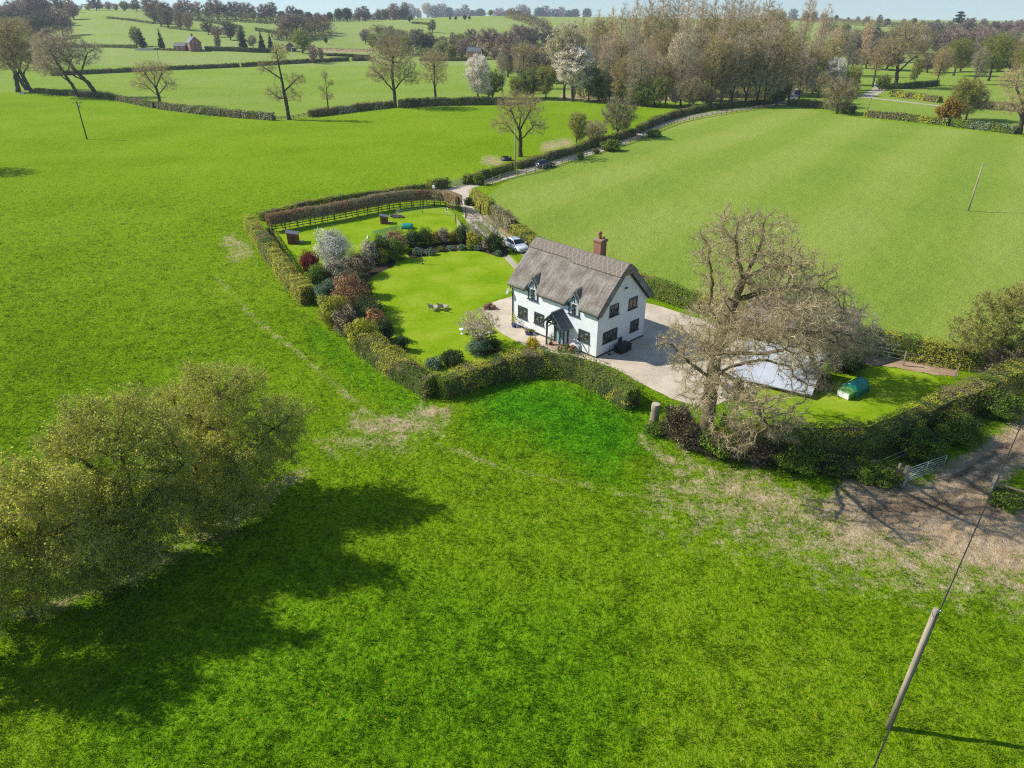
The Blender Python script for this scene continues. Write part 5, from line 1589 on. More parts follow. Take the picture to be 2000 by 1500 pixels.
K['poplar'] = (tree_meshes("poplar", B((0, 0, 19, 3.2, 3.2, 9.5), (0, 0, 11, 3.6, 3.6, 5)), [[(0, 0, 0), (.1, 0, 6), (0, .1, 14), (.1, 0, 25)]], .95, 420, 46, .34, BARK_PALE, T_ORANGE, (9, 1.7, .05), L_OLIVE, 1200, .10, jit=.22, up=.55, wild=.6, limb=.05, shell=.6), 28.5)
K['poplarb'] = (tree_meshes("poplar", B((.6, 0, 20, 3.6, 3.4, 8.5), (-1, 0, 12, 3.4, 3.2, 5), (1.4, .5, 9, 3, 3, 4)), [[(0, 0, 0), (-.2, 0, 5), (-.8, .1, 14), (-1, 0, 23)], [(-.2, 0, 4.5), (1.2, .2, 12), (2, 0, 22)]], .95, 450, 47, .36, BARK_PALE, T_GREY, (9, 1.7, .05), None, 0, jit=.22, up=.5, wild=.6, limb=.05, shell=.6), 28.5)
K['alder'] = (tree_meshes("alder", B((0, 0, 12, 4.2, 4, 6), (-1.5, 0, 6, 3.4, 3.2, 3.5)), [[(0, 0, 0), (.3, 0, 4), (.8, .1, 9), (.6, 0, 14)], [(.2, 0, 2), (-1.6, .2, 7), (-2, 0, 12)]], .8, 420, 48, .30, BARK_DARK, T_GREY, (9, 1.3, .045), L_OLIVE, 1500, .10, jit=.28, up=.3, limb=.045), 18)
K['alderb'] = (tree_meshes("alder", B((0, 0, 11.5, 4.6, 4.2, 5.5), (1.8, 0, 6.5, 3.2, 3.2, 3)), [[(0, 0, 0), (-.3, 0, 4), (-.8, .1, 9), (-.2, 0, 14)], [(-.2, 0, 2), (1.8, .2, 7), (2.4, 0, 11)]], .8, 420, 49, .30, BARK_DARK, T_OAK, (9, 1.3, .045), L_OLIVE, 5000, .11, jit=.28, up=.3, limb=.045), 17)
K['willow'] = (tree_meshes("willow", B((0, 0, 7.5, 4.2, 4, 3.8), (-1.6, 0, 4, 3, 3, 2.2)), [[(0, 0, 0), (.2, 0, 2), (.5, .1, 5), (.2, 0, 9)], [(.1, 0, 1.4), (-1.6, .2, 5)]], .6, 380, 50, .24, BARK_DARK, T_OAK, (10, 1.0, .035), L_LIME, 11000, .13, jit=.3, up=.2, limb=.045), 11.3)
K['willowp'] = (tree_meshes("willow", B((0, 0, 9, 5, 5, 4.6), (2, 0, 5, 3.4, 3, 2.4)), [[(0, 0, 0), (.2, 0, 2.4), (.5, .1, 6), (.2, 0, 10)], [(.1, 0, 1.8), (-2, .2, 6)], [(.1, 0, 2), (2.2, 0, 5.4)]], .7, 420, 51, .36, BARK_DARK, L_OLIVE, (13, 1.3, .045), L_LIME, 4200, .14, jit=.3, up=.25, limb=.05), 13.6)
K['thorn'] = (tree_meshes("thorn_bush", B((0, 0, 3.4, 3.0, 2.8, 2.6), (-1.2, 0, 1.8, 2.0, 2, 1.4)), [[(0, 0, 0), (.1, 0, 1), (.2, .1, 3)], [(0, 0, .6), (-1, .2, 2)]], .45, 220, 52, .16, BARK_DARK, T_OAK, (10, .7, .03), L_GREEN, 9000, .11, jit=.3, limb=.04), 6.0)
K['brush'] = (tree_meshes("bare_bush", B((0, 0, 3.2, 2.8, 2.8, 2.6)), [[(0, 0, 0), (.1, 0, .8), (.5, .1, 3)], [(0, 0, .5), (-.8, .2, 3)]], .45, 220, 53, .14, BARK_DARK, L_TAN, (14, .8, .03), L_OLIVE, 1500, .07, jit=.25, up=.35, limb=.035), 5.8)
K['blossom'] = (tree_meshes("blossom_tree", B((0, 0, 7.6, 3.6, 3.4, 4.2), (-1.4, 0, 4.2, 3, 3, 2)), [[(0, 0, 0), (.1, 0, 2.4), (.2, .1, 6), (.1, 0, 10)]], .55, 360, 54, .22, BARK_DARK, T_GREY, (9, .9, .03), L_WHITE, 14000, .13, jit=.3, up=.2, limb=.04), 12.0)
K['cream'] = (tree_meshes("blossom_tree", B((0, 0, 11, 4.6, 4.4, 5), (-2.4, 0, 7, 3, 3, 3)), [[(0, 0, 0), (.1, 0, 3), (.2, .1, 8), (.1, 0, 13)], [(.1, 0, 2.5), (-2.4, 0, 8)]], .75, 360, 55, .28, BARK_DARK, T_GREY, (9, 1.1, .035), L_CREAM, 14000, .15, jit=.3, up=.2, limb=.045), 16.0)
K['far'] = (tree_meshes("bare_hill_tree", B((0, 0, 7.5, 5.4, 5.2, 6.3), (2, 0, 5, 4, 3.6, 3.6)), [[(0, 0, 0), (.1, 0, 2), (.2, .1, 7)]], 1.1, 150, 56, .4, BARK_DARK, T_FAR, (16, 1.8, .13), None, 0, jit=.35, up=.2, limb=.09, k=(6, 4)), 14.0)
K['farb'] = (tree_meshes("bare_hill_tree", B((0, 0, 8.5, 4.4, 4.4, 6.8), (-2, 0, 5, 3.6, 3.6, 3.8)), [[(0, 0, 0), (.1, 0, 2), (.2, .1, 8)]], 1.1, 150, 57, .4, BARK_DARK, T_FAR, (15, 1.8, .13), L_OLIVE, 300, .25, jit=.35, up=.3, limb=.09, k=(6, 4)), 15.4)
K['fargreen'] = (tree_meshes("leafing_hill_tree", B((0, 0, 6.4, 5, 5, 5.6)), [[(0, 0, 0), (.1, 0, 2), (.2, .1, 6)]], 1.1, 120, 58, .4, BARK_DARK, T_GREY, (10, 1.6, .1), L_LIME, 3200, .30, jit=.35, limb=.09, k=(6, 4)), 12.2)
K['fardark'] = (tree_meshes("evergreen_hill_tree", B((0, 0, 6.5, 3.8, 3.8, 5)), [[(0, 0, 0), (.1, 0, 3), (0, .1, 8)]], 1.0, 120, 59, .35, BARK_DARK, T_GREY, (6, 1.4, .1), L_DARK, 3600, .28, jit=.3, limb=.09, k=(6, 4)), 11.6)
K['conifer'] = (tree_meshes("conifer", [(0, 0, 2.5, 2.6, 2.6, 2.2), (0, 0, 5.5, 1.9, 1.9, 2.4), (0, 0, 8.6, 1.1, 1.1, 2.2), (0, 0, 11, .5, .5, 1.2)], [[(0, 0, 0), (0, 0, 6), (0, 0, 11.4)]], .7, 260, 60, .25, BARK_DARK, L_CONIFER, (14, .8, .09), L_CONIFER, 4200, .20, jit=.2, up=-.15, droop=.3, limb=.06, k=(6, 4)), 12.2)
K['cedar'] = (tree_meshes("cedar", [(0, 0, 12, 4.5, 4.5, .9), (1.5, 0, 9.5, 5.5, 5, .9), (-2, 0, 7.5, 5, 5, .8), (0, 0, 14.5, 2.8, 2.8, .8)], [[(0, 0, 0), (0, 0, 8), (0, 0, 14.5)]], .9, 300, 61, .5, BARK_DARK, L_CONIFER, (14, 1.0, .10), L_CONIFER, 3800, .26, jit=.3, limb=.07, k=(6, 4)), 15.2)

TR = random.Random(77)
def T(kind, px, py, top, label, cat="tree", group=None, name=None, sx=1.0, rz=None, lean=(0, 0)):
    me, nom = K[kind]
    b = G(px, py)
    h = max(1.5, ztop(b, top))
    s = h / nom / (.93 if kind.startswith('poplar') else .97)
    nm = name or {'oak': 'oak_tree', 'oakb': 'oak_tree', 'stag': 'oak_tree', 'lean': 'leaning_tree', 'oakbud': 'oak_tree', 'poplar': 'poplar_tree', 'poplarb': 'poplar_tree', 'alder': 'alder_tree', 'alderb': 'alder_tree',
                  'willow': 'willow_tree', 'willowp': 'willow_tree', 'thorn': 'thorn_bush', 'brush': 'bare_bush', 'blossom': 'blossom_tree', 'cream': 'blossom_tree', 'conifer': 'conifer_tree', 'cedar': 'cedar_tree'}.get(kind, 'hill_tree')
    return tree(nm, me, b, label, cat, group, TR.random() * 6.28 if rz is None else rz, (s * sx, s * sx, s), lean)

T('oak', -80, 334, 200, "bare oak mostly beyond the left picture edge, shading the meadow", "oak tree")
gt = "bare trees along the left field hedges"
T('oakbud', 62, 180, 36, "leftmost pair of leaning trees in the field hedge, front trunk", group=gt, rz=0, lean=(0, -.10), sx=1.2)
T('oakbud', 52, 176, 40, "leaning bare tree with yellowish crown behind the leftmost pair", group=gt, rz=1.2, lean=(0, -.14), sx=1.2)
T('oakbud', 36, 180, 22, "tall tree with olive crown at the far left picture edge", group=gt, rz=2.5, lean=(0, -.22), sx=1.2)
T('lean', 155, 190, 62, "thick stumpy trunk with left sweeping branches in the field hedge", group=gt, rz=0, lean=(0, -.10), sx=1.15)
T('lean', 193, 189, 45, "curved leaning bare tree right of the stumpy trunk", group=gt, rz=.3, lean=(0, -.20), sx=1.3)
T('oakb', 314, 208, 118, "low spreading bare tree alone in the left hedge", group=gt, rz=.5, sx=1.1)
T('stag', 565, 234, 84, "tall narrow gnarled oak standing in the hedge gap", "oak tree", gt, rz=0)
T('stag', 641, 213, 138, "small crooked pale tree right of the narrow oak", "oak tree", gt, rz=2.8, sx=.8)
T('oak', 772, 210, 70, "large round bare oak in the middle field hedge", "oak tree", gt, rz=0)
T('oakb', 851, 200, 96, "upright bare oak between round oak and white blossom", "oak tree", gt, rz=2.2, sx=.80)
T('oakb', 1016, 306, 178, "lone flat topped bare oak beside the lane pole", "oak tree", gt, rz=0.0)
T('blossom', 934, 200, 106, "white blossom tree in the field hedge below the far brick house", "blossom tree")
T('alder', 981, 182, 100, "thin upright bare tree just right of the white blossom", sx=.7)
T('oakb', 1022, 172, 80, "bare twisted tree behind the lone flat topped oak", sx=.8)
T('thorn', 962, 192, 138, "green bush hugging the right side of the white blossom", "bush")
T('cream', 1102, 196, 48, "cream blossom tree at the left corner of the wood", "blossom tree", sx=.95)
T('blossom', 1118, 198, 84, "whiter blossom tree in front of the cream one", "blossom tree", sx=1.25)
T('cream', 1318, 196, 66, "pale pinkish blossom tree inside the wood", "blossom tree", sx=.7)
T('blossom', 1318, 208, 166, "small white blossom bush at the wood edge by the lane", "blossom bush")
T('blossom', 1622, 186, 112, "white blossom tree right of the lane tunnel", "blossom tree", rz=2)
# olive bushes by the lane
T('willow', 1126, 287, 219, "round olive bush beside the lane hedge, left of two", "bush", sx=.8)
T('brush', 1160, 282, 236, "brown olive bush between two taller lane bushes", "bush", sx=1.2)
T('brush', 1206, 268, 190, "tall pale fan shaped bush beside the lane hedge", "bush")
# right-hand trees
T('oakbud', 1704, 170, 76, "old oak with thick pale trunk by the farm road fork", "oak tree", sx=.85, rz=1)
T('oakbud', 1750, 172, 38, "largest old oak with golden crown right of the road fork", "oak tree", sx=1.2, rz=0)
T('thorn', 1722, 176, 146, "dark bush at the foot of the golden oak", "bush")
T('willow', 1785, 165, 118, "small spindly green tree below the golden oak's right limb", sx=.7)
T('alderb', 1828, 168, 92, "leaning ivy footed tree behind the dark roadside hedge", sx=1.1)
T('willowp', 1862, 148, 74, "round yellow green willow, left of the far right pair", "willow tree")
T('willowp', 1930, 158, 66, "round yellow green willow, right of the far right pair", "willow tree", rz=1)
T('alder', 1902, 165, 92, "purple brown bush tree between the two willows", sx=1.1)
T('alderb', 1972, 150, 78, "thin leaning tree right of the willow pair", sx=.9)
T('willowp', 1998, 152, 84, "yellow green willow cut by the right picture edge", "willow tree", rz=2)
T('willow', 1872, 236, 152, "lime green bushy tree behind the grey brown round bush", "bush", rz=1)
T('brush', 1886, 234, 166, "grey brown round bush beside the lime green tree", "bush", sx=1.05)
b = shrub(1853, 244, 36, 36, L_ORANGE, "orange flowering gorse bush in front of the round bush", dens=1.2)
T('oakb', 1990, 262, 120, "leaning bare oak at the right edge of the striped field", "oak tree", rz=.4, lean=(0, -.18), sx=1.1)
T('willow', 1660, 176, 128, "yellow green bush beside the pale road end", "bush")
T('thorn', 1640, 180, 132, "dark green bush between white blossom and pale road", "bush")
T('brush', 1634, 222, 152, "round brown bush in the hedge right of the lane tunnel", "bush", sx=1.15)
T('thorn', 1575, 178, 128, "green tree overhanging the left side of the blue tarpaulin", "tree")
T('brush', 1598, 190, 140, "dark brown bush just right of the blue tarpaulin", "bush")
# ---- the wood: rows front to back, each tree its own copy
front = [(1008, 196, 150, 'willow', "green bush left of the lane tunnel trees under twisted tree"), (1040, 192, 132, 'thorn', "bright green bush below the cream blossom's left side"),
         (1066, 194, 128, 'willow', "pale green willow bush left of the cream blossom"), (1150, 196, 130, 'willow', "round green willow right of the white blossom pair"), (1170, 198, 140, 'thorn', "dark green bush at the wood's front edge by the round willow"),
         (1206, 203, 158, 'willow', "low bright green bush at the field corner of the wood"), (1232, 205, 172, 'brush', "low brown brush in front of the wood's green bushes"), (1258, 208, 160, 'thorn', "pair of green bushes at the wood edge, left one"),
         (1288, 210, 148, 'willow', "pair of green bushes at the wood edge, right one"), (1345, 212, 150, 'brush', "large brown bush at the wood edge above the lane"), (1378, 210, 168, 'brush', "low brown bush beside the lane where hedge ends"),
         (1512, 202, 150, 'thorn', "dark ivy bush at the left side of the lane tunnel"), (1530, 196, 158, 'brush', "brown bush leaning over the lane tunnel")]
for x, y, t, k, l in front:
    T(k, x, y, t, l, "bush", "bushes along the front of the wood", sx=1.15 if k != 'willow' else 1.0)
wood_rows = [
    ("front row", 204, [(1190, 96), (1218, 110), (1246, 92), (1274, 100), (1302, 112), (1330, 84), (1358, 98), (1384, 74), (1408, 82), (1430, 62), (1452, 74), (1474, 60), (1496, 78), (1516, 70), (1536, 92), (1556, 104)], ['alder', 'alderb', 'alder']),
    ("second row", 184, [(1128, 92), (1160, 74), (1184, 66), (1210, 78), (1236, 62), (1262, 70), (1290, 58), (1316, 66), (1342, 50), (1366, 62), (1392, 44), (1416, 52), (1440, 36), (1464, 46), (1488, 42), (1512, 52), (1540, 70), (1564, 84), (1590, 92)], ['alderb', 'poplarb', 'alder']),
    ("third row", 164, [(1090, 60), (1120, 52), (1150, 46), (1176, 40), (1200, 44), (1226, 30), (1252, 36), (1278, 26), (1304, 34), (1330, 28), (1356, 20), (1384, 28), (1410, 16), (1436, 22), (1462, 18), (1488, 22), (1516, 34), (1548, 48), (1580, 62), (1612, 70)], ['poplar', 'poplarb', 'poplar', 'alderb']),
    ("back row", 148, [(1068, 82), (1098, 66), (1134, 40), (1162, 30), (1186, 22), (1212, 16), (1238, 6), (1262, -2), (1286, -8), (1310, -6), (1334, -12), (1358, -2), (1380, 4), (1404, -8), (1430, -10), (1454, -6), (1478, 0), (1506, 16), (1560, -4), (1592, 18), (1620, 50), (1650, 54), (1680, 44)], ['poplar', 'poplarb']),
]
for rn, y, row, kinds in wood_rows:
    for i, (x, t) in enumerate(row):
        k = kinds[i % len(kinds)]
        nm = {'alder': 'grey bare alder', 'alderb': 'olive budding alder', 'poplar': 'orange brown tall poplar', 'poplarb': 'grey brown tall poplar'}[k]
        T(k, x + TR.uniform(-4, 4), y + TR.uniform(-4, 4), t + TR.uniform(-3, 3), f"{nm}, {ORD[i] if i < 20 else 'last but ' + ['two', 'one', 'none'][i - 20]} from the left in the wood's {rn}", group="bare trees of the dense wood", sx=1.05 if k.startswith('a') else .92)
T('poplarb', 1492, 200, 64, "leaning forked pale poplar at the right of the wood", "tree", rz=0, lean=(0, .38), sx=.8)

# ---- hills and skyline: rows of small trees, told apart by landmark and order
def row(pts, n, hpx, kinds, where, group, jit=3.0, hv=.3):
    xs = np.array([p[0] for p in pts], float); ys = np.array([p[1] for p in pts], float)
    for i in range(n):
        x = xs[0] + (xs[-1] - xs[0]) * (i + .5) / n + TR.uniform(-jit, jit) * 1.5
        y = float(np.interp(x, xs, ys)) + TR.uniform(-.4, .4) * jit * .5
        k = kinds[TR.randrange(len(kinds))]
        h = hpx * TR.uniform(1 - hv, 1 + hv) * (.8 if k in ('fardark', 'fargreen') else 1)
        nm = {'far': 'bare brown tree', 'farb': 'bare grey tree', 'fargreen': 'pale green tree', 'fardark': 'dark evergreen tree', 'conifer': 'pointed conifer', 'alder': 'bare grey tree', 'cream': 'pale blossom tree'}[k]
        T(k, x, y, y - h, f"{ORD[i]} tree from the left {where}, {nm[:-5] if nm.endswith(' tree') else nm}", "tree", group, sx=TR.uniform(1.05, 1.5))
sk = "small trees along the skyline"
row([(-60, 60), (0, 56), (70, 50), (110, 46)], 9, 50, ['far', 'far', 'farb', 'fardark'], "in the dark wood on the left hill", "trees of the left hill wood")
row([(-40, 40), (60, 30), (150, 24)], 8, 32, ['far', 'farb', 'fardark'], "behind the dark left hill wood", "trees of the left hill wood")
row([(66, 84), (130, 70)], 3, 56, ['far'], "below the left hill wood", "trees of the left hill wood")
row([(128, 52), (148, 36)], 2, 34, ['far', 'farb'], "beside the left hill wood's right edge", "trees of the left hill wood")
row([(165, 20), (250, 22), (330, 24)], 9, 20, ['far', 'farb', 'fargreen'], "on the skyline left of the farmhouse", sk)
row([(300, 48), (335, 57), (384, 62)], 4, 40, ['far', 'farb'], "on the slope above the red brick farmhouse", "trees above the farmhouse")
row([(296, 46), (310, 44)], 1, 42, ['farb'], "leaning on the hill crest", "trees above the farmhouse")
row([(340, 36), (420, 38), (520, 42), (600, 44)], 14, 32, ['far', 'farb', 'farb', 'fardark'], "on the hill crest behind the farmhouse", sk)
row([(400, 66), (440, 76), (480, 82)], 4, 30, ['far', 'farb'], "in the gardens right of the farmhouse", "garden trees by the farmhouse")
row([(552, 78), (590, 72), (625, 66), (636, 60)], 7, 38, ['far', 'farb'], "in the purple brown belt behind the brick barn", "trees behind the brick barn")
row([(560, 50), (620, 44), (720, 41), (800, 38)], 13, 27, ['far', 'farb', 'farb', 'fardark'], "along the top of the central field", sk)
row([(735, 34), (800, 32), (870, 31)], 9, 20, ['far', 'farb', 'cream'], "on the far crest above the central field", sk)
row([(872, 32), (960, 31), (1060, 30), (1150, 30)], 18, 18, ['far', 'fardark', 'farb', 'fargreen', 'fardark'], "on the far crest left of the wood", sk)
row([(870, 40), (925, 39)], 4, 10, ['fardark'], "among dark bushes on the central hill", "bushes on the central hill")
row([(996, 34), (1030, 44), (1062, 56)], 7, 16, ['far'], "in the slanting tree belt on the central hill", "trees of the slanting belt")
row([(735, 66), (800, 84), (860, 88), (930, 86)], 10, 24, ['fargreen', 'far', 'farb'], "in the valley belt behind the round oak", "trees of the valley belt")
row([(745, 102), (810, 106), (880, 108), (915, 106)], 8, 40, ['fargreen', 'far', 'farb'], "in the valley trees left of the brick house", "trees of the valley belt")
row([(945, 108), (1000, 112), (1060, 116)], 6, 46, ['far', 'far', 'farb', 'fargreen'], "in the valley trees right of brick house", "trees of the valley belt")
row([(1000, 88), (1050, 90), (1090, 90)], 5, 34, ['far', 'farb'], "in the brown belt left of the wood top", "trees of the valley belt")
row([(838, 64), (850, 63)], 1, 20, ['farb'], "standing dark on the central hill slope", "bushes on the central hill")
T('fardark', 800, 44, 32, "round dark bush on the crest of the central field", "bush")
T('far', 714, 86, 56, "small lone bare tree on the central field slope", "tree")
T('fargreen', 728, 94, 66, "pale green tree beside the lone tree on the central slope", "tree")
row([(1500, 36), (1600, 42), (1700, 50)], 10, 18, ['far', 'farb', 'fardark'], "on the skyline right of the wood", sk)
row([(1700, 52), (1800, 52), (1900, 56), (2000, 58)], 13, 18, ['far', 'farb', 'fardark'], "on the skyline at the far right", sk)
row([(1600, 66), (1660, 74), (1720, 84)], 6, 28, ['far', 'fargreen'], "in the brown trees left of the golden oak", "trees of the right valley")
row([(1770, 78), (1830, 84), (1900, 88), (1990, 84)], 10, 34, ['far', 'far', 'farb'], "in the purple brown belt above the willows", "trees of the right valley")
row([(1800, 66), (1900, 68), (2000, 70)], 8, 26, ['far'], "in the upper brown belt at the far right", "trees of the right valley")
row([(1640, 118), (1700, 120), (1760, 122)], 4, 46, ['far', 'farb'], "behind the old oaks at the road fork", "trees of the right valley")
row([(1840, 126), (1920, 128), (2010, 128)], 5, 40, ['fargreen', 'farb'], "behind the yellow green willows", "trees of the right valley")
row([(1630, 98), (1720, 102), (1860, 108), (2010, 112)], 14, 42, ['far', 'farb', 'far', 'fargreen'], "in the long middle belt right of the wood", "trees of the right valley")
row([(1655, 132), (1690, 134), (1745, 138)], 4, 50, ['far', 'farb'], "close behind the thick trunked old oak", "trees of the right valley")
row([(1790, 142), (1880, 140), (2000, 140)], 6, 44, ['farb', 'fargreen', 'far'], "just behind the round willows", "trees of the right valley")
row([(850, 110), (960, 116), (1085, 122)], 11, 34, ['far', 'farb', 'fargreen'], "in the middle belt behind the white blossom", "trees of the valley belt")
row([(985, 150), (1050, 158), (1090, 162)], 5, 54, ['alder', 'far', 'farb'], "between white blossom and cream blossom", "trees of the valley belt")
T('cedar', 1868, 60, 24, "dark flat tiered cedar on the right skyline", "cedar tree")
T('conifer', 280, 94, 56, "dark pointed conifer left of the red brick farmhouse, wider one", "conifer", sx=1.2)
T('conifer', 317, 96, 57, "dark slim conifer nearest the red brick farmhouse", "conifer", sx=.9)
T('fargreen', 268, 90, 52, "yellow green tree behind the wider farmhouse conifer", "tree", sx=.8)
T('conifer', 476, 98, 54, "dark conifer in the garden hedge right of the farmhouse", "conifer")
T('conifer', 513, 100, 62, "second dark slim conifer right of the farmhouse", "conifer")
T('conifer', 530, 98, 66, "short dark conifer near the narrow oak's top", "conifer")
T('cream', 496, 99, 68, "pale blossom tree between the two garden conifers", "blossom tree")
T('fargreen', 592, 104, 55, "bright green leafy tree beside the brick barn", "tree", sx=1.05)
T('far', 614, 124, 86, "small bare tree in the far hedge, left of two", "tree", sx=.7)
T('far', 628, 122, 92, "small bare tree in the far hedge, right of two", "tree", sx=.6)
T('fardark', 637, 86, 72, "low dark bush at the foot of the central field", "bush")
T('farb', 428, 97, 62, "thin bare tree just right of the farmhouse gable", "tree", sx=.7)
shrub(1650, 728, 66, 44, L_DARK, "dark green ivy bush behind the teal hen house", spk=.5)
shrub(1600, 762, 40, 30, L_TAN, "low brown brush at the garage roof corner", dens=.4, spk=2)

# scrub that fills the far tree belts
def thicket(path, width, height, label, seed, mats=None, ls=.55, dens=1.6):
    return hedge(path, width, height, mats or [T_FAR, L_DARK, L_OLIVE], label, seed, dens, ls, name="thicket", spk=1.0, lump=.5, core=False, cat="thicket", patch=.02)
thicket([(-80, 64), (20, 60), (80, 52), (120, 44)], 22, 6, "dark scrub under the left hill wood", 60)
thicket([(-40, 36), (60, 26), (150, 20)], 16, 6, "scrub behind the left hill wood", 61)
thicket([(300, 24), (340, 38), (430, 42), (520, 46), (610, 48)], 14, 6, "scrub along the crest behind the farmhouse", 62)
thicket([(160, 17), (250, 17), (330, 20)], 10, 4, "scrub on the skyline left of the farmhouse", 63)
thicket([(550, 80), (596, 76), (636, 66)], 16, 7, "purple brown scrub behind the brick barn", 64)
thicket([(590, 44), (660, 41), (740, 39), (806, 38)], 12, 5, "dark scrub along the top of the central field", 65, [L_DARK, T_FAR, L_GREEN])
thicket([(730, 32), (870, 31), (980, 30), (1070, 30), (1160, 31)], 12, 5, "dark scrub along the far crest left of the wood", 66, [L_DARK, T_FAR, L_GREEN])
thicket([(735, 68), (800, 86), (860, 90), (940, 88), (1010, 92)], 14, 5, "scrub in the valley behind the round oak", 67, [T_FAR, L_OLIVE, L_GREEN])
thicket([(745, 106), (820, 110), (900, 112), (915, 112)], 8, 4, "pale scrub left of the far brick house", 68, [L_OLIVE, T_FAR, L_LIME])
thicket([(950, 112), (1010, 118), (1070, 124)], 12, 6, "brown scrub right of the far brick house", 69, [L_HTAN, T_FAR, L_OLIVE])
thicket([(994, 34), (1030, 44), (1066, 58)], 12, 6, "scrub in the slanting belt on the central hill", 70)
thicket([(1490, 38), (1600, 44), (1700, 52), (1800, 53), (1900, 57), (2050, 58)], 14, 5, "scrub along the right skyline", 71, [T_FAR, L_DARK, L_OLIVE])
thicket([(1600, 70), (1660, 78), (1730, 86)], 14, 7, "brown scrub left of the golden oak", 72, [T_FAR, L_OLIVE])
thicket([(1770, 82), (1830, 88), (1900, 92), (2050, 90)], 20, 8, "purple brown scrub above the willows", 73, [T_FAR, L_DARK], .4, 2.2)
thicket([(1840, 130), (1920, 132), (2040, 132)], 9, 5, "green scrub behind the yellow green willows", 74, [L_OLIVE, L_GREEN, L_HTAN])
thicket([(1120, 190), (1200, 192), (1290, 194), (1390, 196), (1520, 190)], 9, 3.5, "brown undergrowth along the floor of the wood", 75, [L_HTAN, L_DARK, L_GREEN], .25, 7)
thicket([(1120, 168), (1260, 170), (1400, 172), (1540, 170)], 9, 4, "undergrowth deeper inside the wood", 76, [L_HTAN, L_DARK, L_OLIVE], .3, 5)
# ------------------------------------------------------------------ garden shrubs
shrub(604, 532, 36, 34, L_RED, "small dark red shrub by the tall side hedge")
shrub(650, 520, 66, 62, L_WHITE, "white blossom shrub at the paddock fence, upper one", twig=BARK_PALE, dens=1.0, spk=.4)
shrub(655, 566, 54, 52, L_CREAM, "paler cream blossom shrub in front of the white one", dens=.9, spk=.5)
shrub(622, 572, 42, 46, L_GREEN, "dark green shrub between red shrub and blossoms")
shrub(640, 600, 44, 44, L_BLUE, "grey green shrub beside the copper bush")
shrub(686, 612, 68, 68, L_COPPER, "large copper brown bush at the lawn edge")
shrub(706, 582, 40, 44, L_DARK, "dark evergreen bush behind the copper bush")
shrub(716, 632, 60, 42, L_DARK, "dark green bush at the right foot of the copper bush")
shrub(652, 640, 64, 54, L_PRIVET, "yellow green mounded bush left of the brown twiggy one", dens=1.1)
shrub(676, 656, 46, 48, L_TAN, "brown twiggy bush between two green mounds", spk=1.5, dens=.5)
shrub(733, 648, 38, 40, L_COPPER, "small reddish bush below the dark green one")
shrub(706, 690, 56, 56, L_PRIVET, "yellow green mounded bush beside the brown hedge end", dens=1.1)
shrub(752, 668, 34, 40, L_DARK, "upright bronze dark plant at the lawn edge")
shrub(782, 688, 28, 28, L_DARK, "small round dark bush inside the hedge corner")
shrub(700, 542, 50, 40, L_TAN, "tan twiggy shrub right of the cream blossom", spk=1.5, dens=.5)
shrub(722, 518, 36, 42, L_CREAM, "pinkish cream shrub behind the paddock fence", dens=.7)
shrub(740, 512, 40, 42, L_DARK, "dark leaved shrub at the gap to the little gate")
shrub(748, 508, 34, 30, L_PRIVET, "yellow flecked shrub below the little gate", dy=-1.0)
shrub(770, 510, 38, 38, L_GREEN, "round green shrub casting shade on the lawn")
shrub(772, 494, 40, 36, L_BEECH, "red brown shrub beside the little dark gate")
shrub(773, 482, 14, 13, L_RED, "tiny bright red plant at the little gate")
bord = [(806, 484, 30, 30, L_DARK, "dark shrub at the left end of the flower border"), (828, 480, 28, 30, L_GREEN, "green shrub behind the green post"), (846, 477, 22, 22, L_YELLOW, "yellow green shrub in the flower border middle"),
        (864, 476, 26, 26, L_TAN, "tan shrub in the flower border"), (883, 473, 18, 18, L_YELLOW, "bright yellow flowering shrub in the flower border"), (902, 476, 30, 32, L_DARK, "dark shrub right of the yellow flowers"),
        (926, 482, 30, 28, L_PRIVET, "yellow green shrub left of the drive tree"), (815, 500, 20, 14, L_BLUE, "low grey green cushion at the border's left tip"), (840, 499, 18, 12, L_BLUE, "low blue green cushion beside the green post"),
        (862, 492, 14, 10, L_GREEN, "small green cushion, left of the blue pair"), (880, 490, 14, 9, L_BLUE, "small blue green cushion in the border middle"), (902, 489, 16, 10, L_BLUE, "blue green cushion left of the bright green one"),
        (917, 489, 16, 10, L_LIME, "bright green cushion plant in the border front"), (934, 490, 16, 10, L_BLUE, "blue green cushion under the drive tree"), (966, 494, 34, 32, L_DARK, "dark evergreen shrub at the border's right end"),
        (972, 501, 14, 10, L_BLUE, "silver green cushion at the border's right tip"), (955, 486, 30, 20, L_TAN, "brown shrub at the foot of the drive tree")]
for x, y, w, hh, l, lab in bord: shrub(x, y, w, hh, l, lab, group="plants of the curving flower border", name="border_plant", cat="plant")
shrub(938, 694, 50, 28, L_BLUE, "low dark blue green bush at the lower lawn edge, left one", name="low_bush")
shrub(964, 690, 30, 24, L_DARK, "small dark bush right of the blue green one", name="low_bush")
shrub(882, 716, 46, 24, L_DARK, "low dark bush nearest the hedge corner", name="low_bush")
shrub(846, 722, 34, 18, L_BLUE, "pale grey green plants inside the hedge corner", name="low_bush")
shrub(1040, 682, 26, 20, L_YELLOW, "yellow flowering bush beside the gravel at the hedge")
shrub(1326, 858, 58, 52, L_HTAN, "brown twiggy bush right of the tall stump", dens=.25, spk=7.0)
shrub(1350, 880, 60, 36, L_HTAN, "tangled brown brambles at the oak's foot, left side", dens=.3, spk=6, name="bramble_bush")
shrub(1410, 896, 80, 44, L_GREEN, "green ivy and nettles at the oak's foot", spk=.8, name="bramble_bush")
shrub(1480, 905, 90, 40, L_HTAN, "brown brambles right of the oak's foot", dens=.3, spk=5, name="bramble_bush")
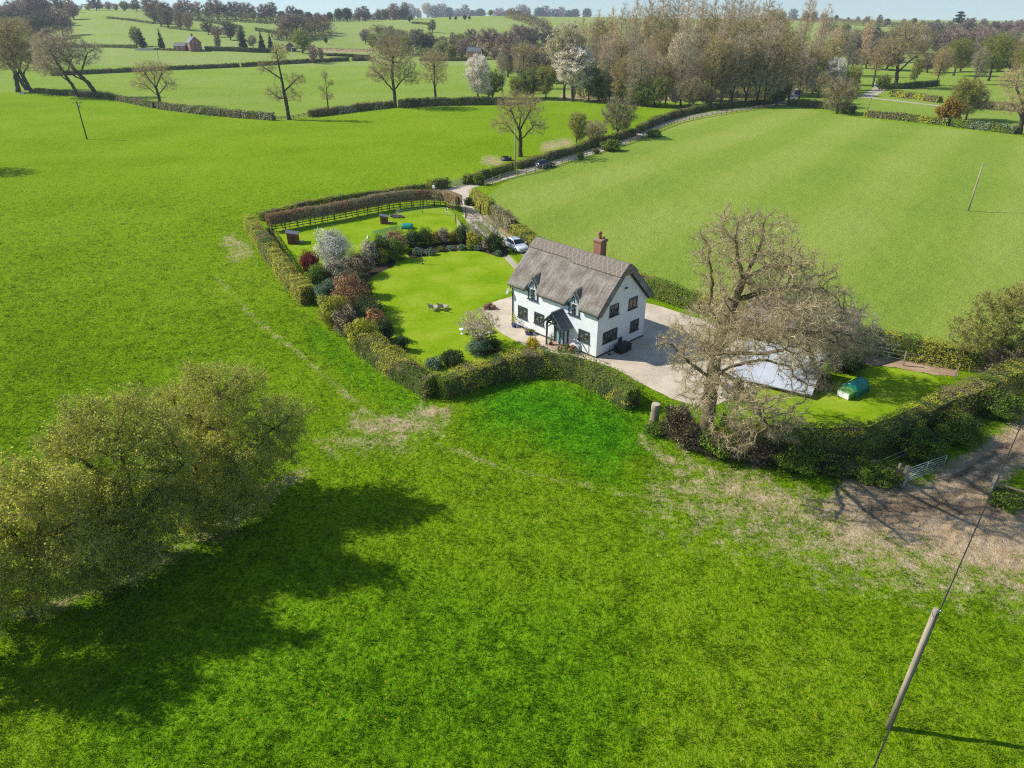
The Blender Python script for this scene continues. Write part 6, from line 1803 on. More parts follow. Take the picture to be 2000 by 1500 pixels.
shrub(1560, 922, 90, 36, L_GREEN, "green nettle bank below the back garden hedge", name="nettle_patch", cat="plant")
shrub(1640, 930, 70, 26, L_GREEN, "green brambles by the rough fence", dens=.5, spk=1.5, name="bramble_bush")
shrub(1732, 950, 60, 22, L_LIME, "bright green grass tuft at the metal gate's post", name="grass_tuft", cat="plant")
shrub(1700, 944, 60, 28, L_GREEN, "green nettles beside the rough fence", name="nettle_patch", cat="plant")
shrub(1284, 850, 44, 16, L_GREEN, "green nettles at the foot of the tall stump", name="nettle_patch", cat="plant")
shrub(1800, 905, 70, 40, L_GREEN, "dark nettles on the bank above the metal gate", name="nettle_patch", cat="plant")
shrub(1870, 868, 80, 36, L_GREEN, "green weeds on the bank beside the mud", name="nettle_patch", cat="plant")
shrub(1950, 820, 80, 36, L_GREEN, "green weeds on the bank at the right edge", name="nettle_patch", cat="plant")
shrub(1975, 990, 60, 12, L_GREEN, "green weeds under the short rail fence", name="grass_tuft", cat="plant")
shrub(1150, 352 + 0, 1, 1, L_GREEN, "x") if False else None
for i, (x, y, w, hh) in enumerate([(934, 362, 22, 18), (1134, 312, 12, 14), (1194, 296, 36, 18), (1278, 268, 26, 12), (1165, 301, 12, 8)]):
    shrub(x, y, w, hh, L_GREEN, ["clipped round bush at the end of the rail fence", "small dark bush on the rail fence right of the car", "large dark bush midway along the rail fence", "bush beyond the large one on the rail fence", "tiny bush between two rail fence bushes"][i], dens=1.3, name="fence_bush", cat="bush")
shrub(914, 402, 16, 14, L_DARK, "small dark plant below the tall clipped drive hedge")

# small trees
def small_tree(px, py, top, wid, leaf, n, label, seed, bark=BARK_PALE, cat="tree", twig=None):
    b = G(px, py); h = ztop(b, top); r = wid * math.hypot(b.y, H) / FPX / 2
    me = tree_meshes("small_tree", [(0, 0, h * .64, r, r, h * .36)], [[(0, 0, 0), (.05, 0, h * .25), (.1, 0, h * .4)], [(.05, 0, h * .22), (-r * .5, .1, h * .55)], [(.05, 0, h * .25), (r * .5, -.1, h * .6)]], h / 13, 260, seed, .11, bark, twig or T_GREY, (7, h * .10, .016), leaf, n, .05, jit=.35, up=.15, limb=.02)
    return tree("small_tree", me, b, label, cat)
small_tree(938, 676, 604, 84, L_CREAM, 2600, "small pale blossoming tree over the picnic table", 71, BARK_DARK, twig=T_GREY)
small_tree(950, 482, 418, 84, L_CREAM, 900, "small bare twiggy tree beside the drive", 72)

# ------------------------------------------------------------------ stump, sheds, hen houses
b = G(1277, 828)
m = MB()
prof = []
for k in range(9):
    z = 1.75 * k / 8; prof.append((0.43 - .10 * min(1, z / .6) + .02 * math.sin(k * 2.1), z))
m.lathe((0, 0, 0), prof + [(.30, 1.77), (0.0, 1.78)], 18)
o = m.build("tree_stump", [simple("stump_bark", (0.34, 0.27, 0.20), 0.95, 0.05, 0.5, 5.0, bmp=.8, stretch=(2, 2, .4))], None, b)
tag(o, "tall cut tree stump with pale flat top at the hedge end", "tree stump")
m = MB(); m.lathe((0, 0, 1.782), [(0.31, 0), (.15, .008), (0, .01)], 18); m.build("cut_face", WOOD_PALE, o)

def shed(px, py, rz, w, d, h, label):
    e = empty("hen_shed", G(px, py), label, "hen shed", "brown hen sheds in the paddock", rz)
    m = MB()
    V = [(-w / 2, -d / 2, .08), (w / 2, -d / 2, .08), (w / 2, d / 2, .08), (-w / 2, d / 2, .08), (-w / 2, -d / 2, h), (w / 2, -d / 2, h * .80), (w / 2, d / 2, h * .80), (-w / 2, d / 2, h)]
    m.add(V, [(0, 1, 5, 4), (1, 2, 6, 5), (2, 3, 7, 6), (3, 0, 4, 7), (3, 2, 1, 0)])
    for k in range(1, 7):
        z = .08 + (h * .8 - .08) * k / 7
        m.box(-w / 2 - .012, w / 2 + .012, -d / 2 - .012, -d / 2 - .002, z - .012, z + .012)
    m.build("wall", WOOD_RED, e)
    m = MB(); ov = .12
    q = [(-w / 2 - ov, -d / 2 - ov, h + .03), (w / 2 + ov, -d / 2 - ov, h * .80 - .02), (w / 2 + ov, d / 2 + ov, h * .80 - .02), (-w / 2 - ov, d / 2 + ov, h + .03)]
    m.add(q + [(x, y, z + .06) for x, y, z in q], [(3, 2, 1, 0), (4, 5, 6, 7), (0, 1, 5, 4), (1, 2, 6, 5), (2, 3, 7, 6), (3, 0, 4, 7)])
    m.build("roof", FELT, e)
    m = MB(); m.box(-.28, .28, -d / 2 - .05, -d / 2 - .014, .25, h * .66); m.build("door", WOOD_DARK, e)
    return e
shed(574, 474, .25, 1.5, 1.5, 1.55, "brown hen shed with grey sloping roof at the left of the paddock")
shed(751, 436, .1, 1.1, 1.1, 1.25, "darker brown hen shed nearer the rail fence")

def dome(px, py, rz, L, r, label, scale=1.0, name="plastic_coop"):
    e = empty(name, G(px, py), label, "hen coop", None, rz)
    m = MB(); V = []; F = []
    n = 9
    for i, (x, k) in enumerate([(-L / 2, .82), (-L / 2 + .08, .96), (-L / 4, 1), (L / 4, 1), (L / 2 - .08, .96), (L / 2, .82)]):
        for j in range(n):
            a = math.pi * j / (n - 1)
            V.append((x, -math.cos(a) * r * k, .12 + math.sin(a) ** .75 * r * 1.05 * k))
    for i in range(5):
        for j in range(n - 1): F.append((i * n + j, (i + 1) * n + j, (i + 1) * n + j + 1, i * n + j + 1))
    F += [tuple(range(n))[::-1], tuple(range(5 * n, 6 * n))]
    m.add(V, F, smooth=False)
    m.build("shell", TEAL, e, bevel=.03)
    m = MB(); m.box(-L / 2 - .03, L / 2 + .03, -r - .03, r + .03, .04, .14); m.build("base", BLACK, e)
    return e
dome(796, 446, -.12, 1.5, .6, "bright teal hen coop with mesh run in the paddock")
dome(656, 470, .1, 1.2, .5, "small teal hen coop behind the white blossom shrub")
# green wire run
MESHG = simple("green_wire", (0.02, 0.22, 0.12), 0.5, 0.4, 0.1)
rb = G(757, 458)
e = empty("wire_run", rb, "low green mesh tunnel leading to the teal coop", "hen run", None, math.atan2(G(790, 450).y - rb.y, G(790, 450).x - rb.x))
L = 4.3
m = MB()
for k in range(10):
    x = -L / 2 + L * k / 9
    m.tube([(x, -.75 * math.cos(a), .9 * math.sin(a)) for a in np.linspace(0, math.pi, 9)], .018, 4, cap=False)
m.build("hoops", MESHG, e)
m = MB()
for k in range(9):
    a = math.pi * k / 8
    m.tube([(-L / 2, -.75 * math.cos(a), .9 * math.sin(a)), (L / 2, -.75 * math.cos(a), .9 * math.sin(a))], .016, 4)
for k in range(44):
    x = -L / 2 + L * k / 43
    m.tube([(x, -.745 * math.cos(a), .895 * math.sin(a)) for a in np.linspace(0, math.pi, 7)], .011, 3, cap=False)
m.build("mesh", MESHG, e)
# pale slabs, feeders, dark pallets
def slab(px, py, w, d, h, label, mat=WHITE, name="paving_slab", cat="slab", rz=.3, group=None):
    m = MB(); m.box(-w / 2, w / 2, -d / 2, d / 2, .0, h)
    o = m.build(name, mat, None, G(px, py) + Vector((0, 0, .014)), bevel=.02); o.rotation_euler = (0, 0, rz)
    return tag(o, label, cat, group)
slab(622, 500, .9, .7, .08, "white slab lying on the grass by the blossom shrub", STONE)
slab(590, 472, .6, .5, .10, "pale slab beside the left hen shed", STONE)
slab(763, 434, .5, .4, .10, "pale slab beside the darker hen shed", STONE)
def feeder(px, py, label):
    m = MB(); m.lathe((0, 0, 0), [(.22, 0), (.24, .06), (.14, .08), (.13, .28), (.05, .36), (.0, .37)], 14)
    tag(m.build("hen_feeder", WHITE, None, G(px, py)), label, "hen feeder", "white hen feeders by the mesh run")
feeder(719, 465, "white hen feeder at the left end of the mesh run"); feeder(751, 463, "white hen feeder in front of the mesh run")
pb = G(772, 424)
for k, (dx, dy, rz, lab) in enumerate([(0, .5, .1, "dark pallet lying behind the other by the dark shed"), (.5, -.3, .05, "dark pallet lying in front by the dark shed")]):
    m = MB()
    for j in range(6): m.box(-.85, .85, -.45 + j * .16, -.45 + j * .16 + .11, .14, .17)
    for j in (-.8, 0, .72): m.box(j, j + .09, -.45, .46, .012, .138)
    o = m.build("pallet", simple("slate_wood", (0.075, 0.07, 0.08), .8, .2, .3) if "slate_wood" not in MATS else MATS["slate_wood"], None, pb + Vector((dx, dy, 0))); o.rotation_euler = (0, 0, rz); tag(o, lab, "pallet", "dark pallets on the paddock grass")

# big teal hen house with run in the back garden
e = empty("hen_house", G(1664, 768), "teal covered hen run with white front panel on the back lawn", "hen house", None, .62)
m = MB(); n = 9; V = []; F = []
for x, k in ((-.6, .93), (-.55, 1), (1.3, 1.0), (1.35, .93)):
    for j in range(n):
        a = math.pi * j / (n - 1); V.append((x, -math.cos(a) * .72 * k, .04 + (math.sin(a) ** .6) * 1.05 * k))
for i in range(3):
    for j in range(n - 1): F.append((i * n + j, (i + 1) * n + j, (i + 1) * n + j + 1, i * n + j + 1))
F += [tuple(range(n))[::-1], tuple(range(3 * n, 4 * n))]
m.add(V, F); m.build("cover", TEAL, e, bevel=.02)
m = MB(); m.box(-1.40, -.60, -.55, .55, .03, .62); m.add([(-1.42, -.58, .62), (-.6, -.58, .62), (-.6, .58, .62), (-1.42, .58, .62), (-1.42, 0, .80), (-.6, 0, .80)], [(0, 1, 5, 4), (2, 3, 4, 5), (0, 4, 3), (1, 2, 5)])
m.build("nest_box", simple("lime_plastic", (0.16, 0.36, 0.09), .4, .4, .15), e, bevel=.02)
m = MB(); m.box(-1.435, -1.405, -.50, .50, .06, .56); m.build("front_panel", WHITE, e)
m = MB()
for k in range(5): m.tube([(-.3 + .35 * k, -.735, .15), (-.3 + .35 * k, -.735, .42)], .02, 6)
m.build("vents", BLACK, e)

# ------------------------------------------------------------------ outbuildings behind the oak
def gable_block(name, loc, rz, w, d, hw, hr, wall, roof, label, cat, over=.25, parts=None, group=None):
    e = empty(name, loc, label, cat, group, rz)
    m = MB()
    m.add([(-w / 2, -d / 2, 0), (w / 2, -d / 2, 0), (w / 2, d / 2, 0), (-w / 2, d / 2, 0), (-w / 2, -d / 2, hw), (w / 2, -d / 2, hw), (w / 2, d / 2, hw), (-w / 2, d / 2, hw), (-w / 2, 0, hr), (w / 2, 0, hr)],
          [(0, 1, 5, 4), (2, 3, 7, 6), (1, 2, 6, 9, 5), (3, 0, 4, 8, 7)])
    m.build("wall", wall, e)
    m = MB(); sl = (hr - hw) / (d / 2)
    for s in (-1, 1):
        a = (-w / 2 - over, s * (d / 2 + over), hw - sl * over + .04); b_ = (w / 2 + over, s * (d / 2 + over), hw - sl * over + .04)
        c = (w / 2 + over, 0, hr + .04); dd = (-w / 2 - over, 0, hr + .04)
        q = [a, b_, c, dd]; up = [(x, y, z + .12) for x, y, z in q]
        m.add(q + up, [(3, 2, 1, 0), (4, 5, 6, 7), (0, 1, 5, 4), (1, 2, 6, 5), (3, 0, 4, 7)] if s < 0 else [(0, 1, 2, 3), (7, 6, 5, 4), (0, 4, 5, 1), (1, 5, 6, 2), (3, 7, 4, 0)])
    m.box(-w / 2 - over, w / 2 + over, -.10, .10, hr + .12, hr + .22)
    r = m.build("roof", roof, e)
    return e, r
bc = (G(1475, 735) + G(1610, 690)) / 2
rz = math.radians(-31)
e, r = gable_block("old_barn", G(1556, 668), rz, 9.2, 4.6, 2.3, 4.0, BRICK, TILE, "old barn with brown tiled roof half hidden by the oak", "barn")
m = MB(); m.box(-2.2, .2, -2.38, -2.302, 0.02, 2.05); m.build("door", WOOD_DARK, e)
m = MB(); m.box(1.6, 2.6, -2.36, -2.302, .9, 1.8); m.build("window", GLASS, e)
# garage with pale lean-to roof
PALE_ROOF = simple("pale_sheet_roof", (0.47, 0.50, 0.55), 0.6, 0.3, 0.10, 1.5)
g = empty("garage", G(1516, 740), "low garage with broad pale grey sheet roof under the oak", "garage", None, rz)
m = MB()
m.add([(-3, -2, 0), (3, -2, 0), (3, 2.2, 0), (-3, 2.2, 0), (-3, -2, .42), (3, -2, .42), (3, 2.2, 1.86), (-3, 2.2, 1.86)], [(0, 1, 5, 4), (1, 2, 6, 5), (2, 3, 7, 6), (3, 0, 4, 7)])
m.build("wall", BRICK, g)
m = MB()
q = [(-3.25, -2.35, .36), (3.25, -2.35, .36), (3.25, 2.5, 2.0), (-3.25, 2.5, 2.0)]
m.add(q + [(x, y, z + .08) for x, y, z in q], [(3, 2, 1, 0), (4, 5, 6, 7), (0, 1, 5, 4), (1, 2, 6, 5), (2, 3, 7, 6), (3, 0, 4, 7)])
rr = m.build("roof", PALE_ROOF, g)
m = MB()
for k in range(1, 6): x = -3.25 + 6.5 * k / 6; m.bar((x, -2.34, .45), (x, 2.49, 2.09), .03, .02)
m.build("roof_seams", PALE_ROOF, rr)
m = MB(); m.box(-3.07, -3.004, .5, 2.0, .02, 1.25); m.build("door", WOOD_PALE, g)
# things by the garage
def bin_(px, py, h, mat, label, rz=.4):
    e = empty("wheelie_bin", G(px, py), label, "wheelie bin", "bins beside the garage", rz)
    m = MB(); m.add([(-.25, -.3, .06), (.25, -.3, .06), (.25, .3, .06), (-.25, .3, .06), (-.29, -.36, h), (.29, -.36, h), (.29, .36, h), (-.29, .36, h)], [(3, 2, 1, 0), (4, 5, 6, 7), (0, 1, 5, 4), (1, 2, 6, 5), (2, 3, 7, 6), (3, 0, 4, 7)])
    m.build("body", mat, e, bevel=.02)
    m = MB(); m.box(-.31, .31, -.38, .40, h + .01, h + .07); m.build("lid", mat, e, bevel=.02)
    m = MB()
    for x in (-.27, .27): m.tube([(x - .03, .3, .1), (x + .03, .3, .1)], .1, 12)
    m.build("wheels", BLACK, e)
GREYBIN = simple("grey_plastic", (0.20, 0.21, 0.22), .5, .4, .1)
bin_(1418, 775, 1.0, GREYBIN, "grey wheelie bin in front of the garage, left one"); bin_(1440, 765, 1.0, BLACK, "black wheelie bin close to the garage door")

# ------------------------------------------------------------------ garden furniture
def bench(px, py, rz, label):
    e = empty("garden_bench", G(px, py), label, "garden seat", "pair of wooden seats on the lawn", rz)
    m = MB()
    for k in range(7): m.box(-.32, .32, -.55 + k * .14, -.55 + k * .14 + .115, .36, .39)
    m.box(-.35, -.32, -.55, .42, .30, .38); m.box(.32, .35, -.55, .42, .30, .38)
    m.build("seat", WOOD_PALE, e)
    m = MB(); 
    for k in range(5): m.bar((-.32, .44 + .05 * k, .45 + .115 * k), (.32, .44 + .05 * k, .45 + .115 * k), .025, .10)
    for x in (-.33, .33): m.bar((x, .42, .36), (x, .68, .98), .04, .05)
    m.build("backrest", WOOD_PALE, e)
    me = MB().box(-.03, .03, -.03, .03, .0, .36).mesh("leg", WOOD_PALE)
    for x in (-.32, .32):
        for y in (-.5, .4): link("leg", me, e, (x, y, .013))
bench(848, 606, 2.6, "wooden garden seat on the open lawn, left of the pair")
bench(866, 605, 2.7, "wooden garden seat on the open lawn, right of the pair")

tb = G(934, 650)
e = empty("picnic_table", tb, "weathered round edged wooden table under the small blossoming tree", "table", None, .5)
m = MB()
for k in range(8): m.box(-1.0, 1.0, -.5 + k * .126, -.5 + k * .126 + .11, .70, .74)
m.build("tabletop", WOOD_PALE, e)
me = MB().box(-.05, .05, -.05, .05, .013, .70).mesh("leg", WOOD_PALE)
for x in (-.85, .85):
    for y in (-.4, .4): link("leg", me, e, (x, y, 0))
def gbench(dx, dy, rz, label):
    e = empty("garden_bench", tb + Vector((dx, dy, 0)), label, "bench", "benches round the garden table", rz)
    m = MB()
    for k in range(3): m.box(-.85, .85, -.2 + k * .14, -.2 + k * .14 + .12, .42, .45)
    m.build("seat", WOOD_PALE, e)
    me = MB().box(-.04, .04, -.16, .16, .013, .42).mesh("leg", WOOD_PALE)
    for x in (-.7, .7): link("leg", me, e, (x, 0, 0))
gbench(-.6, 1.1, .5, "pale bench on the far side of the garden table"); gbench(.55, -1.1, .5, "pale bench on the near side of the garden table")
m = MB(); m.lathe((0, 0, 0), [(.0, .45), (.30, .46), (.32, .50), (.0, .52)], 16); m.tube([(0, 0, .0), (0, 0, .46)], .04, 8); m.lathe((0, 0, 0), [(.18, .013), (.16, .05), (.05, .09)], 12)
tag(m.build("round_table", WHITE, None, G(903, 652)), "small round white table at the left of the garden bench", "table")
def log(px, py, r, h, label):
    b = G(px, py); m = MB(); m.lathe((0, 0, 0), [(r * 1.05, .0), (r, h * .3), (r, h * .96), (r * .92, h), (0, h)], 14)
    tag(m.build("log_round", simple("log_bark", (0.15, 0.09, 0.055), .9, .1, .4) if "log_bark" not in MATS else MATS["log_bark"], None, b + Vector((0, 0, .022))), label, "log", "dark log rounds at the gravel edge")
log(950, 604, .33, .45, "dark log round at the gravel edge, left one"); log(957, 601, .28, .5, "dark log round at the gravel edge, taller middle one"); log(963, 604, .3, .4, "dark log round at the gravel edge, right one")

def potted(px, py, r, h, leaf, ph, label, mat=BLUEPOT):
    b = G(px, py) + Vector((0, 0, .023))
    e = empty("plant_pot", b, label, "plant pot")
    m = MB(); m.lathe((0, 0, 0), [(r * .7, 0), (r * .95, h * .6), (r, h), (r * 1.06, h), (r * 1.06, h - .02), (r * .85, h - .03), (0, h - .05)], 16); m.build("pot", mat, e)
    SEED[0] += 1
    link("plant", shrub_mesh("plant", r * 1.6, ph, leaf, 260, .05, SEED[0]), e, (0, 0, h * .9))
potted(1004, 639, .27, .38, L_PRIVET, 1.15, "blue pot with a tall yellow green plant by the cottage corner")
potted(1030, 654, .24, .34, L_TAN, .35, "blue pot under the second front window, left one")
potted(1038, 653, .22, .30, L_GREEN, .25, "blue pot under the second front window, right one")
p = hpt(-3.1, -.9); 
def hpot(x, y, r, h, leaf, ph, label, mat=BLACK):
    b = hpt(x, y, .023); e = empty("plant_pot", b, label, "plant pot")
    m = MB(); m.lathe((0, 0, 0), [(r * .7, 0), (r * .95, h * .6), (r, h), (r * 1.06, h), (r * 1.06, h - .02), (r * .85, h - .03), (0, h - .05)], 14); m.build("pot", mat, e)
    SEED[0] += 1; link("plant", shrub_mesh("plant", r * 1.7, ph, leaf, 220, .05, SEED[0]), e, (0, 0, h * .9))
hpot(-3.25, -1.35, .22, .32, L_TAN, .4, "dark pot right of the porch with brown plants")
hpot(-2.85, -.8, .2, .3, L_GREEN, .5, "dark pot behind the brown one beside the porch")
hpot(-4.75, -.95, .18, .25, L_GREEN, 1.1, "climbing plant in a pot inside the porch")
hpot(-2.35, -.55, .22, .2, simple_pink if False else L_BEECH, .4, "low pink brown plants at the front wall right of porch", STONE)
hpot(-1.85, -.5, .2, .2, L_BLUE, .3, "low grey green plants at the front wall", STONE)
shrub(1118, 690, 20, 12, L_BEECH, "small reddish plant at the cottage's front wall foot")
o_ = hpt(.75, 3.0)
e = empty("storage_box", o_ + Vector((0, 0, .023)), "black storage box against the cottage gable", "storage box", None, HOUSE_RZ)
m = MB(); m.box(-.42, .42, -.75, .75, 0, .62); m.build("body", BLACK, e, bevel=.02)
m = MB(); m.box(-.46, .46, -.79, .79, .625, .70); m.build("lid", BLACK, e, bevel=.02)
m = MB(); m.tube([(0, 0, 0), (.02, .05, .9)], .03, 6); m.lathe((0, 0, 0), [(.16, .0), (.16, .03), (.0, .05)], 10)
tag(m.build("boot_scraper", BLACK, None, hpt(.35, 1.5, .023)), "small black stand at the gable wall foot", "stand")

# black ring feeders in the field
def trough(px, py, r, label):
    m = MB(); m.lathe((0, 0, 0), [(r, 0), (r * 1.02, .7), (r * .97, .7), (r * .95, .1), (0, .1)], 22)
    tag(m.build("water_trough", BLACK, None, G(px, py)), label, "trough")
trough(989, 313, 1.1, "round black trough in the field below the lone oak")

# ------------------------------------------------------------------ cars
def paint(name, col, rough=.25, metal=.0):
    m, t, p = new_mat(name, rough, .5)
    p.inputs["Base Color"].default_value = (*col, 1); p.inputs["Metallic"].default_value = metal; p.inputs["Coat Weight"].default_value = .6
    return m
CARGLASS = paint("car_glass", (0.012, 0.016, 0.022), .05)
TYRE = simple("tyre_rubber", (0.018, 0.018, 0.02), .85, .2, .1)
LAMPG = paint("lamp_glass", (0.55, 0.57, 0.6), .1)
TAIL = paint("tail_lamp", (0.35, 0.012, 0.012), .2)
def car(loc, rz, mat, label, suv=0.0):
    e = empty("parked_car", loc, label, "car", None, rz)
    S = suv
    st = [(2.16, .52, .34, .56, .62, .40), (2.08, .76, .24, .62, .70, .58), (1.75, .87, .20, .72, .80, .66), (1.30, .90, .20, .80, .90, .72), (.95, .91, .20, .85, .97, .76), (.25, .91, .20, .90, 1.40 + S, .60), (-.35, .91, .20, .92, 1.49 + S, .62),
          (-1.05, .91, .20, .95, 1.46 + S, .60), (-1.62, .90, .22, .98, 1.28 + S, .58), (-2.02, .85, .28, .95, 1.02 + S * .6, .64), (-2.14, .72, .38, .78, .84, .58)]
    V = []; F = []; rings = []
    for x, hw, zl, zb, zt, ht in st:
        r = [(x, 0, zl), (x, hw * .88, zl), (x, hw, zl + .16), (x, hw * 1.0, zb - .14), (x, hw * .95, zb), (x, ht, zt - .05), (x, ht * .75, zt), (x, 0, zt + .025)]
        full = r + [(a, -b, c) for a, b, c in r[-2:0:-1]]
        rings.append(len(V)); V += full
    n = 14
    for i in range(len(st) - 1):
        for j in range(n):
            F.append((rings[i] + j, rings[i] + (j + 1) % n, rings[i + 1] + (j + 1) % n, rings[i + 1] + j))
    F += [tuple(range(n))[::-1], tuple(range(rings[-1], rings[-1] + n))]
    me = bpy.data.meshes.new("body"); me.from_pydata(V, [], F); me.materials.append(mat)
    bm = bmesh.new(); bm.from_mesh(me); bmesh.ops.recalc_face_normals(bm, faces=bm.faces); bm.to_mesh(me); bm.free()
    me.polygons.foreach_set("use_smooth", [True] * len(F)); me.update()
    body = link("body", me, e)
    P = lambda i, j: Vector(V[rings[i] + j])
    def glass(name, stations, js, ends=(.07, .07)):
        m = MB(); rows = []
        for k, i in enumerate(stations):
            r = [P(i, j) for j in js]
            rows.append(r)
        rows[0] = [a.lerp(b, ends[0]) for a, b in zip(rows[0], rows[1])]
        rows[-1] = [a.lerp(b, ends[1]) for a, b in zip(rows[-1], rows[-2])]
        for r in rows:
            a0, a1 = r[0].lerp(r[1], .12), r[-1].lerp(r[-2], .12)
            r[0], r[-1] = a0, a1
        cen = Vector((0, 0, .8))
        vs = []
        for r in rows:
            for p in r: vs.append(p + (p - cen).normalized() * .028)
        n_ = len(js)
        fs = [(a * n_ + b, a * n_ + b + 1, (a + 1) * n_ + b + 1, (a + 1) * n_ + b) for a in range(len(rows) - 1) for b in range(n_ - 1)]
        m.add(vs, fs, smooth=True)
        m.build(name, CARGLASS, e)
    glass("windscreen", [4, 5], [5, 6, 7, 8, 9])
    glass("rear_window", [7, 8, 9], [5, 6, 7, 8, 9], (.1, .3))
    glass("side_window", [4, 5, 6, 7, 8], [4, 5], (.25, .15))
    glass("side_window", [4, 5, 6, 7, 8], [10, 9], (.25, .15))
    for x in (1.32, -1.36):
        for s in (-1, 1):
            w = MB(); w.tube([(0, -.11, 0), (0, -.09, 0), (0, .09, 0), (0, .11, 0)], [.29, .33, .33, .29], 20)
            wo = w.build("wheel", TYRE, e, (x, s * .82, .33))
            w = MB(); w.lathe((0, 0, 0), [(.23, 0), (.21, .015), (.08, .02), (0, .03)], 16)
            ri = w.build("rim", CHAIN, wo, (0, s * .105, 0)); ri.rotation_euler = (-s * math.pi / 2, 0, 0)
    for s in (-1, 1):
        m = MB(); m.add([(2.10, s * .50, .60), (2.02, s * .80, .64), (1.93, s * .84, .72), (2.05, s * .52, .69)], [(0, 1, 2, 3) if s < 0 else (3, 2, 1, 0)])
        o = m.build("headlight", LAMPG, e); o.location = (.03, s * .01, .02)
        m = MB(); m.box(-2.16, -2.06, s * .70 - .12, s * .70 + .12, .80, .95); m.build("tail_light", TAIL, e, bevel=.02)
        m = MB(); m.box(.78, .95, s * .98 - .09, s * .98 + .09, .93, 1.06); m.build("mirror", mat, e, bevel=.03)
    m = MB(); m.box(2.12, 2.185, -.42, .42, .36, .52); m.build("grille", BLACK, e, bevel=.02)
    m = MB(); m.box(2.186, 2.195, -.26, .26, .36, .47); m.box(-2.165, -2.155, -.26, .26, .62, .73); m.build("number_plate", WHITE, e)
    return e
c0 = G(988, 470); c1 = G(1023, 500)
WP = paint("white_car_paint", (0.72, 0.74, 0.77)); DP = paint("navy_car_paint", (0.012, 0.016, 0.04), .2)
car(G(1008, 487) + Vector((0, 0, .02)), math.radians(-58), WP, "white hatchback parked on the drive facing the cottage")
car(G(1064, 327) + Vector((0, 0, .02)), math.radians(38), DP, "dark navy car parked in the lane by the rail fence", .08)
# blue tarpaulin-covered thing by the lane
bb = G(1558, 184)
m = MB()
rng = random.Random(5); V = []; F = []
for i in range(7):
    for j in range(12):
        a = j / 12 * 6.283; k = [1.0, 1.03, 1.0, .95, .8, .45, .05][i]; z = [0, .4, .8, 1.15, 1.4, 1.5, 1.52][i]
        V.append((1.3 * k * math.copysign(abs(math.cos(a)) ** .6, math.cos(a)) + rng.uniform(-.05, .05), .8 * k * math.copysign(abs(math.sin(a)) ** .6, math.sin(a)) + rng.uniform(-.05, .05), z))
for i in range(6):
    for j in range(12): F.append((i * 12 + j, i * 12 + (j + 1) % 12, (i + 1) * 12 + (j + 1) % 12, (i + 1) * 12 + j))
m.add(V, F, smooth=True)
tag(m.build("tarpaulin_heap", simple("blue_tarpaulin", (0.01, 0.03, 0.30), .45, .4, .2), None, bb), "bright blue tarpaulin covered heap beside the lane tunnel", "tarpaulin")

# ------------------------------------------------------------------ far houses
PANE_W = [WHITE, GLASS]
def far_windows(e, spots):
    for x, y, z, w, h, ax in spots:
        m = MB()
        if ax == 'y': m.box(x - w / 2, x + w / 2, y - .06, y, z, z + h)
        else: m.box(x, x + .06, y - w / 2, y + w / 2, z, z + h)
        f = m.build("window", WHITE, e)
        m = MB()
        if ax == 'y': m.box(x - w / 2 + .12, x + w / 2 - .12, y - .075, y - .062, z + .12, z + h - .12)
        else: m.box(x + .062, x + .075, y - w / 2 + .12, y + w / 2 - .12, z + .12, z + h - .12)
        m.build("pane", GLASS, f)
e, r = gable_block("brick_farmhouse", G(380, 98.5), math.radians(-52), 9.0, 7.0, 4.6, 7.8, BRICK, SLATE, "far red brick farmhouse with slate roof and chimney on the left hill foot", "house", .3)
far_windows(e, [(4.5, -1.8, 1, 1.1, 1.3, 'x'), (4.5, 1.8, 1, 1.1, 1.3, 'x'), (4.5, -1.2, 3.9, 1.0, 1.2, 'x'), (4.5, 1.2, 3.9, 1.0, 1.2, 'x'), (-1, -3.5, 3.0, 1, 1.2, 'y'), (2, -3.5, 3.0, 1, 1.2, 'y')])
m = MB(); m.box(-.5, .5, -.45, .45, 7.3, 9.3); m.box(-.58, .58, -.53, .53, 9.3, 9.5); m.build("chimney", BRICK, r)
e2, r2 = gable_block("brick_outhouse", G(355, 98.5), math.radians(-8), 7.5, 4.5, 2.6, 4.2, BRICK, SLATE, "low brick outhouse joined to the left of the far farmhouse", "outhouse", .25)
far_windows(e2, [(-1.5, -2.25, .9, 1, 1.0, 'y'), (1.6, -2.25, .1, 1, 2.0, 'y')])
e3, r3 = gable_block("brick_barn", G(567, 99.5), math.radians(-72), 7.0, 5.0, 3.2, 5.0, BRICK, TILE, "far brick barn with gable end beside the bright green tree", "barn", .2)
far_windows(e3, [(3.5, 0, 1, 1.2, 1.2, 'x')])
e4, r4 = gable_block("white_garage", G(575, 100.5), math.radians(-75), 5.5, 3.6, 2.3, 3.4, WHITE, SLATE, "small white gabled garage beside the far brick barn", "garage", .2)
m = MB(); m.box(2.75, 2.82, -1.2, 1.2, .05, 2.0); m.build("door", FRAME, e4)
e5, r5 = gable_block("brick_house", G(928, 116), math.radians(-14), 8.5, 6.0, 4.6, 6.8, simple("orange_brick", (0.48, 0.20, 0.11), .9, .1, .2), SLATE, "far orange brick house with tall chimney behind the white blossom tree", "house", .25)
far_windows(e5, [(-2.2, -3.0, 1, 1, 1.2, 'y'), (2, -3.0, 1, 1, 1.2, 'y'), (-2.2, -3.0, 3.2, 1, 1.1, 'y'), (2, -3.0, 3.2, 1, 1.1, 'y')])
m = MB(); m.box(-.45, .45, -.4, .4, 6.2, 9.0); m.box(-.52, .52, -.47, .47, 9.0, 9.2); m.build("chimney", BRICK, r5)
m = MB(); m.box(-6, 6, -.15, .15, 0, 1.2); m.box(-6.05, 6.05, -.2, .2, 1.2, 1.3)
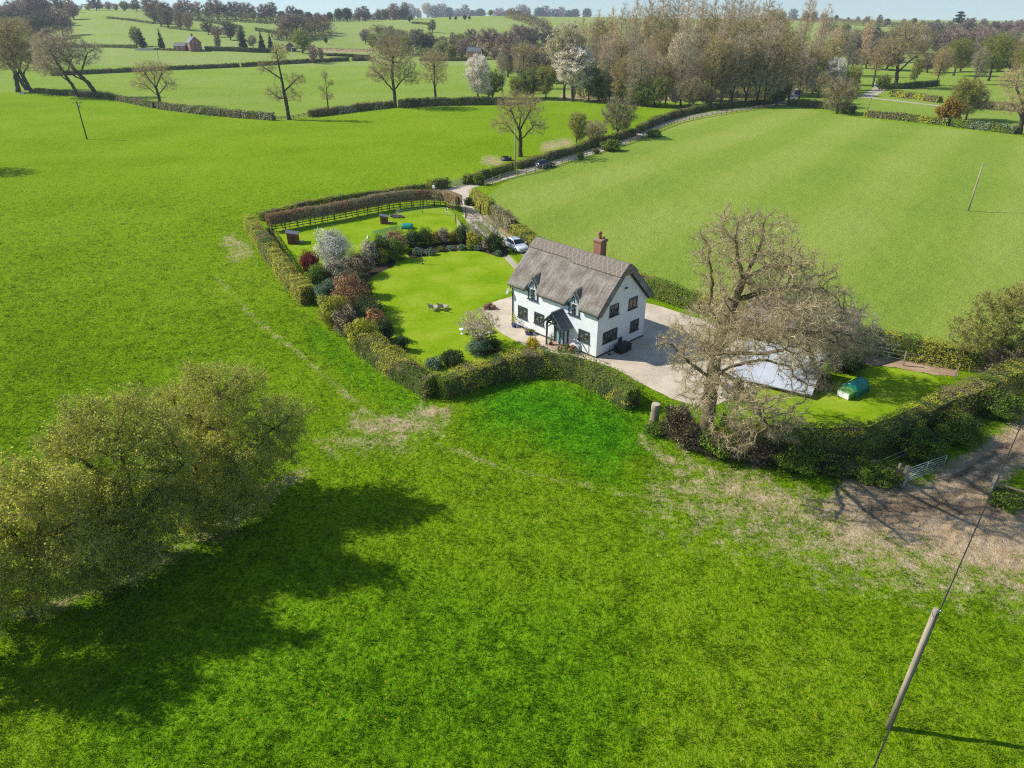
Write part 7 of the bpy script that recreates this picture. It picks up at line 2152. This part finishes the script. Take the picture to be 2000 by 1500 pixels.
tag(m.build("garden_wall", STONE, None, G(283, 98.5)), "low pale garden wall left of the far farmhouse", "wall")
m = MB(); m.box(-1.0, 1.0, -.4, .4, 0, .5); m.box(-.95, .95, -.35, .35, .5, .52)
tag(m.build("stone_trough", CHAIN, None, G(44, 184)), "grey metal trough at the foot of the leftmost leaning pair", "trough")

# ------------------------------------------------------------------ the person at the yard hedge
def skin(name, verts, edges, rad, mat, parent=None, sub=1):
    me = bpy.data.meshes.new(name); me.from_pydata(verts, edges, []); me.materials.append(mat)
    o = link(name, me, parent)
    md = o.modifiers.new("skin", 'SKIN'); md.use_smooth_shade = True
    sv = me.skin_vertices[0].data if me.skin_vertices else None
    if sv is None:
        bm = bmesh.new(); bm.from_mesh(me); bm.verts.layers.skin.verify(); bm.to_mesh(me); bm.free()
        sv = me.skin_vertices[0].data
    for v, r in zip(sv, rad): v.radius = (r, r)
    sv[0].use_root = True
    s = o.modifiers.new("sub", 'SUBSURF'); s.levels = sub; s.render_levels = sub
    return o
SKIN = simple("skin", (0.45, 0.28, 0.20), .6, .3, .05); SHIRT = simple("white_shirt", (0.70, 0.74, 0.80), .8, .2, .08); TROUSER = simple("dark_trousers", (0.025, 0.03, 0.05), .8, .2, .2); HAIR = simple("grey_hair", (0.30, 0.28, 0.27), .8, .2, .2)
pp = G(848, 379) + Vector((0, 0, .025))
pe = empty("person", pp, "person in a white shirt and dark trousers standing by the dark green yard hedge", "person", None, 2.4)
V = [(0, 0, .95), (0, 0, 1.15), (0, .01, 1.38), (0, .01, 1.48), (0, .02, 1.60), (0, .03, 1.70),
     (-.19, 0, 1.42), (-.25, -.02, 1.14), (-.24, .12, .93), (.19, 0, 1.42), (.25, -.02, 1.14), (.24, .12, .93),
     (-.10, 0, .90), (-.11, .02, .50), (-.11, -.02, .08), (-.12, .16, .04), (.10, 0, .90), (.11, .02, .50), (.11, -.02, .08), (.12, .16, .04)]
Ed = [(0, 1), (1, 2), (2, 3), (3, 4), (4, 5), (2, 6), (6, 7), (7, 8), (2, 9), (9, 10), (10, 11), (0, 12), (12, 13), (13, 14), (14, 15), (0, 16), (16, 17), (17, 18), (18, 19)]
Rd = [.12, .12, .13, .055, .09, .075, .06, .045, .035, .06, .045, .035, .085, .06, .045, .04, .085, .06, .045, .04]
for s, w in ((-1, 8), (1, 11)):
    k0 = len(V); wx, wy, wz = V[w]
    V.append((wx, wy + .05, wz - .05)); Ed.append((w, k0)); Rd.append(.035)
    for q in range(5):
        f = len(V); ox = (q - 2) * .017
        if q == 4: V += [(wx - s * .035, wy + .06, wz - .05), (wx - s * .045, wy + .09, wz - .075)]
        else: V += [(wx + ox, wy + .09, wz - .09), (wx + ox, wy + .10, wz - .13 + abs(q - 1.5) * .008)]
        Ed += [(k0, f), (f, f + 1)]; Rd += [.010, .008]
skin("body", V, Ed, Rd, SKIN, pe)
skin("shirt", [(0, 0, .98), (0, 0, 1.15), (0, .01, 1.40), (0, .01, 1.47), (-.19, 0, 1.42), (-.25, -.02, 1.15), (-.245, .10, .97), (.19, 0, 1.42), (.25, -.02, 1.15), (.245, .10, .97)],
     [(0, 1), (1, 2), (2, 3), (2, 4), (4, 5), (5, 6), (2, 7), (7, 8), (8, 9)], [.155, .155, .165, .075, .082, .065, .055, .082, .065, .055], SHIRT, pe)
skin("trousers", [(0, 0, .98), (-.10, 0, .88), (-.11, .02, .50), (-.11, -.02, .07), (.10, 0, .88), (.11, .02, .50), (.11, -.02, .07)], [(0, 1), (1, 2), (2, 3), (0, 4), (4, 5), (5, 6)], [.145, .11, .085, .07, .11, .085, .07], TROUSER, pe)
m = MB(); m.lathe((0, .015, 1.62), [(.105, 0), (.115, .06), (.10, .12), (.06, .155), (0, .165)], 14); m.build("hair", HAIR, pe)
m = MB()
for s in (-1, 1): m.lathe((s * .035, .115, 1.645), [(.0, -.01), (.012, 0), (.0, .01)], 6)
m.build("eyes", BLACK, pe)

# ------------------------------------------------------------------ haze
HAZE = True
if HAZE:
    m = bpy.data.materials.new("air"); m.use_nodes = True
    t = m.node_tree; t.nodes.clear()
    out = t.nodes.new("ShaderNodeOutputMaterial"); pv = t.nodes.new("ShaderNodeVolumePrincipled")
    pv.inputs["Color"].default_value = (0.80, 0.88, 1.0, 1)
    pv.inputs["Density"].default_value = 0.00014
    pv.inputs["Anisotropy"].default_value = 0.2
    t.links.new(pv.outputs[0], out.inputs["Volume"])
    mb = MB(); mb.box(-2600, 2600, -300, 2600, -60, 75)
    o = mb.build("haze", m)
    o["kind"] = "stuff"; o["label"] = "faint blue spring haze over the far hills"; o["category"] = "haze"
